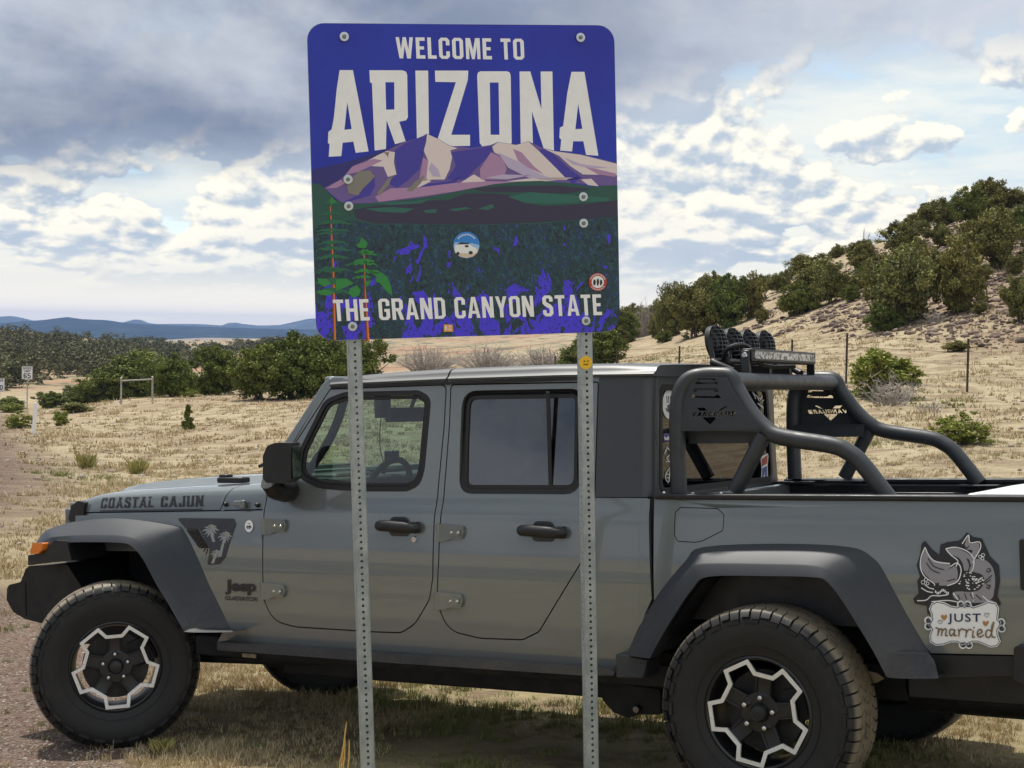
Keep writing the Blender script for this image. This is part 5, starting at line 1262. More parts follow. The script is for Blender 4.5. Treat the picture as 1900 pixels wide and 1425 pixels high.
sticker('sticker_ink', dk, M_black)
plq = [(338, 770), (380, 748), (440, 760), (500, 790), (560, 800), (600, 775), (622, 800), (640, 778), (700, 800), (760, 780), (830, 752), (890, 762), (912, 800), (905, 860), (900, 900), (930, 925), (920, 960), (900, 990), (905, 1040), (925, 1090), (900, 1125), (850, 1130), (790, 1105), (740, 1085), (690, 1085), (640, 1110), (622, 1095), (600, 1112), (560, 1085), (500, 1085), (430, 1110), (370, 1115), (330, 1090), (325, 1040), (345, 985), (318, 945), (345, 900), (340, 850), (322, 805)]
sticker('plaque_sticker', [grow(plq, 14)], M_white)
sp = []
for (cx, cy) in ((590, 765), (648, 765), (605, 1120), (660, 1120), (302, 905), (302, 955), (945, 920), (948, 975)): sp += [ (lambda s: s)(q) for q in stroke([(cx + r * math.cos(a), cy + r * math.sin(a)) for a, r in zip(np.linspace(0, 2 * math.pi * 1.0, 9), np.linspace(30, 26, 9))], 16, False, 2)]
sticker('plaque_scroll', sp, M_white)
sp2 = stroke(grow(plq, 3), 6, True, 1)
for (cx, cy) in ((590, 765), (648, 765), (605, 1120), (660, 1120), (302, 905), (302, 955), (945, 920), (948, 975)): sp2 += stroke([(cx + r * math.cos(a), cy + r * math.sin(a)) for a, r in zip(np.linspace(0, 2 * math.pi * 1.4, 14), np.linspace(24, 6, 14))], 6, False, 2)
sticker('plaque_line', sp2, M_navy)
def heart(cx, cy, s): return smooth_line([(cx, cy + s), (cx - s, cy), (cx - s * .85, cy - s * .75), (cx - s * .3, cy - s * .8), (cx, cy - s * .25), (cx + s * .35, cy - s * .85), (cx + s, cy - s * .6), (cx + s * .9, cy)], 3, True)
sticker('plaque_heart', [heart(442, 878, 27), heart(808, 932, 27)], M_copper)
sticker('heart_outline', stroke(heart(408, 918, 18), 5, True, 1) + stroke(heart(818, 858, 20), 5, True, 1), M_grey2)
lay[0] += 1; off_ = .0035 + .0005 * lay[0]
a0, b0, c0 = [(1660 + a * 240 / 1140, 960 + b * 300 / 1425) for a, b in ((475, 940), (765, 940), (475, 845))]
text_obj('plaque_lettering', 'JUST', boxpl(a0, b0, c0, hw_bed, off_), M_navy, bed, offset=.012, sx=1.15)
script = [[(370, 970), (395, 985), (385, 1040)], [(388, 1010), (410, 980), (425, 990), (418, 1040)], [(420, 1010), (445, 980), (462, 992), (455, 1035), (472, 1040)], [(535, 990), (500, 985), (490, 1020), (505, 1040), (532, 1010), (535, 990), (532, 1035), (550, 1038)], [(565, 985), (575, 1000), (570, 1045)], [(572, 1010), (595, 980), (620, 990)], [(625, 985), (640, 1000), (632, 1052)], [(636, 1015), (660, 985), (685, 992)], [(700, 995), (692, 1050), (712, 1050)], [(735, 1030), (775, 1010), (765, 985), (742, 995), (735, 1030), (755, 1052), (790, 1035)], [(860, 1000), (825, 990), (808, 1025), (822, 1055), (850, 1040), (872, 960), (880, 920), (862, 960), (862, 1040), (892, 1055)], [(703, 965), (707, 972)]]
sl = []
for q in script: sl += stroke(q, 13, False, 5)
sticker('plaque_script', sl, M_gold)

# rear window stickers (plane of the rear glass)
def RW(u, v):   # picture point on the rear glass plane x = XR -> (y, z)
    o = TMI @ CAMP; d = TMI.to_3x3() @ ray(u, v); s = (XR - .003 - o.x) / d.x; p_ = o + d * s; return (p_.y, p_.z)
def rdec(name, pols, m, off=.0): return decal(name, [(q, []) for q in pols], lambda a, b: (XR - .0025 + off, a, b), m, rg)
def rell(u0, v0, u1, v1, n=28):
    cu, cv = (u0 + u1) / 2, (v0 + v1) / 2; return [RW(cu + (u1 - u0) / 2 * math.cos(2 * math.pi * k / n), cv + (v1 - v0) / 2 * math.sin(2 * math.pi * k / n)) for k in range(n)]
rdec('oval_sticker', [rell(1229, 723, 1253, 777)], M_white)
hand = [[(1238, 752), (1243, 749), (1247, 752), (1246, 762), (1242, 767), (1238, 763)], [(1234, 757), (1236, 757), (1239, 762), (1237, 764)]] + [[(a, 735), (a + 1.5, 735), (a + 2.2, 748), (a + .8, 748)] for a in (1236, 1239, 1242.5, 1246)]
rdec('handprint', [[RW(*p_) for p_ in q] for q in hand], M_black, .0006)
rdec('purple_sticker', [[RW(*p_) for p_ in ((1231, 804), (1247, 804), (1247, 819), (1231, 819))]], mat('purple_vinyl', (.10, .03, .28), .4))
rdec('purple_print', [[RW(*p_) for p_ in ((1232, 809), (1236, 813), (1240, 809), (1243, 812), (1246, 809), (1246, 816), (1233, 816))]], M_white, .0006)
wh = []
for q in ([(1234, 836), (1240, 832), (1243, 842), (1237, 850), (1243, 856)], [(1238, 830), (1233, 842)], [(1235, 856), (1243, 857)], [(1243, 868), (1236, 878), (1235, 888), (1240, 896)], [(1243, 872), (1241, 894)], [(1237, 880), (1242, 880)], [(1237, 886), (1242, 888)]): wh += stroke(q, 1.6, False, 3)
rdec('white_sticker', [[RW(*p_) for p_ in q] for q in wh], M_white)
rdec('state_sticker', [[RW(*p_) for p_ in ((1411, 850), (1414, 846), (1424, 841), (1426, 846), (1424, 862), (1425, 889), (1412, 889), (1413, 870))]], M_white)
rdec('state_sticker_red', [[RW(*p_) for p_ in ((1413, 852), (1424, 844), (1423, 860), (1413, 866))]], mat('red_vinyl', (.45, .05, .04), .4), .0006)
rdec('state_sticker_blue', [[RW(*p_) for p_ in ((1414, 869), (1423, 864), (1423, 887), (1419, 887), (1419, 875), (1416, 887), (1413.5, 887))]], mat('blue_vinyl', (.03, .08, .30), .4), .0006)
w2 = []
for k in range(7): w2 += stroke([(1396 + k * 3, 727 + k * 3.0), (1399 + k * 3, 733 + (k * 7) % 11)], 1.3, False, 2)
for k in range(4): w2 += stroke([(1406 + k * 3, 748 + k * 2), (1410 + k * 2, 752 + k * 2)], 1.4, False, 2)
rdec('line_sticker', [[RW(*p_) for p_ in q] for q in w2], M_white)

# ---- mirrored twins on the far side ------------------------------------------------------------------------------------
def twin(o, parent):
    c = o.copy(); COL.objects.link(c); c.parent = parent
    return c
SKIPW = ('palm_decal', 'palm_print', 'maker_badge', 'model_lettering', 'round_sticker', 'sticker', 'crayfish', 'plaque', 'heart')
for o in list(BOTH):
    if o.parent is truck:
        c = twin(o, truck); c.scale = (1, -1, 1)
        for ch in list(o.children):
            if ch.name.startswith(SKIPW): continue
            twin(ch, c)
# ================================================================== WELCOME SIGN
def _rx(a): return Matrix.Rotation(a, 3, 'X')
SM = (Matrix.Rotation(.20315, 3, 'Z') @ Matrix.Rotation(.02752, 3, 'X') @ Matrix.Rotation(-.04719, 3, 'Y')).to_4x4()
SM.translation = Vector((-.18979, 6.44662, .58642 + CAMZ))
SMI = SM.inverted(); _so = SMI @ CAMP
def Q(u, v, y=0.):
    d = SMI.to_3x3() @ ray(u, v); s = (y - _so.y) / d.y; p = _so + d * s; return (p.x, p.z)
sign = empty('welcome_sign', M=SM, label='large blue square welcome sign with white ARIZONA lettering and painted mountains on two steel posts', cat='road sign')
A = lambda pts: [Q(560 + x / 3.1667, 30 + y / 3.1667) for x, y in pts]
B = lambda pts: [Q(560 + x / 3.1667, 330 + y / 3.1667) for x, y in pts]
def pm(name, rgb, **k): return mat(name, tuple(min(.9, c * 1.35) for c in srgb(*rgb)), .42, coat=.15, coatr=.12, **k)
half = .6096
def rsq(h, r, n=8):
    out = []
    for cx, cz, a0 in ((h - r, h - r, 0), (-h + r, h - r, 90), (-h + r, -h + r, 180), (h - r, -h + r, 270)):
        for k in range(n + 1): a = math.radians(a0 + 90 * k / n); out.append((cx + r * math.cos(a), cz + r * math.sin(a)))
    return out
bm = bmesh.new(); fill_poly(bm, [rsq(half, .068)], None)
r = bmesh.ops.extrude_face_region(bm, geom=bm.faces[:])
for e in r['geom']:
    if isinstance(e, bmesh.types.BMVert): e.co.y = .0035
M_edge = mat('sheet_aluminium', (.55, .56, .58), .4, metal=.7)
spanel = bm_obj('sign_panel', bm, M_edge, sign, smooth=False)
slay = [0]
def art(name, polys, m, parent=None, clip=None):
    slay[0] += 1; y = -.0004 * slay[0]
    bm = bmesh.new()
    for q in polys:
        o_, h_ = (q if isinstance(q, tuple) else (q, [])); fill_poly(bm, [o_] + list(h_), None)
    bmesh.ops.recalc_face_normals(bm, faces=bm.faces)
    if bm.faces and bm.faces[:][0].normal.y > 0: pass
    for v in bm.verts: v.co.y = y
    return bm_obj(name, bm, m, parent or spanel, smooth=False)
blue = newmat('sign_blue'); m_, nt, b = blue; tc = nt.node('ShaderNodeTexCoord').outputs['Object']
nt.put(b.inputs['Base Color'], nt.mix(nt.ss(nt.noise(tc, 3, 4), .3, .7), srgb(20, 36, 170), srgb(26, 50, 186))); b.inputs['Roughness'].default_value = .45; b.inputs['Coat Weight'].default_value = .15; b.inputs['Coat Roughness'].default_value = .1
art('sign_field', [rsq(half - .0015, .0665)], m_)
xr = half - .0015; xl_ = -xr
def L(p): return (xl_, p[1])
def Rr(p): return (xr, p[1])
# great letters first; the mountains overlap their feet
M_let = mat('reflective_white', srgb(250, 250, 252), .45, coat=.3, coatr=.15, var=.03, vscale=20)
big = [
 (A([(222, 317), (300, 317), (392, 795), (316, 803), (303, 737), (240, 744), (232, 822), (158, 826), (163, 752), (153, 745), (156, 680), (175, 665), (188, 600), (205, 430)]), [A([(267, 505), (293, 663), (250, 668)])]),
 (A([(397, 318), (590, 318), (612, 326), (619, 345), (623, 595), (612, 612), (572, 620), (610, 735), (548, 752), (498, 612), (494, 780), (428, 790), (412, 395), (400, 388)]), [A([(491, 388), (543, 388), (544, 548), (495, 550)])]),
 (A([(667, 320), (742, 320), (747, 712), (676, 722)]), []),
 (A([(782, 320), (978, 320), (975, 375), (878, 697), (988, 697), (988, 762), (870, 764), (795, 730), (905, 388), (784, 386)]), []),
 (A([(1048, 324), (1208, 324), (1222, 332), (1227, 350), (1233, 745), (1215, 760), (1060, 765), (1045, 745), (1030, 350), (1035, 332)]), [A([(1104, 390), (1156, 390), (1161, 697), (1109, 697)])]),
 (A([(1279, 325), (1342, 325), (1408, 548), (1403, 325), (1472, 325), (1481, 790), (1425, 790), (1352, 560), (1358, 760), (1286, 760)]), []),
 (A([(1584, 327), (1660, 327), (1742, 820), (1670, 815), (1654, 735), (1594, 735), (1588, 795), (1518, 790), (1524, 725), (1513, 715), (1516, 655), (1535, 645), (1545, 570), (1560, 450)]), [A([(1624, 515), (1648, 662), (1607, 664)])])]
for g in big: slay[0] -= 1; slay[0] = max(slay[0], 1); art('letter', [g], M_let)
slay[0] += 1
def para(LL, LR, UL): a, b_, c = Vector(LL), Vector(LR), Vector(UL); return lambda s, t: tuple(a + (b_ - a) * s + (c - a) * t)
def words(txt, LL, LR, UL, track=.10, **k):
    f = para(LL, LR, UL); out = []
    for o_, h_ in text_polys(txt, 0, 0, 1, 1, track, **k): out.append(([f(*p_) for p_ in o_], [[f(*p_) for p_ in q] for q in h_]))
    return out
top_words = words('WELCOME TO', *A([(556, 248), (1308, 256), (550, 123)]), track=.13, space=.34)
for g in top_words: slay[0] -= 1; art('letter', [g], M_let)
# mountains
def Mx(s): return s
purple = pm('art_purple', (98, 78, 140)); cream = pm('art_cream', (205, 192, 192)); mauve = pm('art_mauve', (158, 122, 158)); violet = pm('art_violet', (56, 48, 146)); olive = pm('art_olive', (118, 114, 108)); indigo = pm('art_indigo', (36, 32, 106)); lav = pm('art_lavender', (172, 158, 188))
yl = A([(0, 905)])[0][1]; yr = A([(0, 880)])[0][1]
art('mountain_print', [[(xl_, yl)] + A([(250, 860), (480, 790), (600, 740)]) + B([(300, 170), (150, 60)]) + [(xl_, B([(0, 60)])[0][1])]], indigo)
art('mountain_print', [A([(225, 960), (300, 880), (420, 830), (500, 788), (600, 740), (700, 712), (735, 690), (800, 720), (870, 762), (1000, 775), (1110, 757), (1150, 740), (1260, 756), (1330, 735), (1420, 776), (1500, 795), (1640, 812)]) + [(xr, yr)] + [(xr, B([(0, 80)])[0][1])] + B([(1600, 70), (1250, 50), (1000, 75), (850, 110), (450, 160), (240, 155), (130, 60)])], purple)
art('mountain_print', [A([(545, 790), (610, 745), (735, 695), (722, 790), (690, 900), (630, 960)]) + B([(560, 60), (500, 30)]) + A([(556, 930)]), A([(880, 800), (1000, 782), (1115, 762), (1122, 800), (1050, 870), (960, 960), (850, 960), (905, 880)]), A([(1380, 800), (1405, 782), (1450, 785), (1510, 840), (1575, 900), (1650, 952), (1560, 965), (1470, 925), (1390, 850)]), B([(350, -20), (425, -30), (430, 50), (400, 105), (230, 152), (330, 100), (385, 40)]), B([(520, 90), (700, 40), (860, 20), (930, -5), (900, 30), (760, 70), (560, 110)]), B([(1560, 0), (1640, -5), (1600, 30), (1700, 40), (1850, 50), (1850, 62), (1600, 56)])], violet)
art('mountain_print', [A([(735, 692), (800, 722), (865, 762), (915, 777), (872, 788), (882, 830), (868, 900), (838, 960)]) + B([(770, 10), (700, 20)]) + A([(700, 955), (742, 850), (716, 790), (730, 740)]), A([(1118, 768), (1150, 742), (1260, 757), (1330, 737), (1400, 800), (1500, 900), (1560, 962), (1400, 962), (1250, 900), (1185, 830), (1130, 800)]), A([(1420, 779), (1480, 793), (1640, 815)]) + [(xr, yr - .004), (xr, A([(0, 955)])[0][1])] + A([(1650, 930), (1575, 880), (1510, 820)]), A([(440, 820), (500, 792), (546, 800), (540, 860), (556, 930), (505, 945), (480, 885), (395, 880), (345, 905), (370, 860)]), B([(640, 70), (700, -10), (760, 20), (700, 50)]), B([(930, 30), (1010, -20), (1085, 22), (965, 46)]), B([(1200, 20), (1400, -5), (1600, 0), (1400, 25)]), B([(1640, 10), (1700, 5), (1745, 50), (1680, 42)])], cream)
art('mountain_print', [A([(690, 955), (712, 830), (742, 850), (730, 955)]), A([(1110, 800), (1180, 832), (1203, 900), (1180, 960), (1050, 960), (1045, 900)]), A([(295, 885), (420, 838), (475, 848), (390, 888), (330, 915), (255, 935)]), B([(430, 110), (520, 62), (700, 55), (900, 30), (1100, 20), (1300, 22), (1050, 52), (900, 80), (700, 110), (450, 142)]), B([(140, 62), (230, 10), (260, 30), (200, 60)]), A([(1240, 780), (1290, 800), (1360, 880), (1420, 930), (1330, 890), (1270, 850)]), A([(1650, 880), (1760, 905), (1845, 925), (1840, 945), (1740, 930)])], mauve)
art('mountain_print', [A([(760, 860), (800, 900), (815, 945), (770, 940), (745, 900)]), A([(1150, 800), (1260, 850), (1400, 930), (1480, 958), (1330, 950), (1210, 890)]), A([(1540, 830), (1640, 870), (1800, 890), (1700, 895), (1590, 870)]), B([(1080, 0), (1180, -20), (1350, -15), (1200, 10)])], lav)
art('mountain_print', [A([(335, 912), (400, 905), (430, 940), (400, 975)]) + B([(360, 60), (330, 104), (272, 92), (262, 25)]), B([(440, 92), (500, 10), (532, -12), (512, 42), (455, 104)]), B([(615, 75), (665, 20), (720, -15), (700, 30), (650, 80)]), A([(480, 800), (512, 800), (505, 830), (495, 812)])], olive)
# forested plateau
teal = pm('art_teal', (26, 74, 66)); dpur = pm('art_dusk', (42, 38, 66)); teal2 = pm('art_teal_light', (34, 92, 82))
art('plateau_print', [[(xl_, B([(0, 30)])[0][1])] + B([(110, 40), (200, 130), (260, 152), (450, 148), (700, 118), (880, 88), (1000, 62), (1120, 38), (1280, 22), (1400, 18), (1560, 30), (1700, 52)]) + [(xr, B([(0, 66)])[0][1]), (xr, B([(0, 300)])[0][1]), (xl_, B([(0, 300)])[0][1])]], teal)
art('plateau_print', [B([(300, 190), (420, 165), (620, 150), (700, 135), (860, 130), (960, 92), (1100, 92), (1220, 100), (1260, 130), (1400, 165), (1560, 160), (1700, 150)]) + [(xr, B([(0, 158)])[0][1]), (xr, B([(0, 260)])[0][1])] + B([(1400, 262), (1000, 276), (700, 270), (420, 268), (320, 240)]), B([(990, 62), (1200, 48), (1500, 44), (1700, 66), (1560, 92), (1300, 86), (1080, 84)])], dpur)
art('plateau_print', [B([(370, 182), (520, 172), (660, 182), (600, 206), (460, 200)]), B([(710, 192), (792, 184), (786, 206), (730, 208)]), B([(1035, 182), (1118, 155), (1130, 172), (1090, 190)]), B([(860, 186), (960, 172), (1000, 180), (900, 196)]), B([(1210, 112), (1330, 84), (1560, 100), (1800, 118), (1810, 136), (1500, 152), (1320, 150)]), B([(420, 146), (640, 140), (760, 122), (700, 150), (520, 160)])], teal2)
# blotched forest
def forest():
    m, nt, b = newmat('art_forest'); tc = nt.node('ShaderNodeTexCoord').outputs['Object']; x, y, z = nt.sep(tc)[:3]
    v = nt.xyz(nt.m('MULTIPLY', x, 1.5), nt.m('MULTIPLY', z, 1.), 0.)
    n1 = nt.noise(v, 9, 3, .55, .9); n2 = nt.noise(v, 34, 5, .7, .8); n3 = nt.noise(v, 60, 4, .7, .5)
    c = nt.mix(nt.ss(n3, .50, .56), srgb(24, 62, 72), srgb(16, 28, 50)); c = nt.mix(nt.ss(n2, .545, .565), c, srgb(34, 82, 92)); c = nt.mix(nt.m('MULTIPLY', nt.ss(n3, .56, .60), nt.ss(nt.noise(v, 6, 3), .45, .6)), c, srgb(54, 84, 170))
    vio = nt.ss(nt.m('ADD', n1, nt.ss(z, -.30, -.58, -.11, .075)), .540, .550); c = nt.mix(vio, c, srgb(74, 58, 232)); c = nt.mix(nt.m('MULTIPLY', vio, nt.ss(n3, .585, .6)), c, srgb(20, 30, 60))
    nt.put(b.inputs['Base Color'], c); b.inputs['Roughness'].default_value = .42; b.inputs['Coat Weight'].default_value = .15; b.inputs['Coat Roughness'].default_value = .12; return m
yt = B([(0, 268)])[0][1]
fo = [p_ for p_ in rsq(half - .0015, .0665) if p_[1] < -half + .1]; fo = [(xr, yt)] + [(xl_, yt + .0)] + [p_ for p_ in fo]
# order outline: top-left -> down the left corner -> right corner -> top-right
lc = sorted([p_ for p_ in fo[2:] if p_[0] < 0], key=lambda p_: -p_[1] + p_[0] * .01); rc = sorted([p_ for p_ in fo[2:] if p_[0] > 0], key=lambda p_: p_[1] + p_[0] * .01)
art('forest_print', [[(xl_, B([(0, 285)])[0][1])] + lc + rc + [(xr, B([(0, 262)])[0][1])] + B([(1400, 268), (1000, 280), (700, 274), (420, 276), (300, 250)])], forest())
M_leafp = pm('art_leaf', (38, 122, 56)); M_leaf2 = pm('art_leaf_dark', (28, 92, 66)); M_trunkp = pm('art_trunk', (208, 112, 52)); M_trunk2 = pm('art_trunk_dark', (120, 60, 34))
art('pine_trunk_print', [B([(162, 165), (170, 165), (190, 560), (200, 950), (184, 952), (176, 560), (168, 330)]), B([(360, 430), (368, 430), (374, 650), (398, 955), (376, 965), (366, 700)])], M_trunkp)
art('pine_trunk_print', [B([(162, 165), (165, 165), (183, 560), (190, 950), (184, 952), (174, 560)]), B([(360, 430), (363, 430), (370, 650), (386, 955), (376, 965), (364, 700)])], M_trunk2)
def branches(cx, rows, seed):
    rs = random.Random(seed); out = []
    for (y, lw, rw, th) in rows:
        for s, w in ((-1, lw), (1, rw)):
            if w <= 0: continue
            n = 7; up = []; dn = []
            for k in range(n + 1):
                t = k / n; x = cx + s * w * t; yy = y + 16 * t * t * (1 if w > 60 else .4) + rs.uniform(-5, 5); h = th * (1 - t * .75) * rs.uniform(.6, 1.25)
                up.append((x, yy - h * .5)); dn.append((x, yy + h * .7))
            out.append(B(up + dn[::-1]))
    return out
art('pine_branch_print', branches(172, [(205, 70, 70, 18), (255, 75, 120, 20), (300, 80, 110, 18), (325, 95, 60, 14), (375, 80, 100, 24), (412, 90, 120, 24), (460, 85, 100, 24), (530, 85, 110, 22), (545, 95, 60, 16), (600, 90, 120, 36), (660, 85, 120, 34)], 2) + [B([(172, 112), (200, 140), (226, 158), (190, 152), (172, 172), (156, 150), (120, 160), (150, 138)])], M_leaf2)
art('pine_branch_print', [B(q) for q in ([(172, 112), (200, 140), (190, 150), (165, 150)],)] + branches(365, [(430, 30, 60, 24), (440, 20, 75, 20), (485, 70, 60, 26), (500, 110, 80, 18), (545, 60, 90, 20), (575, 65, 40, 18)], 4) + [B([(350, 348), (372, 370), (386, 385), (375, 412), (330, 410), (318, 395), (340, 378)]), B([(380, 545), (440, 540), (500, 580), (525, 640), (530, 695), (490, 660), (460, 620), (430, 610), (440, 580)]), B([(280, 650), (320, 630), (345, 660), (335, 690), (300, 705), (275, 680)]), B([(370, 610), (410, 600), (390, 635), (370, 640)]), B([(90, 590), (150, 595), (170, 625), (130, 640), (100, 620)]), B([(200, 600), (260, 590), (305, 620), (250, 645), (200, 660), (195, 640)]), B([(85, 665), (140, 655), (190, 670), (160, 692), (110, 688)])], M_leafp)
for g in words('THE GRAND CANYON STATE', *B([(190, 842), (1762, 806), (180, 716)]), track=.11, space=.36): art('letter', [g], M_let); slay[0] -= 1
slay[0] += 1
# applied stickers
def stick(name, polys, m): return art(name, polys, m)
def el(cx, cy, rx, ry=None, n=28): ry = ry or rx; return B([(cx + rx * math.cos(2 * math.pi * k / n), cy + ry * math.sin(2 * math.pi * k / n)) for k in range(n)])
stick('van_sticker', [el(965, 395, 78)], pm('sticker_blue', (40, 120, 196)))
stick('sticker_ground', [B([(893, 415), (1038, 412), (1030, 440), (1005, 462), (965, 472), (925, 462), (900, 440)])], pm('sticker_sand', (196, 180, 160)))
stick('sticker_sky', [B([(893, 420), (890, 395), (900, 378), (1000, 385), (1040, 395), (1038, 415)])], pm('sticker_pale', (140, 176, 214)))
stick('sticker_van', [B([(898, 398), (915, 388), (965, 390), (985, 393), (1003, 405), (1022, 412), (1028, 432), (1018, 446), (900, 442), (895, 425)])], M_white)
stick('sticker_van_detail', [B([(905, 392), (930, 380), (985, 384), (975, 390)]), el(915, 444, 9), el(990, 440, 12, 10), B([(955, 396), (975, 396), (978, 408), (958, 408)])], M_black)
stick('sticker_arc_print', [B([(965 + 66 * math.cos(math.radians(a)), 395 - 66 * math.sin(math.radians(a))), (965 + 66 * math.cos(math.radians(a + 5)), 395 - 66 * math.sin(math.radians(a + 5))), (965 + 57 * math.cos(math.radians(a + 5)), 395 - 57 * math.sin(math.radians(a + 5))), (965 + 57 * math.cos(math.radians(a)), 395 - 57 * math.sin(math.radians(a)))]) for a in range(38, 142, 9)], M_white)
stick('red_ring_sticker', [el(1735, 612, 53)], pm('sticker_red', (168, 52, 40)))
stick('sticker_disc', [el(1735, 612, 36)], M_white)
stick('sticker_figure', [B([(1710, 600), (1720, 596), (1724, 612), (1720, 630), (1710, 630), (1707, 615)]), B([(1731, 594), (1741, 594), (1743, 612), (1738, 632), (1730, 632), (1728, 612)]), B([(1750, 598), (1759, 600), (1762, 616), (1756, 632), (1748, 630), (1747, 612)])], M_black)
stick('sticker_rim_print', [B([(1735 + 49 * math.cos(math.radians(a)), 612 - 49 * math.sin(math.radians(a))), (1735 + 49 * math.cos(math.radians(a + 7)), 612 - 49 * math.sin(math.radians(a + 7))), (1735 + 41 * math.cos(math.radians(a + 7)), 612 - 41 * math.sin(math.radians(a + 7))), (1735 + 41 * math.cos(math.radians(a)), 612 - 41 * math.sin(math.radians(a)))]) for a in list(range(20, 160, 12)) + list(range(215, 330, 13))], cream)
stick('orange_sticker', [B([(832, 860), (884, 862), (886, 903), (830, 904)])], pm('sticker_orange', (214, 146, 48)))
stick('sticker_mark', [B(q) for q in ([(838, 868), (850, 868), (852, 896), (838, 896)], [(862, 866), (876, 868), (876, 876), (864, 876), (864, 888), (878, 886), (876, 896), (858, 896)])], cream)
# bolts
for q in A([(248, 122), (1635, 127)]) + B([(270, 10), (274, 167), (1651, 112), (1653, 267), (297, 873), (1667, 840)]):
    bm = bmesh.new(); add_lathe(bm, [(0, -.0075), (.0165, -.0075), (.0180, -.0060), (.0180, -.001)], 24); bt = bm_obj('bolt', bm, mat('zinc_washer', (.62, .68, .72), .35, metal=.6) if 'zinc_washer' not in bpy.data.materials else bpy.data.materials['zinc_washer'], sign); bt.location = (q[0], -.004, q[1])
    bm = bmesh.new(); add_lathe(bm, [(0, -.016), (.0055, -.016), (.0075, -.0135), (.0078, -.007)], 12); bm_obj('bolt_head', bm, M_disc, bt)
# perforated posts
def zinc():
    m, nt, b = newmat('galvanised_steel'); tc = nt.node('ShaderNodeTexCoord').outputs['Object']
    f = nt.noise(nt.xyz(nt.sep(tc)[0], nt.sep(tc)[1], nt.m('MULTIPLY', nt.sep(tc)[2], .5)), 22, 6, .65)
    nt.put(b.inputs['Base Color'], nt.mix(nt.ss(f, .3, .7), (.27, .31, .325), (.42, .46, .47))); b.inputs['Metallic'].default_value = .35; b.inputs['Roughness'].default_value = .48
    nt.put(b.inputs['Normal'], nt.bump(nt.noise(tc, 60, 4), .12, .002)); return m
M_zinc = zinc()
def post(p_top, p_bot, y_off):
    a = Vector((p_top[0], 0, p_top[1])); b_ = Vector((p_bot[0], 0, p_bot[1])); d = (b_ - a); Lh = d.length; d.normalize()
    n = int(Lh / .0254); w = .0254; Lh = (n + 1) * .0254
    bm = bmesh.new(); rings = [[(.0055 * math.cos(2 * math.pi * k / 10), -.0254 * (i + .75) + .0055 * math.sin(2 * math.pi * k / 10)) for k in range(10)] for i in range(n)]
    for side in range(4):
        b2 = bmesh.new()
        # strip wise fill keeps it light
        for i in range(n):
            z0 = -.0254 * (i + .25); z1 = -.0254 * (i + 1.25); z0 = 0 if i == 0 else z0
            fill_poly(b2, [[(-w + .002, z0), (w - .002, z0), (w - .002, z1), (-w + .002, z1)], rings[i]], None)
        bmesh.ops.remove_doubles(b2, verts=b2.verts, dist=1e-5)
        Rm = Matrix.Rotation(math.pi / 2 * side, 4, 'Z') @ Matrix.Translation((0, -w, 0))
        for v in b2.verts: v.co = Rm @ v.co
        me = bpy.data.meshes.new('t'); b2.to_mesh(me); b2.free(); bm.from_mesh(me); bpy.data.meshes.remove(me)
    for side in range(4):
        Rm = Matrix.Rotation(math.pi / 2 * side, 4, 'Z'); zz = -.0254 * (n + .25)
        v = [bm.verts.new(Rm @ Vector(c)) for c in ((w - .002, -w, 0), (w, -w + .002, 0), (w, -w + .002, zz), (w - .002, -w, zz))]; bm.faces.new(v)
    o = bm_obj('post', bm, M_zinc, sign, smooth=False)
    so = o.modifiers.new('s', 'SOLIDIFY'); so.thickness = .0022; so.offset = -1
    rot = d.to_track_quat('-Z', 'Y'); o.rotation_mode = 'QUATERNION'
    zax = -d; yax = Vector((0, 1, 0)); xax = yax.cross(zax).normalized(); yax = zax.cross(xax)
    o.matrix_local = Matrix(((xax.x, yax.x, zax.x, a.x), (xax.y, yax.y, zax.y, y_off), (xax.z, yax.z, zax.z, a.z), (0, 0, 0, 1)))
    return o
pa = Q(637.5, 52, .032); pb = Q(682.5, 1425, .032); dd = Vector(pb) - Vector(pa); post(pa, tuple(Vector(pa) + dd * 1.16), .032)
pa = Q(1076, 54, .032); pb = Q(1097.5, 1425, .032); dd = Vector(pb) - Vector(pa); post2 = post(pa, tuple(Vector(pa) + dd * 1.16), .032)
# yellow sticker on the right post
c_ = Q(1087, 673, .005); bm = bmesh.new(); add_lathe(bm, [(0, 0), (.0265, 0), (.027, .0015)], 28); ys = bm_obj('yellow_sticker', bm, pm('sticker_yellow', (226, 168, 28)), sign); ys.location = (c_[0], .0045, c_[1])
bm = bmesh.new()
for q in ([(-.012, .006), (-.006, .010), (0, .006), (-.006, .002)], [(.002, .006), (.008, .010), (.014, .006), (.008, .002)], [(-.012, -.004), (.012, -.004), (.009, -.010), (-.009, -.010)]): bm.faces.new([bm.verts.new((a, -.0006, b_)) for a, b_ in q])
bm_obj('sticker_face', bm, mat('sticker_brown', (.25, .14, .01), .4), ys, smooth=False)

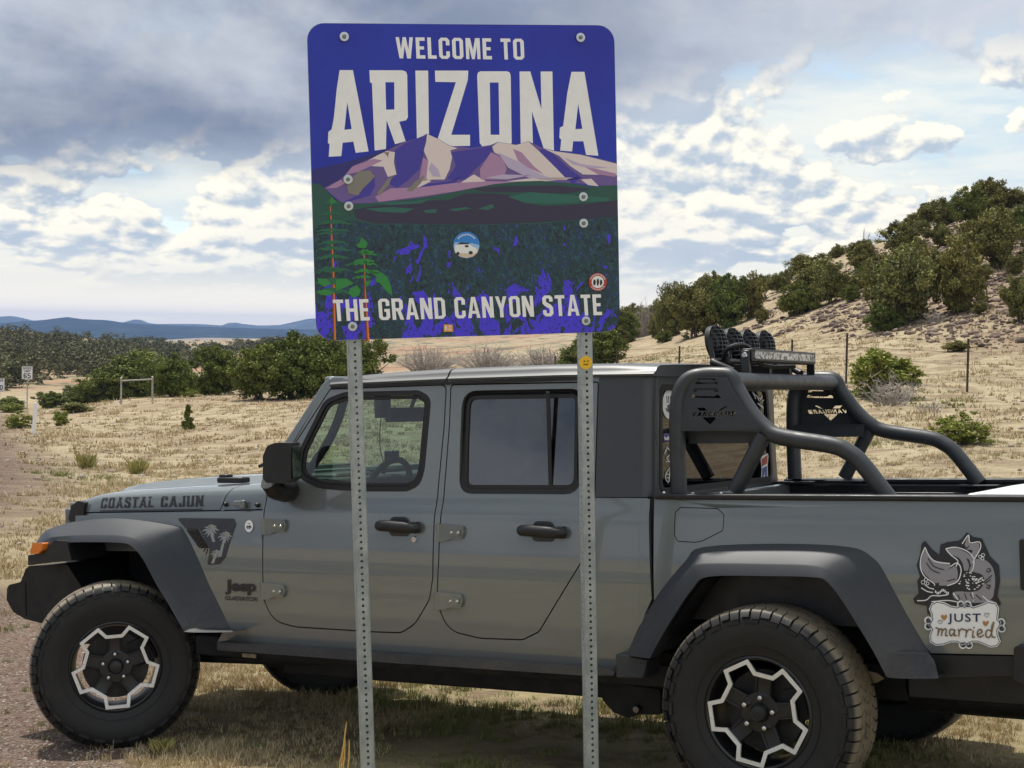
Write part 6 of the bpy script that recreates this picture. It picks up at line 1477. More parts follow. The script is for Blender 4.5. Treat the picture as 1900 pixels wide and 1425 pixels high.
# ================================================================== SMALL ROADSIDE THINGS
def speed_sign(u, v_top, w_px, label, num, h_ratio=1.22, v_base=None, d=93.):
    k = d / FPX; w = w_px * k; h = w * h_ratio; top = at(u, v_top, d); gz = tz(top.x, top.y)
    e = empty('speed_limit_sign', (top.x, top.y, gz - .2), 0, label, 'road sign')
    zt = top.z - gz + .2
    bm = bmesh.new(); fill_poly(bm, [fillet([(-w / 2, zt - h), (w / 2, zt - h), (w / 2, zt), (-w / 2, zt)], .04)], None)
    r = bmesh.ops.extrude_face_region(bm, geom=bm.faces[:])
    for q in r['geom']:
        if isinstance(q, bmesh.types.BMVert): q.co.y += .01
    pn = bm_obj('sign_panel', bm, M_white, e, smooth=False)
    def prt(nm, txt, z0, z1, f):
        bm = bmesh.new()
        for o_, h_ in text_polys(txt, -w * f / 2, zt - h * z1, w * f / 2, zt - h * z0, .14, space=.3): fill_poly(bm, [o_] + h_, None)
        for v in bm.verts: v.co.y = -.004
        bm_obj(nm, bm, M_black, pn, smooth=False)
    if num == '65': prt('lettering', 'SPEED', .08, .26, .74); prt('lettering', 'LIMIT', .30, .46, .60)
    else: prt('lettering', 'SPEED', .08, .26, .74)
    prt('numeral', num, .54, .92, .66)
    bd = [(-w * .47, zt - h * .98), (w * .47, zt - h * .98), (w * .47, zt - h * .02), (-w * .47, zt - h * .02)]; bm = bmesh.new(); fill_poly(bm, [bd, grow(bd, -.012 if grow(bd, -.012)[0][0] > bd[0][0] else .012)], None)
    for v in bm.verts: v.co.y = -.004
    bm_obj('border_line', bm, M_black, pn, smooth=False)
    bm = bmesh.new(); add_box(bm, (0, .04, (zt) / 2 - .05), (.05, .05, zt - .02)); bm_obj('post', bm, M_zinc, e)
speed_sign(50.5, 679.5, 20, 'white SPEED LIMIT 65 sign on a thin post beside the road at far left', '65')
speed_sign(-1, 702, 19, 'white sign reading 60 cut by the left edge of the photo', '60', d=98)
# white delineator post
def delineator():
    p_, d = on_ground(60, 806, 30, 90); top = at(65, 747, d)
    e = bmesh.new(); hgt = top.z - p_.z
    add_box(e, (0, 0, hgt / 2 - .1), (.105, .02, hgt + .2)); o = bm_obj('delineator_post', e, M_white, bevel=.008); o.location = (p_.x + .03, p_.y, p_.z); o.rotation_euler = (0, math.radians(4), .1)
    tag(o, 'slim white delineator post leaning at the road edge below the speed sign', 'marker post')
delineator()
def pipe_frame():
    d = 66.; a = at(225, 702, d); b = at(283, 700, d + 1); e = empty('pipe_frame', (a.x, a.y, tz(a.x, a.y)), 0, 'rusty goalpost-shaped pipe frame standing in the dry grass before the junipers', 'pipe frame')
    mr = mat('galvanised_pipe', (.42, .40, .37), .5, metal=.3, var=.3)
    o0 = Vector(e.location)
    for p_ in (a, b):
        bm = bmesh.new(); add_tube(bm, [(p_.x - o0.x, p_.y - o0.y, -.8), (p_.x - o0.x, p_.y - o0.y, p_.z - o0.z)], .038, 10); add_lathe(bm, [(0, .05), (.045, .03), (.045, -.04)], 10, axis='z', c=(p_.x - o0.x, p_.y - o0.y, p_.z - o0.z)); bm_obj('upright', bm, mr, e)
    bm = bmesh.new(); add_tube(bm, [(a.x - o0.x, a.y - o0.y, a.z - o0.z - .10), (b.x - o0.x, b.y - o0.y, b.z - o0.z - .08)], .028, 10); bm_obj('crossbar', bm, mr, e)
pipe_frame()
# wire fence on the slope
def fence():
    P = [(1030, 664, 57), (1145, 646, 54.), (1261, 642, 51.), (1366, 636, 49), (1470, 630, 47.5), (1572, 618, 46), (1797, 628, 43), (2020, 610, 40)]
    m = mat('rusty_steel', (.06, .045, .035), .8, var=.3); pts = []
    first = at(1145, 646, 54.); e = empty('wire_fence', (first.x, first.y, tz(first.x, first.y)), 0, 'thin wire fence with dark steel posts crossing the slope behind the truck bed', 'fence')
    o0 = Vector(e.location)
    for u, v, d in P:
        t = at(u, v, d); g = tz(t.x, t.y); top = max(t.z, g + 1.1); bm = bmesh.new(); c = Vector((t.x, t.y, 0)) - Vector((o0.x, o0.y, 0))
        add_box(bm, (c.x, c.y, (g - .3 + top) / 2 - o0.z), (.055, .035, top - g + .3)); bm_obj('fence_post', bm, m, e); pts.append((c, g - o0.z, top - o0.z))
    for k in range(4):
        bm = bmesh.new(); L_ = []
        for c, g, t in pts: L_.append((c.x, c.y - .03, g + (t - g) * (.95 - .22 * k)))
        add_tube(bm, L_, .0045, 4); bm_obj('wire', bm, m, e)
fence()
# white lid in the bed
def cooler():
    p0 = S(1790, 930, -.35); e = empty('cooler_box', M=TM @ Matrix.Translation((4.14, 0, .82)), label='white box lying in the truck bed at the right edge, only its lid showing', cat='box')
    bm = bmesh.new(); add_box(bm, (.45, -.05, .20), (.80, .70, .38)); bm_obj('tub', bm, M_white, e, bevel=.03, seg=3)
    bm = bmesh.new(); fill_poly(bm, [[(.0, .392), (.90, .392), (.90, .445), (.12, .458), (.05, .448)]], None)
    for v in bm.verts: v.co.y = -.42
    r = bmesh.ops.extrude_face_region(bm, geom=bm.faces[:])
    for q in r['geom']:
        if isinstance(q, bmesh.types.BMVert): q.co.y = .32
    bm_obj('lid', bm, M_white, e, bevel=.015, seg=3)
cooler()
# ================================================================== VEGETATION
def leaf_mat(name, dark, light, dry=None):
    m, nt, b = newmat(name); t = nt.attr('tone'); pos = nt.node('ShaderNodeNewGeometry').outputs['Position']
    oi = nt.node('ShaderNodeObjectInfo').outputs['Random']
    c = nt.mix(t, dark, light); c = nt.mix(nt.m('MULTIPLY', nt.ss(oi, 0, 1), .5), c, tuple((d + l) / 2 * k for d, l, k in zip(dark, light, (1.35, 1.1, .9))))
    if dry: c = nt.mix(nt.m('MULTIPLY', nt.ss(nt.noise(pos, 1.6, 3), .52, .68), .6), c, dry)
    nt.put(b.inputs['Base Color'], c); b.inputs['Roughness'].default_value = .8; b.inputs['Specular IOR Level'].default_value = .2
    return m
M_jun = leaf_mat('juniper_leaf', (.080, .092, .030), (.27, .27, .09), (.14, .12, .06))
M_jung = leaf_mat('juniper_leaf_green', (.055, .080, .022), (.200, .245, .060))
M_bright = leaf_mat('shrub_leaf', (.12, .165, .03), (.29, .33, .085))
M_far = leaf_mat('distant_leaf', (.058, .066, .032), (.155, .160, .080))
M_bark = mat('juniper_bark', (.13, .105, .085), .9, var=.35, vscale=6)
M_dead = mat('bleached_wood', (.34, .30, .27), .9, var=.3, vscale=8)
def leaves(cent, rad, npl, size, rs, squash=.8, stretch=1.25):
    """small leaf sprays scattered in clumps; returns verts, faces, tone"""
    n = len(cent); N = n * npl
    c = np.repeat(cent, npl, 0); r = np.repeat(rad, npl)
    d = rs.normal(size=(N, 3)); d /= np.linalg.norm(d, axis=1)[:, None]
    p = c + d * (r * rs.random(N) ** .45)[:, None] * np.array([1, 1, squash])
    a = rs.normal(size=(N, 3)) + np.array([0, 0, .5]); a /= np.linalg.norm(a, axis=1)[:, None]
    b = np.cross(a, rs.normal(size=(N, 3))); b /= np.linalg.norm(b, axis=1)[:, None]
    s = (size * (.5 + rs.random(N)))[:, None]
    v = np.stack([p - b * s * .5, p + b * s * .5, p + a * s * stretch + b * s * .15, p + a * s * stretch - b * s * .25], 1).reshape(-1, 3)
    f = np.arange(N * 4).reshape(-1, 4)
    tone = np.clip(np.repeat(rs.random(n), npl) * .7 + rs.random(N) * .45 - .05, 0, 1)
    return v, f, np.repeat(tone, 4)
def crown_shape(rs, n, w=1., h=1., low=.08, lean=0.):
    """clump centres of an irregular, flat-bottomed juniper crown inside a unit box"""
    cs = []; nl = rs.integers(4, 7); lob = []
    for k in range(nl):
        a = 2 * math.pi * (k + rs.random() * .7) / nl; rr = .17 + .15 * rs.random(); lob.append((rr * math.cos(a), rr * math.sin(a), .34 + .30 * rs.random(), .24 + .08 * rs.random()))
    lob.append((0, 0, .66, .28)); lob.append((rs.normal() * .08, rs.normal() * .08, .45, .34))
    while len(cs) < n:
        l = lob[rs.integers(len(lob))]; d = rs.normal(size=3); d /= np.linalg.norm(d); t = l[3] * (.55 + .5 * rs.random())
        p = np.array([l[0], l[1], l[2]]) + d * t * np.array([1, 1, 1.05])
        if p[2] < low or p[2] > 1.02: continue
        cs.append(p)
    c = np.array(cs); c[:, 2] = (c[:, 2] - c[:, 2].min()) / (c[:, 2].max() - c[:, 2].min()) * (1 - low) + low
    return c * np.array([w, w, h])
PROT = {}
def make_prot(key, seed, ncl, npl, leaf, m, clump=.13, low=.06, h_over_w=1.):
    rs = np.random.default_rng(seed); c = crown_shape(rs, ncl, 1, h_over_w, low)
    v, f, t = leaves(c, clump * (.6 + .8 * rs.random(len(c))), npl, leaf, rs)
    o = mesh_from('crown', v, f, m, True, sharp=None, attrs={'tone': t}); me = o.data; bpy.data.objects.remove(o)
    bm = bmesh.new(); pr = random.Random(seed)
    H = h_over_w
    for k in range(4):
        a = pr.uniform(0, 6.28); r = pr.uniform(.04, .12); q = c[pr.randrange(len(c))]
        add_tube(bm, smooth_line([(r * .3 * math.cos(a), r * .3 * math.sin(a), -.12 * H), (r * .8 * math.cos(a), r * .8 * math.sin(a), .15 * H), (q[0] * .5, q[1] * .5, .40 * H), (q[0] * .9, q[1] * .9, max(.5, q[2] * .95))], 3), [.028 - .0022 * i for i in range(10)], 6)
    for k in range(14):
        q = c[pr.randrange(len(c))]; add_tube(bm, [(q[0] * .2, q[1] * .2, .25 * H), (q[0] * .7, q[1] * .7, q[2] * .75), (q[0] * 1.08, q[1] * 1.08, q[2] * 1.04)], [.014, .008, .002], 4)
    tm = bpy.data.meshes.new('trunk'); bmesh.ops.recalc_face_normals(bm, faces=bm.faces); bm.to_mesh(tm); bm.free(); tm.materials.append(M_bark)
    PROT[key] = (me, tm)
for k in range(6): make_prot(('j', k), 10 + k, 160, 115, .026, M_jun, .105)
for k in range(4): make_prot(('g', k), 30 + k, 180, 125, .022, M_jung, .10)
for k in range(5): make_prot(('f', k), 50 + k, 85, 45, .030, M_far, .12)
make_prot(('b', 0), 70, 120, 100, .028, M_bright, .09, .02); make_prot(('b', 1), 71, 110, 90, .026, M_bright, .08, .01)
def tree(name, key, base, w, h, rz, label, cat='tree', group=None, parts=True):
    me, tm = PROT[key]
    if not parts:
        o = bpy.data.objects.new(name, me); COL.objects.link(o); o.location = base; o.scale = (w, w, h); o.rotation_euler = (0, 0, rz); return tag(o, label, cat, group)
    e = empty(name, base, rz, label, cat, group)
    for nm, d in (('crown', me), ('trunk', tm)):
        o = bpy.data.objects.new(nm, d); COL.objects.link(o); o.parent = e; o.scale = (w, w, h)
    return e
rv = random.Random(11)
def place(u, v, wpx, hpx, key, name='juniper_tree', label=None, cat='tree', group=None, dlo=40, dhi=160, parts=True, sink=.12):
    p_, d = on_ground(u, v, dlo, dhi); k = d / FPX; w = wpx * k; h = hpx * k
    p_.z -= h * sink * .4
    return tree(name, key, p_, w * 1.02, h * (1 + sink * .3), rv.uniform(0, 6.28), label, cat, group, parts)
Z2 = lambda x, y: (1130 + x / 2.4675, 300 + y / 2.4675)
HG = 'junipers scattered over the rocky hillside'
HILL = [(60, 835, 150, 160), (120, 720, 150, 150), (225, 690, 130, 150), (290, 800, 150, 240), (390, 805, 230, 235), (540, 760, 210, 240), (650, 715, 150, 200), (420, 610, 130, 110), (510, 590, 130, 95), (590, 560, 120, 90),
        (680, 545, 140, 110), (755, 520, 140, 105), (820, 500, 120, 90), (900, 455, 160, 130), (960, 640, 250, 190), (865, 700, 190, 150), (1010, 650, 150, 180), (905, 560, 190, 130), (1080, 420, 190, 130), (1150, 490, 160, 120),
        (1160, 560, 110, 90), (1265, 570, 160, 150), (1265, 360, 160, 110), (1345, 450, 200, 170), (1340, 750, 340, 350), (1255, 775, 170, 120), (1600, 690, 270, 330), (1470, 600, 190, 200), (1520, 395, 120, 110), (1500, 310, 190, 130),
        (1640, 290, 170, 170), (1750, 240, 190, 160), (1850, 170, 180, 160), (1760, 490, 280, 270), (1880, 740, 160, 210), (1895, 350, 140, 160), (1690, 390, 150, 120), (1410, 330, 130, 100), (1580, 260, 120, 90), (1900, 130, 120, 120), (1330, 300, 120, 80),
        (1700, 700, 70, 60), (700, 740, 60, 70), (1860, 520, 90, 90), (1130, 590, 90, 70), (250, 830, 80, 60), (1400, 560, 120, 130), (1200, 640, 80, 90), (180, 790, 130, 120), (470, 700, 170, 190), (330, 660, 150, 150), (570, 680, 140, 150), (700, 600, 90, 80), (240, 600, 90, 70), (780, 600, 110, 90), (1110, 640, 90, 80), (1420, 470, 110, 120), (1560, 520, 110, 100), (1700, 560, 100, 90), (1820, 400, 110, 110), (90, 640, 110, 90), (150, 600, 110, 80), (380, 560, 100, 70), (480, 520, 90, 70), (620, 480, 90, 70), (560, 600, 130, 130), (440, 760, 150, 150), (750, 540, 120, 110), (300, 720, 150, 170)]
names_h = {24: 'biggest juniper on the hillside, broad and dark above the bare slope', 26: 'tall rounded juniper right of the biggest one on the hillside', 33: 'broad juniper standing high on the slope near the right edge', 34: 'juniper cut by the right edge at the foot of the slope',
           4: 'wide olive juniper at the hill foot left of the roof lamps', 5: 'dense dark juniper at the hill foot directly above the roof lamps', 14: 'spreading juniper halfway up the slope above the light bar', 0: 'low juniper touching the lower right edge of the welcome sign', 13: 'open-topped juniper on the skyline left of the hill crest', 25: 'low dark bush tucked under the biggest hillside juniper'}
for i, (x, y, w, h) in enumerate(HILL):
    u, v = Z2(x, y); lab = names_h.get(i); grp = None if lab else 'junipers scattered over the rocky hillside'
    place(u, v, w / 2.4675, h / 2.4675, ('j', i % 6) if i % 5 else ('g', i % 4), label=lab or 'HILL', group=grp or HG)
# skyline and gap filling on the hill
for i in range(30):
    u = 1160 + i * 25 + rv.uniform(-8, 8); vr = float(np.interp(u, [1150, 1250, 1360, 1500, 1650, 1800, 1900], [622, 590, 540, 478, 425, 385, 350])) + rv.uniform(4, 30)
    place(u, vr, rv.uniform(26, 52), rv.uniform(24, 44), ('j', rv.randrange(6)), label='HILL', group=HG, dlo=60)
def name_hill():
    rows = {}
    for o in list(COL.objects):
        if o.get('label') == 'HILL':
            p_ = o.location - CAMP; dep = p_.dot(CF); u = 950 + FPX * p_.dot(CR) / dep; v = 712.5 - FPX * p_.dot(CU) / dep
            sky_v = float(np.interp(u, [1150, 1250, 1360, 1500, 1650, 1800, 1900], [622, 590, 540, 478, 425, 385, 350]))
            r = 'skyline' if v - sky_v < 22 else ('upper slope' if v - sky_v < 70 else ('middle of the slope' if v - sky_v < 130 else 'foot of the slope'))
            rows.setdefault(r, []).append((u, o))
    ones = ['', 'first', 'second', 'third', 'fourth', 'fifth', 'sixth', 'seventh', 'eighth', 'ninth', 'tenth', 'eleventh', 'twelfth', 'thirteenth', 'fourteenth', 'fifteenth', 'sixteenth', 'seventeenth', 'eighteenth', 'nineteenth']
    words_ = ones[1:] + [(t + 'tieth' if not o_ else t + 'ty-' + ones[o_]) for t in ('twen', 'thir', 'for', 'fif') for o_ in range(10)]
    for r, L_ in rows.items():
        L_.sort(key=lambda t: t[0]); n = len(L_)
        for i, (u, o) in enumerate(L_):
            k = words_[i] if i < n / 2 else words_[n - 1 - i]; side = 'left' if i < n / 2 else 'right'; s = o.children[0].scale; sz = 'small' if s[2] < 2.0 else ('tall' if s[2] > 3.4 else 'rounded')
            o['label'] = f"{sz} olive juniper, {k} from the {side} along the {r} of the hill"
name_hill()
# junipers on the left behind the field
LEFT = [(150, 745, 80, 50, 'low juniper spreading behind the white delineator post'), (200, 742, 110, 72, 'second juniper of the left clump, right of the speed sign'), (258, 738, 140, 98, 'widest juniper behind the pipe frame'), (318, 736, 90, 78, 'juniper right of the pipe frame with a thin crown'),
        (352, 724, 55, 58, 'small juniper between the pipe frame and the dark pointed one'), (404, 732, 92, 90, 'dark pointed juniper standing alone in the gap'), (480, 742, 115, 100, 'left half of the big juniper clump ahead of the truck'), (548, 740, 135, 122, 'tallest juniper of the clump ahead of the truck'),
        (612, 738, 125, 116, 'juniper behind the left post of the welcome sign'), (668, 726, 105, 100, 'juniper partly hidden behind the windscreen and sign'), (1118, 682, 95, 74, 'green juniper below the lower right corner of the sign'), (1075, 690, 80, 60, 'juniper behind the right sign post'),
        (20, 748, 50, 24, 'low dark bush at the left edge behind the speed sign'), (95, 748, 60, 30, 'low dark bush right of the speed sign post')]
for i, (u, v, w, h, lab) in enumerate(LEFT): place(u, v, w, h, ('g', i % 4), label=lab, dlo=48, dhi=110)
# distant woodland on the left hill and the slopes beyond
cnt = 0
for i in range(1500):
    u = rv.uniform(-60, 640); hill = float(np.interp(u, [-60, 0, 60, 120, 200, 280, 340, 420, 500, 640], [616, 618, 622, 628, 637, 642, 650, 642, 638, 634])); lo = float(np.interp(u, [-60, 60, 130, 200, 340, 420, 640], [735, 720, 700, 700, 690, 668, 660]))
    v = hill + (lo - hill) * rv.random() ** .8
    if 60 < u < 150 and 688 < v < 735 and rv.random() < .8: continue
    if 345 < u < 480 and 640 < v < 668 and rv.random() < .75: continue
    if 20 < u < 100 and 700 < v and rv.random() < .6: continue
    p_, d = on_ground(u, v, 150, 1600)
    s = rv.uniform(1.7, 3.6) * (1 if d < 500 else 1.15); k = ('f', rv.randrange(5)); p_.z -= s * .08
    if cnt < 180: tree('juniper_tree', k, p_, s * 1.35, s, rv.uniform(0, 6.28), 'small grey green juniper of the open woodland on the far left hills', 'tree', 'junipers of the distant woodland', parts=False); cnt += 1
    else:
        if i == 0: pass
        FARX = globals().setdefault('FARX', []); FARX.append((p_, s, k, rv.uniform(0, 6.28)))
def far_mass():
    V = []; F = []; T = []; n0 = 0; rs = np.random.default_rng(4)
    for p_, s, k, a in FARX:
        c = crown_shape(rs, 16); v, f, t = leaves(c, .16 * (.6 + .8 * rs.random(len(c))), 18, .065, rs)
        ca, sa = math.cos(a), math.sin(a); v = v * np.array([s * 1.35, s * 1.35, s]); v = np.c_[v[:, 0] * ca - v[:, 1] * sa, v[:, 0] * sa + v[:, 1] * ca, v[:, 2]] + np.array(p_)
        V.append(v); F.append(f + n0); T.append(t); n0 += len(v)
    o = mesh_from('far_woodland', np.concatenate(V), np.concatenate(F), M_far, True, sharp=None, attrs={'tone': np.concatenate(T)}); tag(o, kind='stuff')
far_mass()
# shrubs
def shrub(u, v, w, h, key, label, name='shrub', cat='shrub', dlo=20, dhi=120, **k): return place(u, v, w, h, key, name, label, cat, dlo=dlo, dhi=dhi, **k)
shrub(1632, 738, 150, 86, ('b', 0), 'bright green bushy shrub above the truck bed with dead twigs in front'); shrub(1783, 826, 115, 60, ('b', 1), 'small loose green shrub at the right edge above the bed rail')
shrub(35, 795, 55, 30, ('b', 1), 'green shrub at the foot of the white delineator post'); shrub(114, 790, 34, 26, ('b', 0), 'round green shrub right of the delineator post'); shrub(345, 737, 44, 16, ('b', 1), 'pale low brush in front of the dark pointed juniper', dlo=50); shrub(20, 765, 60, 18, ('b', 1), 'grey green brush between the speed sign and the road', dlo=50)
shrub(1775, 652, 52, 20, ('j', 2), 'dry tan bush by the right fence post', dlo=40); shrub(140, 765, 60, 18, ('j', 1), 'grey brush in the dry grass left of the pipe frame', dlo=50); shrub(1395, 805, 46, 26, ('b', 1), 'green tuft seen through the far side of the sport bar', dlo=24)
def sapling():
    p_, d = on_ground(349, 797, 30, 90); k = d / FPX; rs = np.random.default_rng(9); zz = rs.random(60) ** 1.2; r = .24 * (1 - zz * .85); a = rs.random(60) * 6.28
    c = np.c_[r * np.cos(a) * rs.random(60) ** .3, r * np.sin(a), zz * .9 + .05]; v, f, t = leaves(c, .08 * np.ones(60) * (1.2 - zz), 60, .05, rs)
    v = v * 46 * k; o = mesh_from('crown', v, f, M_jung, True, sharp=None, attrs={'tone': t}); e = empty('juniper_sapling', p_, 0, 'small lone cone-shaped conifer in the dry field left of the truck', 'tree'); o.parent = e
    bm = bmesh.new(); add_tube(bm, [(0, 0, -.1), (0, 0, 30 * k)], .02, 6); bm_obj('trunk', bm, M_bark, e)
sapling()
# dead brush: bleached branching stems
def brush(name, base, w, h, n, seed, label, thick=.018, m=None, sub=5):
    rs = random.Random(seed); bm = bmesh.new()
    for k in range(n):
        a = rs.uniform(0, 6.28); r = rs.random() ** .6; x0, y0 = w * .32 * r * math.cos(a) * .6, w * .2 * r * math.sin(a)
        tx, ty, t_z = w * .5 * r * math.cos(a) + rs.gauss(0, w * .06), w * .4 * r * math.sin(a), h * (1 - .55 * r * r) * rs.uniform(.5, 1.05)
        mid = ((x0 + tx) / 2 + rs.gauss(0, w * .03), (y0 + ty) / 2, t_z * .55); P_ = smooth_line([(x0, y0, -.05), mid, (tx, ty, t_z)], 3); add_tube(bm, P_, [thick * (1 - .8 * i / (len(P_) - 1)) for i in range(len(P_))], 4, cap=False)
        for q in range(sub):
            i = rs.randrange(2, len(P_)); s = Vector(P_[i]); e = s + Vector((rs.gauss(0, w * .09), rs.gauss(0, w * .07), rs.uniform(-.05, .28) * h)); add_tube(bm, [s, (s + e) / 2 + Vector((0, 0, rs.gauss(0, .03 * h))), e], [thick * .4, thick * .3, thick * .1], 3, cap=False)
    o = bm_obj(name, bm, m or M_dead); o.location = base; return tag(o, label, 'dead bush')
def brush_px(u, v, wpx, hpx, n, seed, label, dlo=45, dhi=120, **k):
    p_, d = on_ground(u, v, dlo, dhi); s = d / FPX; return brush('dead_brush', p_, wpx * s, hpx * s, n, seed, label, **k)
brush_px(1197, 622, 60, 60, 90, 1, 'bleached grey dead bush between junipers right of the sign', dlo=55, thick=.03)
brush_px(790, 688, 140, 48, 150, 2, 'left part of the bleached brush heap behind the cab roof', thick=.03); brush_px(905, 690, 150, 50, 160, 3, 'middle of the bleached brush heap behind the cab roof', thick=.03); brush_px(1010, 688, 120, 44, 120, 4, 'right part of the bleached brush heap behind the cab roof', thick=.03)
brush_px(1655, 752, 130, 58, 34, 5, 'heap of pale dead branches lying against the bright green shrub', dlo=30, thick=.022, sub=7)
brush_px(1730, 765, 70, 30, 14, 6, 'few pale dead twigs on the ground right of the branch heap', dlo=30, thick=.016)
brush_px(1372, 500, 36, 44, 10, 7, 'bare dead tree top on the hill skyline', dlo=60, thick=.03); brush_px(1606, 430, 18, 50, 5, 8, 'bare dead snag rising above the hill crest', dlo=60, thick=.035)
brush_px(1425, 592, 34, 26, 16, 9, 'dark dead shrub halfway up the rocky slope', dlo=55, thick=.03, m=M_bark); brush_px(1735, 600, 60, 22, 16, 10, 'fallen dead branches under the biggest hillside juniper', dlo=50, thick=.025)
# rocks on the hillside, stones on the gravel
def rocks(name, n, sampler, smin, smax, m, seed, tones=True):
    rs = np.random.default_rng(seed); ico = bmesh.new(); bmesh.ops.create_icosphere(ico, subdivisions=1, radius=1); ico.verts.ensure_lookup_table(); bv = np.array([v.co[:] for v in ico.verts]); bf = np.array([[v.index for v in f.verts] for f in ico.faces]); ico.free()
    P_ = sampler(rs, n); n = len(P_); s = smin * (smax / smin) ** (rs.random(n) ** 2)
    V = bv[None] * (1 + rs.normal(0, .16, (n, len(bv), 1))) * (s[:, None, None] * rs.uniform(.6, 1.2, (n, 1, 3)) * np.array([1, 1, .62])); a = rs.random(n) * 6.28; ca, sa = np.cos(a)[:, None], np.sin(a)[:, None]
    V = np.stack([V[..., 0] * ca - V[..., 1] * sa, V[..., 0] * sa + V[..., 1] * ca, V[..., 2]], -1) + P_[:, None]
    F = bf[None] + (np.arange(n) * len(bv))[:, None, None]; t = np.repeat(rs.random(n), len(bv))
    o = mesh_from(name, V.reshape(-1, 3), F.reshape(-1, 3), m, False, attrs={'tone': t}); return tag(o, kind='stuff')
def rockmat(name, a, b_):
    m, nt, b = newmat(name); pos = nt.node('ShaderNodeNewGeometry').outputs['Position']; c = nt.mix(nt.attr('tone'), a, b_); nt.put(b.inputs['Base Color'], c); b.inputs['Roughness'].default_value = .95; return m
def samp_hill(rs, n):
    az = rs.uniform(.03, .40, n * 2); h = rs.uniform(56, 112, n * 2); x, y = h * np.sin(az), h * np.cos(az); z = terr(x, y)
    z2 = terr(x * 1.01, y * 1.01); sl = (z2 - z) / (h * .01); k = (sl > .10) & (rs.random(n * 2) < .8); return np.c_[x, y, z + .02][k][:n]
rocks('hillside_rocks', 9000, samp_hill, .04, .26, rockmat('lava_rock', (.055, .036, .028), (.26, .19, .15)), 1)
def samp_field(rs, n):
    az = rs.uniform(-.33, .36, n); h = 12 + 50 * rs.random(n) ** .8; x, y = h * np.sin(az), h * np.cos(az); return np.c_[x, y, terr(x, y)]
rocks('field_stones', 2600, samp_field, .015, .09, rockmat('field_stone', (.16, .11, .085), (.44, .38, .32)), 2)
def samp_road(rs, n):
    az = rs.uniform(-.36, -.1, n * 3); h = 6.2 + 14 * rs.random(n * 3) ** 1.6; x, y = h * np.sin(az), h * np.cos(az); k = road_mask(x, y) > rs.random(n * 3) * .9 + .1; x, y = x[k][:n], y[k][:n]; return np.c_[x, y, terr(x, y)]
rocks('road_gravel', 16000, samp_road, .0035, .014, rockmat('gravel_stone', (.10, .075, .065), (.42, .36, .31)), 3)
# grass
def fbm(x, y, s, seed):
    r = np.random.default_rng(seed); o = 0; a = 1
    for k in range(4):
        t = r.random(6) * 6.28; o = o + a * (np.sin(x * s + t[0] + 1.6 * np.sin(y * s * .7 + t[1])) * np.sin(y * s + t[2] + 1.4 * np.sin(x * s * .8 + t[3]))); s *= 1.9; a *= .6
    return o
def make_grass(name, n, h0, h1, pw, bw, bh, az0, az1, seed, clump=1., roadok=.04, gthr=.35, gscale=.5, bare=.0, per=14, cr=.05):
    rs = np.random.default_rng(seed); nb = n; n = n // per; m = int(n * 2.2); az = rs.uniform(az0, az1, m); h = h0 + (h1 - h0) * rs.random(m) ** pw; x, y = h * np.sin(az), h * np.cos(az)
    dens = fbm(x, y, 1.3, 5) ; keep = rs.random(m) < np.clip(.62 + .55 * dens - bare, .05, 1.) ; rm = road_mask(x, y); keep &= rs.random(m) > (rm * (1 - roadok))
    x, y, h, dens = x[keep][:n], y[keep][:n], h[keep][:n], dens[keep][:n]; n = len(x)
    # gather into tufts: blades lean outwards from each tuft's heart
    k = np.clip((per * rs.gamma(1.6, .62, n)).astype(int), 1, per * 5); x, y, h, dens = [np.repeat(q, k) for q in (x, y, h, dens)]; cs = np.repeat(.4 + 1.2 * rs.random(n) ** 2, k); n = len(x)
    ra = rs.random(n) * 6.28; rr = cr * cs * rs.random(n) ** .6; x = x + rr * np.cos(ra); y = y + rr * np.sin(ra); z = terr(x, y)
    gr = fbm(x, y, gscale, 8) + rs.normal(0, .25, n); green = gr > gthr
    hgt = bh[0] + (bh[1] - bh[0]) * rs.random(n) ** 2 * np.clip(.7 + .4 * dens, .35, 1.5) * (.5 + .6 * cs); hgt = np.where(green, hgt * 1.15, hgt)
    a = rs.random(n) * 6.28; w = bw * (.6 + .8 * rs.random(n)); lean = hgt * rs.uniform(.1, 1.1, n); la = rs.random(n) * 6.28
    dx, dy = np.cos(a) * w / 2, np.sin(a) * w / 2; lx, ly = np.cos(la) * lean, np.sin(la) * lean
    zb = z - .006
    V = np.stack([np.c_[x - dx, y - dy, zb], np.c_[x + dx, y + dy, zb], np.c_[x + dx * .7 + lx * .35, y + dy * .7 + ly * .35, z + hgt * .6], np.c_[x - dx * .7 + lx * .35, y - dy * .7 + ly * .35, z + hgt * .6], np.c_[x + lx, y + ly, z + hgt]], 1).reshape(-1, 3)
    i = np.arange(n)[:, None] * 5; F = np.concatenate([i + np.array([[0, 1, 2]]), i + np.array([[0, 2, 3]]), i + np.array([[3, 2, 4]])], 0)
    tt = rs.random(n)[:, None]; straw = np.array([.64, .54, .34]) * (1 - tt) + np.array([.48, .38, .22]) * tt; gc = np.array([.17, .19, .060]) * (1 - tt) + np.array([.30, .29, .12]) * tt
    brown = rs.random(n) < .16; straw[brown] = np.array([.30, .19, .11]); C_ = np.where(green[:, None], gc, straw)
    o = mesh_from(name, V, F, M_grass, True, sharp=None, attrs={'tint': np.repeat(C_, 5, 0)}); return tag(o, kind='stuff')
M_grass, nt, b = newmat('grass_blades'); nt.put(b.inputs['Base Color'], nt.attr('tint', 'Color')); b.inputs['Roughness'].default_value = .75; b.inputs['Specular IOR Level'].default_value = .25
make_grass('near_grass', 230000, 5.6, 13.5, 1.1, .0036, (.012, .062), -.33, .36, 1, gthr=.0, gscale=.9, bare=.05, per=22, cr=.055)
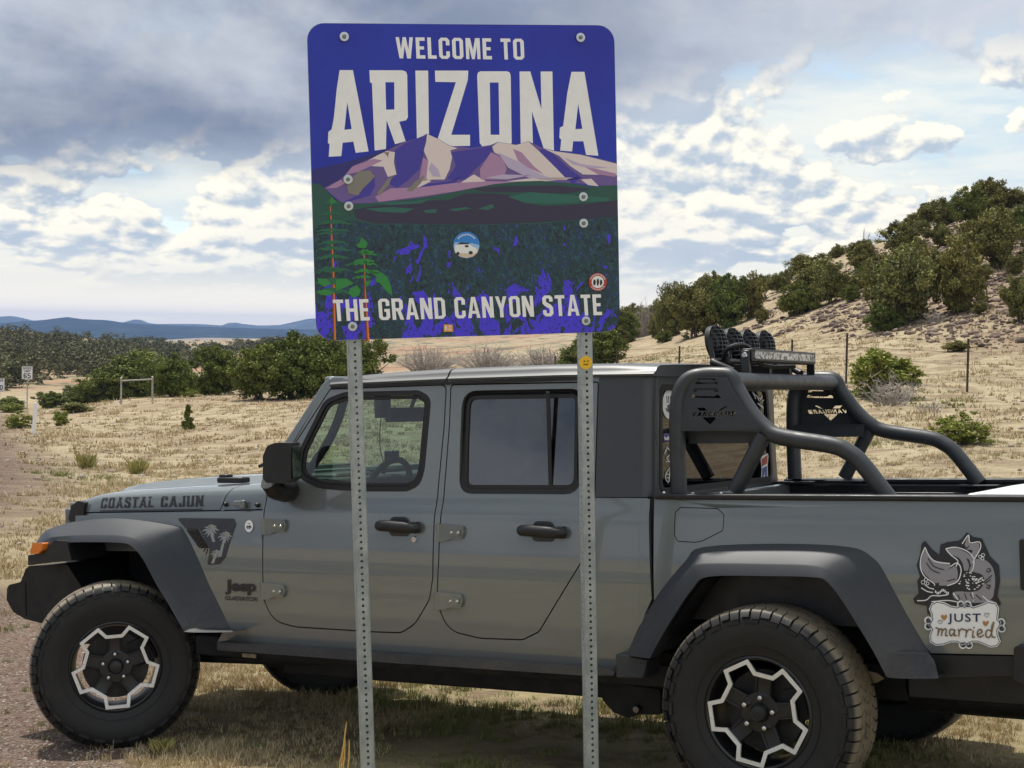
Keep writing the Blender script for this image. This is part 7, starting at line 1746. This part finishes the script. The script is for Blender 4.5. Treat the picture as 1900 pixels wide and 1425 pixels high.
make_grass('field_grass', 200000, 12.5, 34, 1.2, .010, (.02, .10), -.34, .37, 2, gthr=.45, gscale=.3, bare=.0, per=16, cr=.12)
make_grass('slope_grass', 90000, 32, 84, 1.0, .028, (.03, .14), -.34, .37, 3, gthr=1.0, gscale=.15, bare=.0, per=12, cr=.20)
# tall straw stalks by the left post
def stalks():
    bm = bmesh.new(); g = ground_at(640, 6.05)
    for (u0, v0, u1, v1) in ((628, 1440, 643, 1338), (636, 1440, 640, 1368), (645, 1440, 648, 1372), (632, 1440, 636, 1390)):
        a = at(u0, v0, 6.1); b_ = at(u1, v1, 6.12); a0 = Vector((a.x, a.y, tz(a.x, a.y) - .02)); add_tube(bm, smooth_line([a0, a, (a + b_) / 2 + Vector((.002, 0, 0)), b_], 3), [.0028] * 9 + [.0008], 5)
    o = bm_obj('straw_stalk_tuft', bm, mat('golden_straw', (.62, .40, .12), .6)); tag(o, 'tuft of tall golden straw stalks left of the left sign post', 'grass tuft')
stalks()
def tufts():
    rs = np.random.default_rng(21)
    L_ = [(300, 1398, .085, 'yellow green grass tuft right below the front tyre', 1), (1690, 1290, .10, 'curly dry grass tuft behind the rear wheel', 0), (160, 870, .30, 'grass tuft on the gravel edge above the front flare', 1), (255, 880, .28, 'tall green grass tuft behind the bonnet', 1), (1440, 1000, .2, 'grass tuft', 1)][:4]
    for u, v, hh, lab, g in L_:
        p_, d = on_ground(u, v, 5.5, 60); n = 260; a = rs.random(n) * 6.28; r = hh * .5 * rs.random(n); x0, y0 = p_.x + r * np.cos(a), p_.y + r * np.sin(a); H = hh * (.5 + .6 * rs.random(n)); w = hh * .03
        la = rs.random(n) * 6.28; ln = H * rs.uniform(.1, .7, n); z0 = terr(x0, y0) - .01; px_ = np.cos(la + 1.57) * w / 2; py_ = np.sin(la + 1.57) * w / 2
        V = np.stack([np.c_[x0 - px_, y0 - py_, z0], np.c_[x0 + px_, y0 + py_, z0], np.c_[x0 + np.cos(la) * ln * .4 + px_ * .7, y0 + np.sin(la) * ln * .4 + py_ * .7, z0 + H * .65], np.c_[x0 + np.cos(la) * ln, y0 + np.sin(la) * ln, z0 + H]], 1).reshape(-1, 3); i = np.arange(n)[:, None] * 4
        F = np.concatenate([i + np.array([[0, 1, 2]]), i + np.array([[0, 2, 3]])]); t = rs.random(n)[:, None]; c = (np.array([.50, .42, .17]) * (1 - t) + np.array([.24, .26, .08]) * t) if g else (np.array([.55, .46, .28]) * (1 - t) + np.array([.38, .34, .18]) * t)
        o = mesh_from('grass_tuft', V, F, M_grass, True, sharp=None, attrs={'tint': np.repeat(c, 4, 0)}); tag(o, lab, 'grass tuft')
tufts()
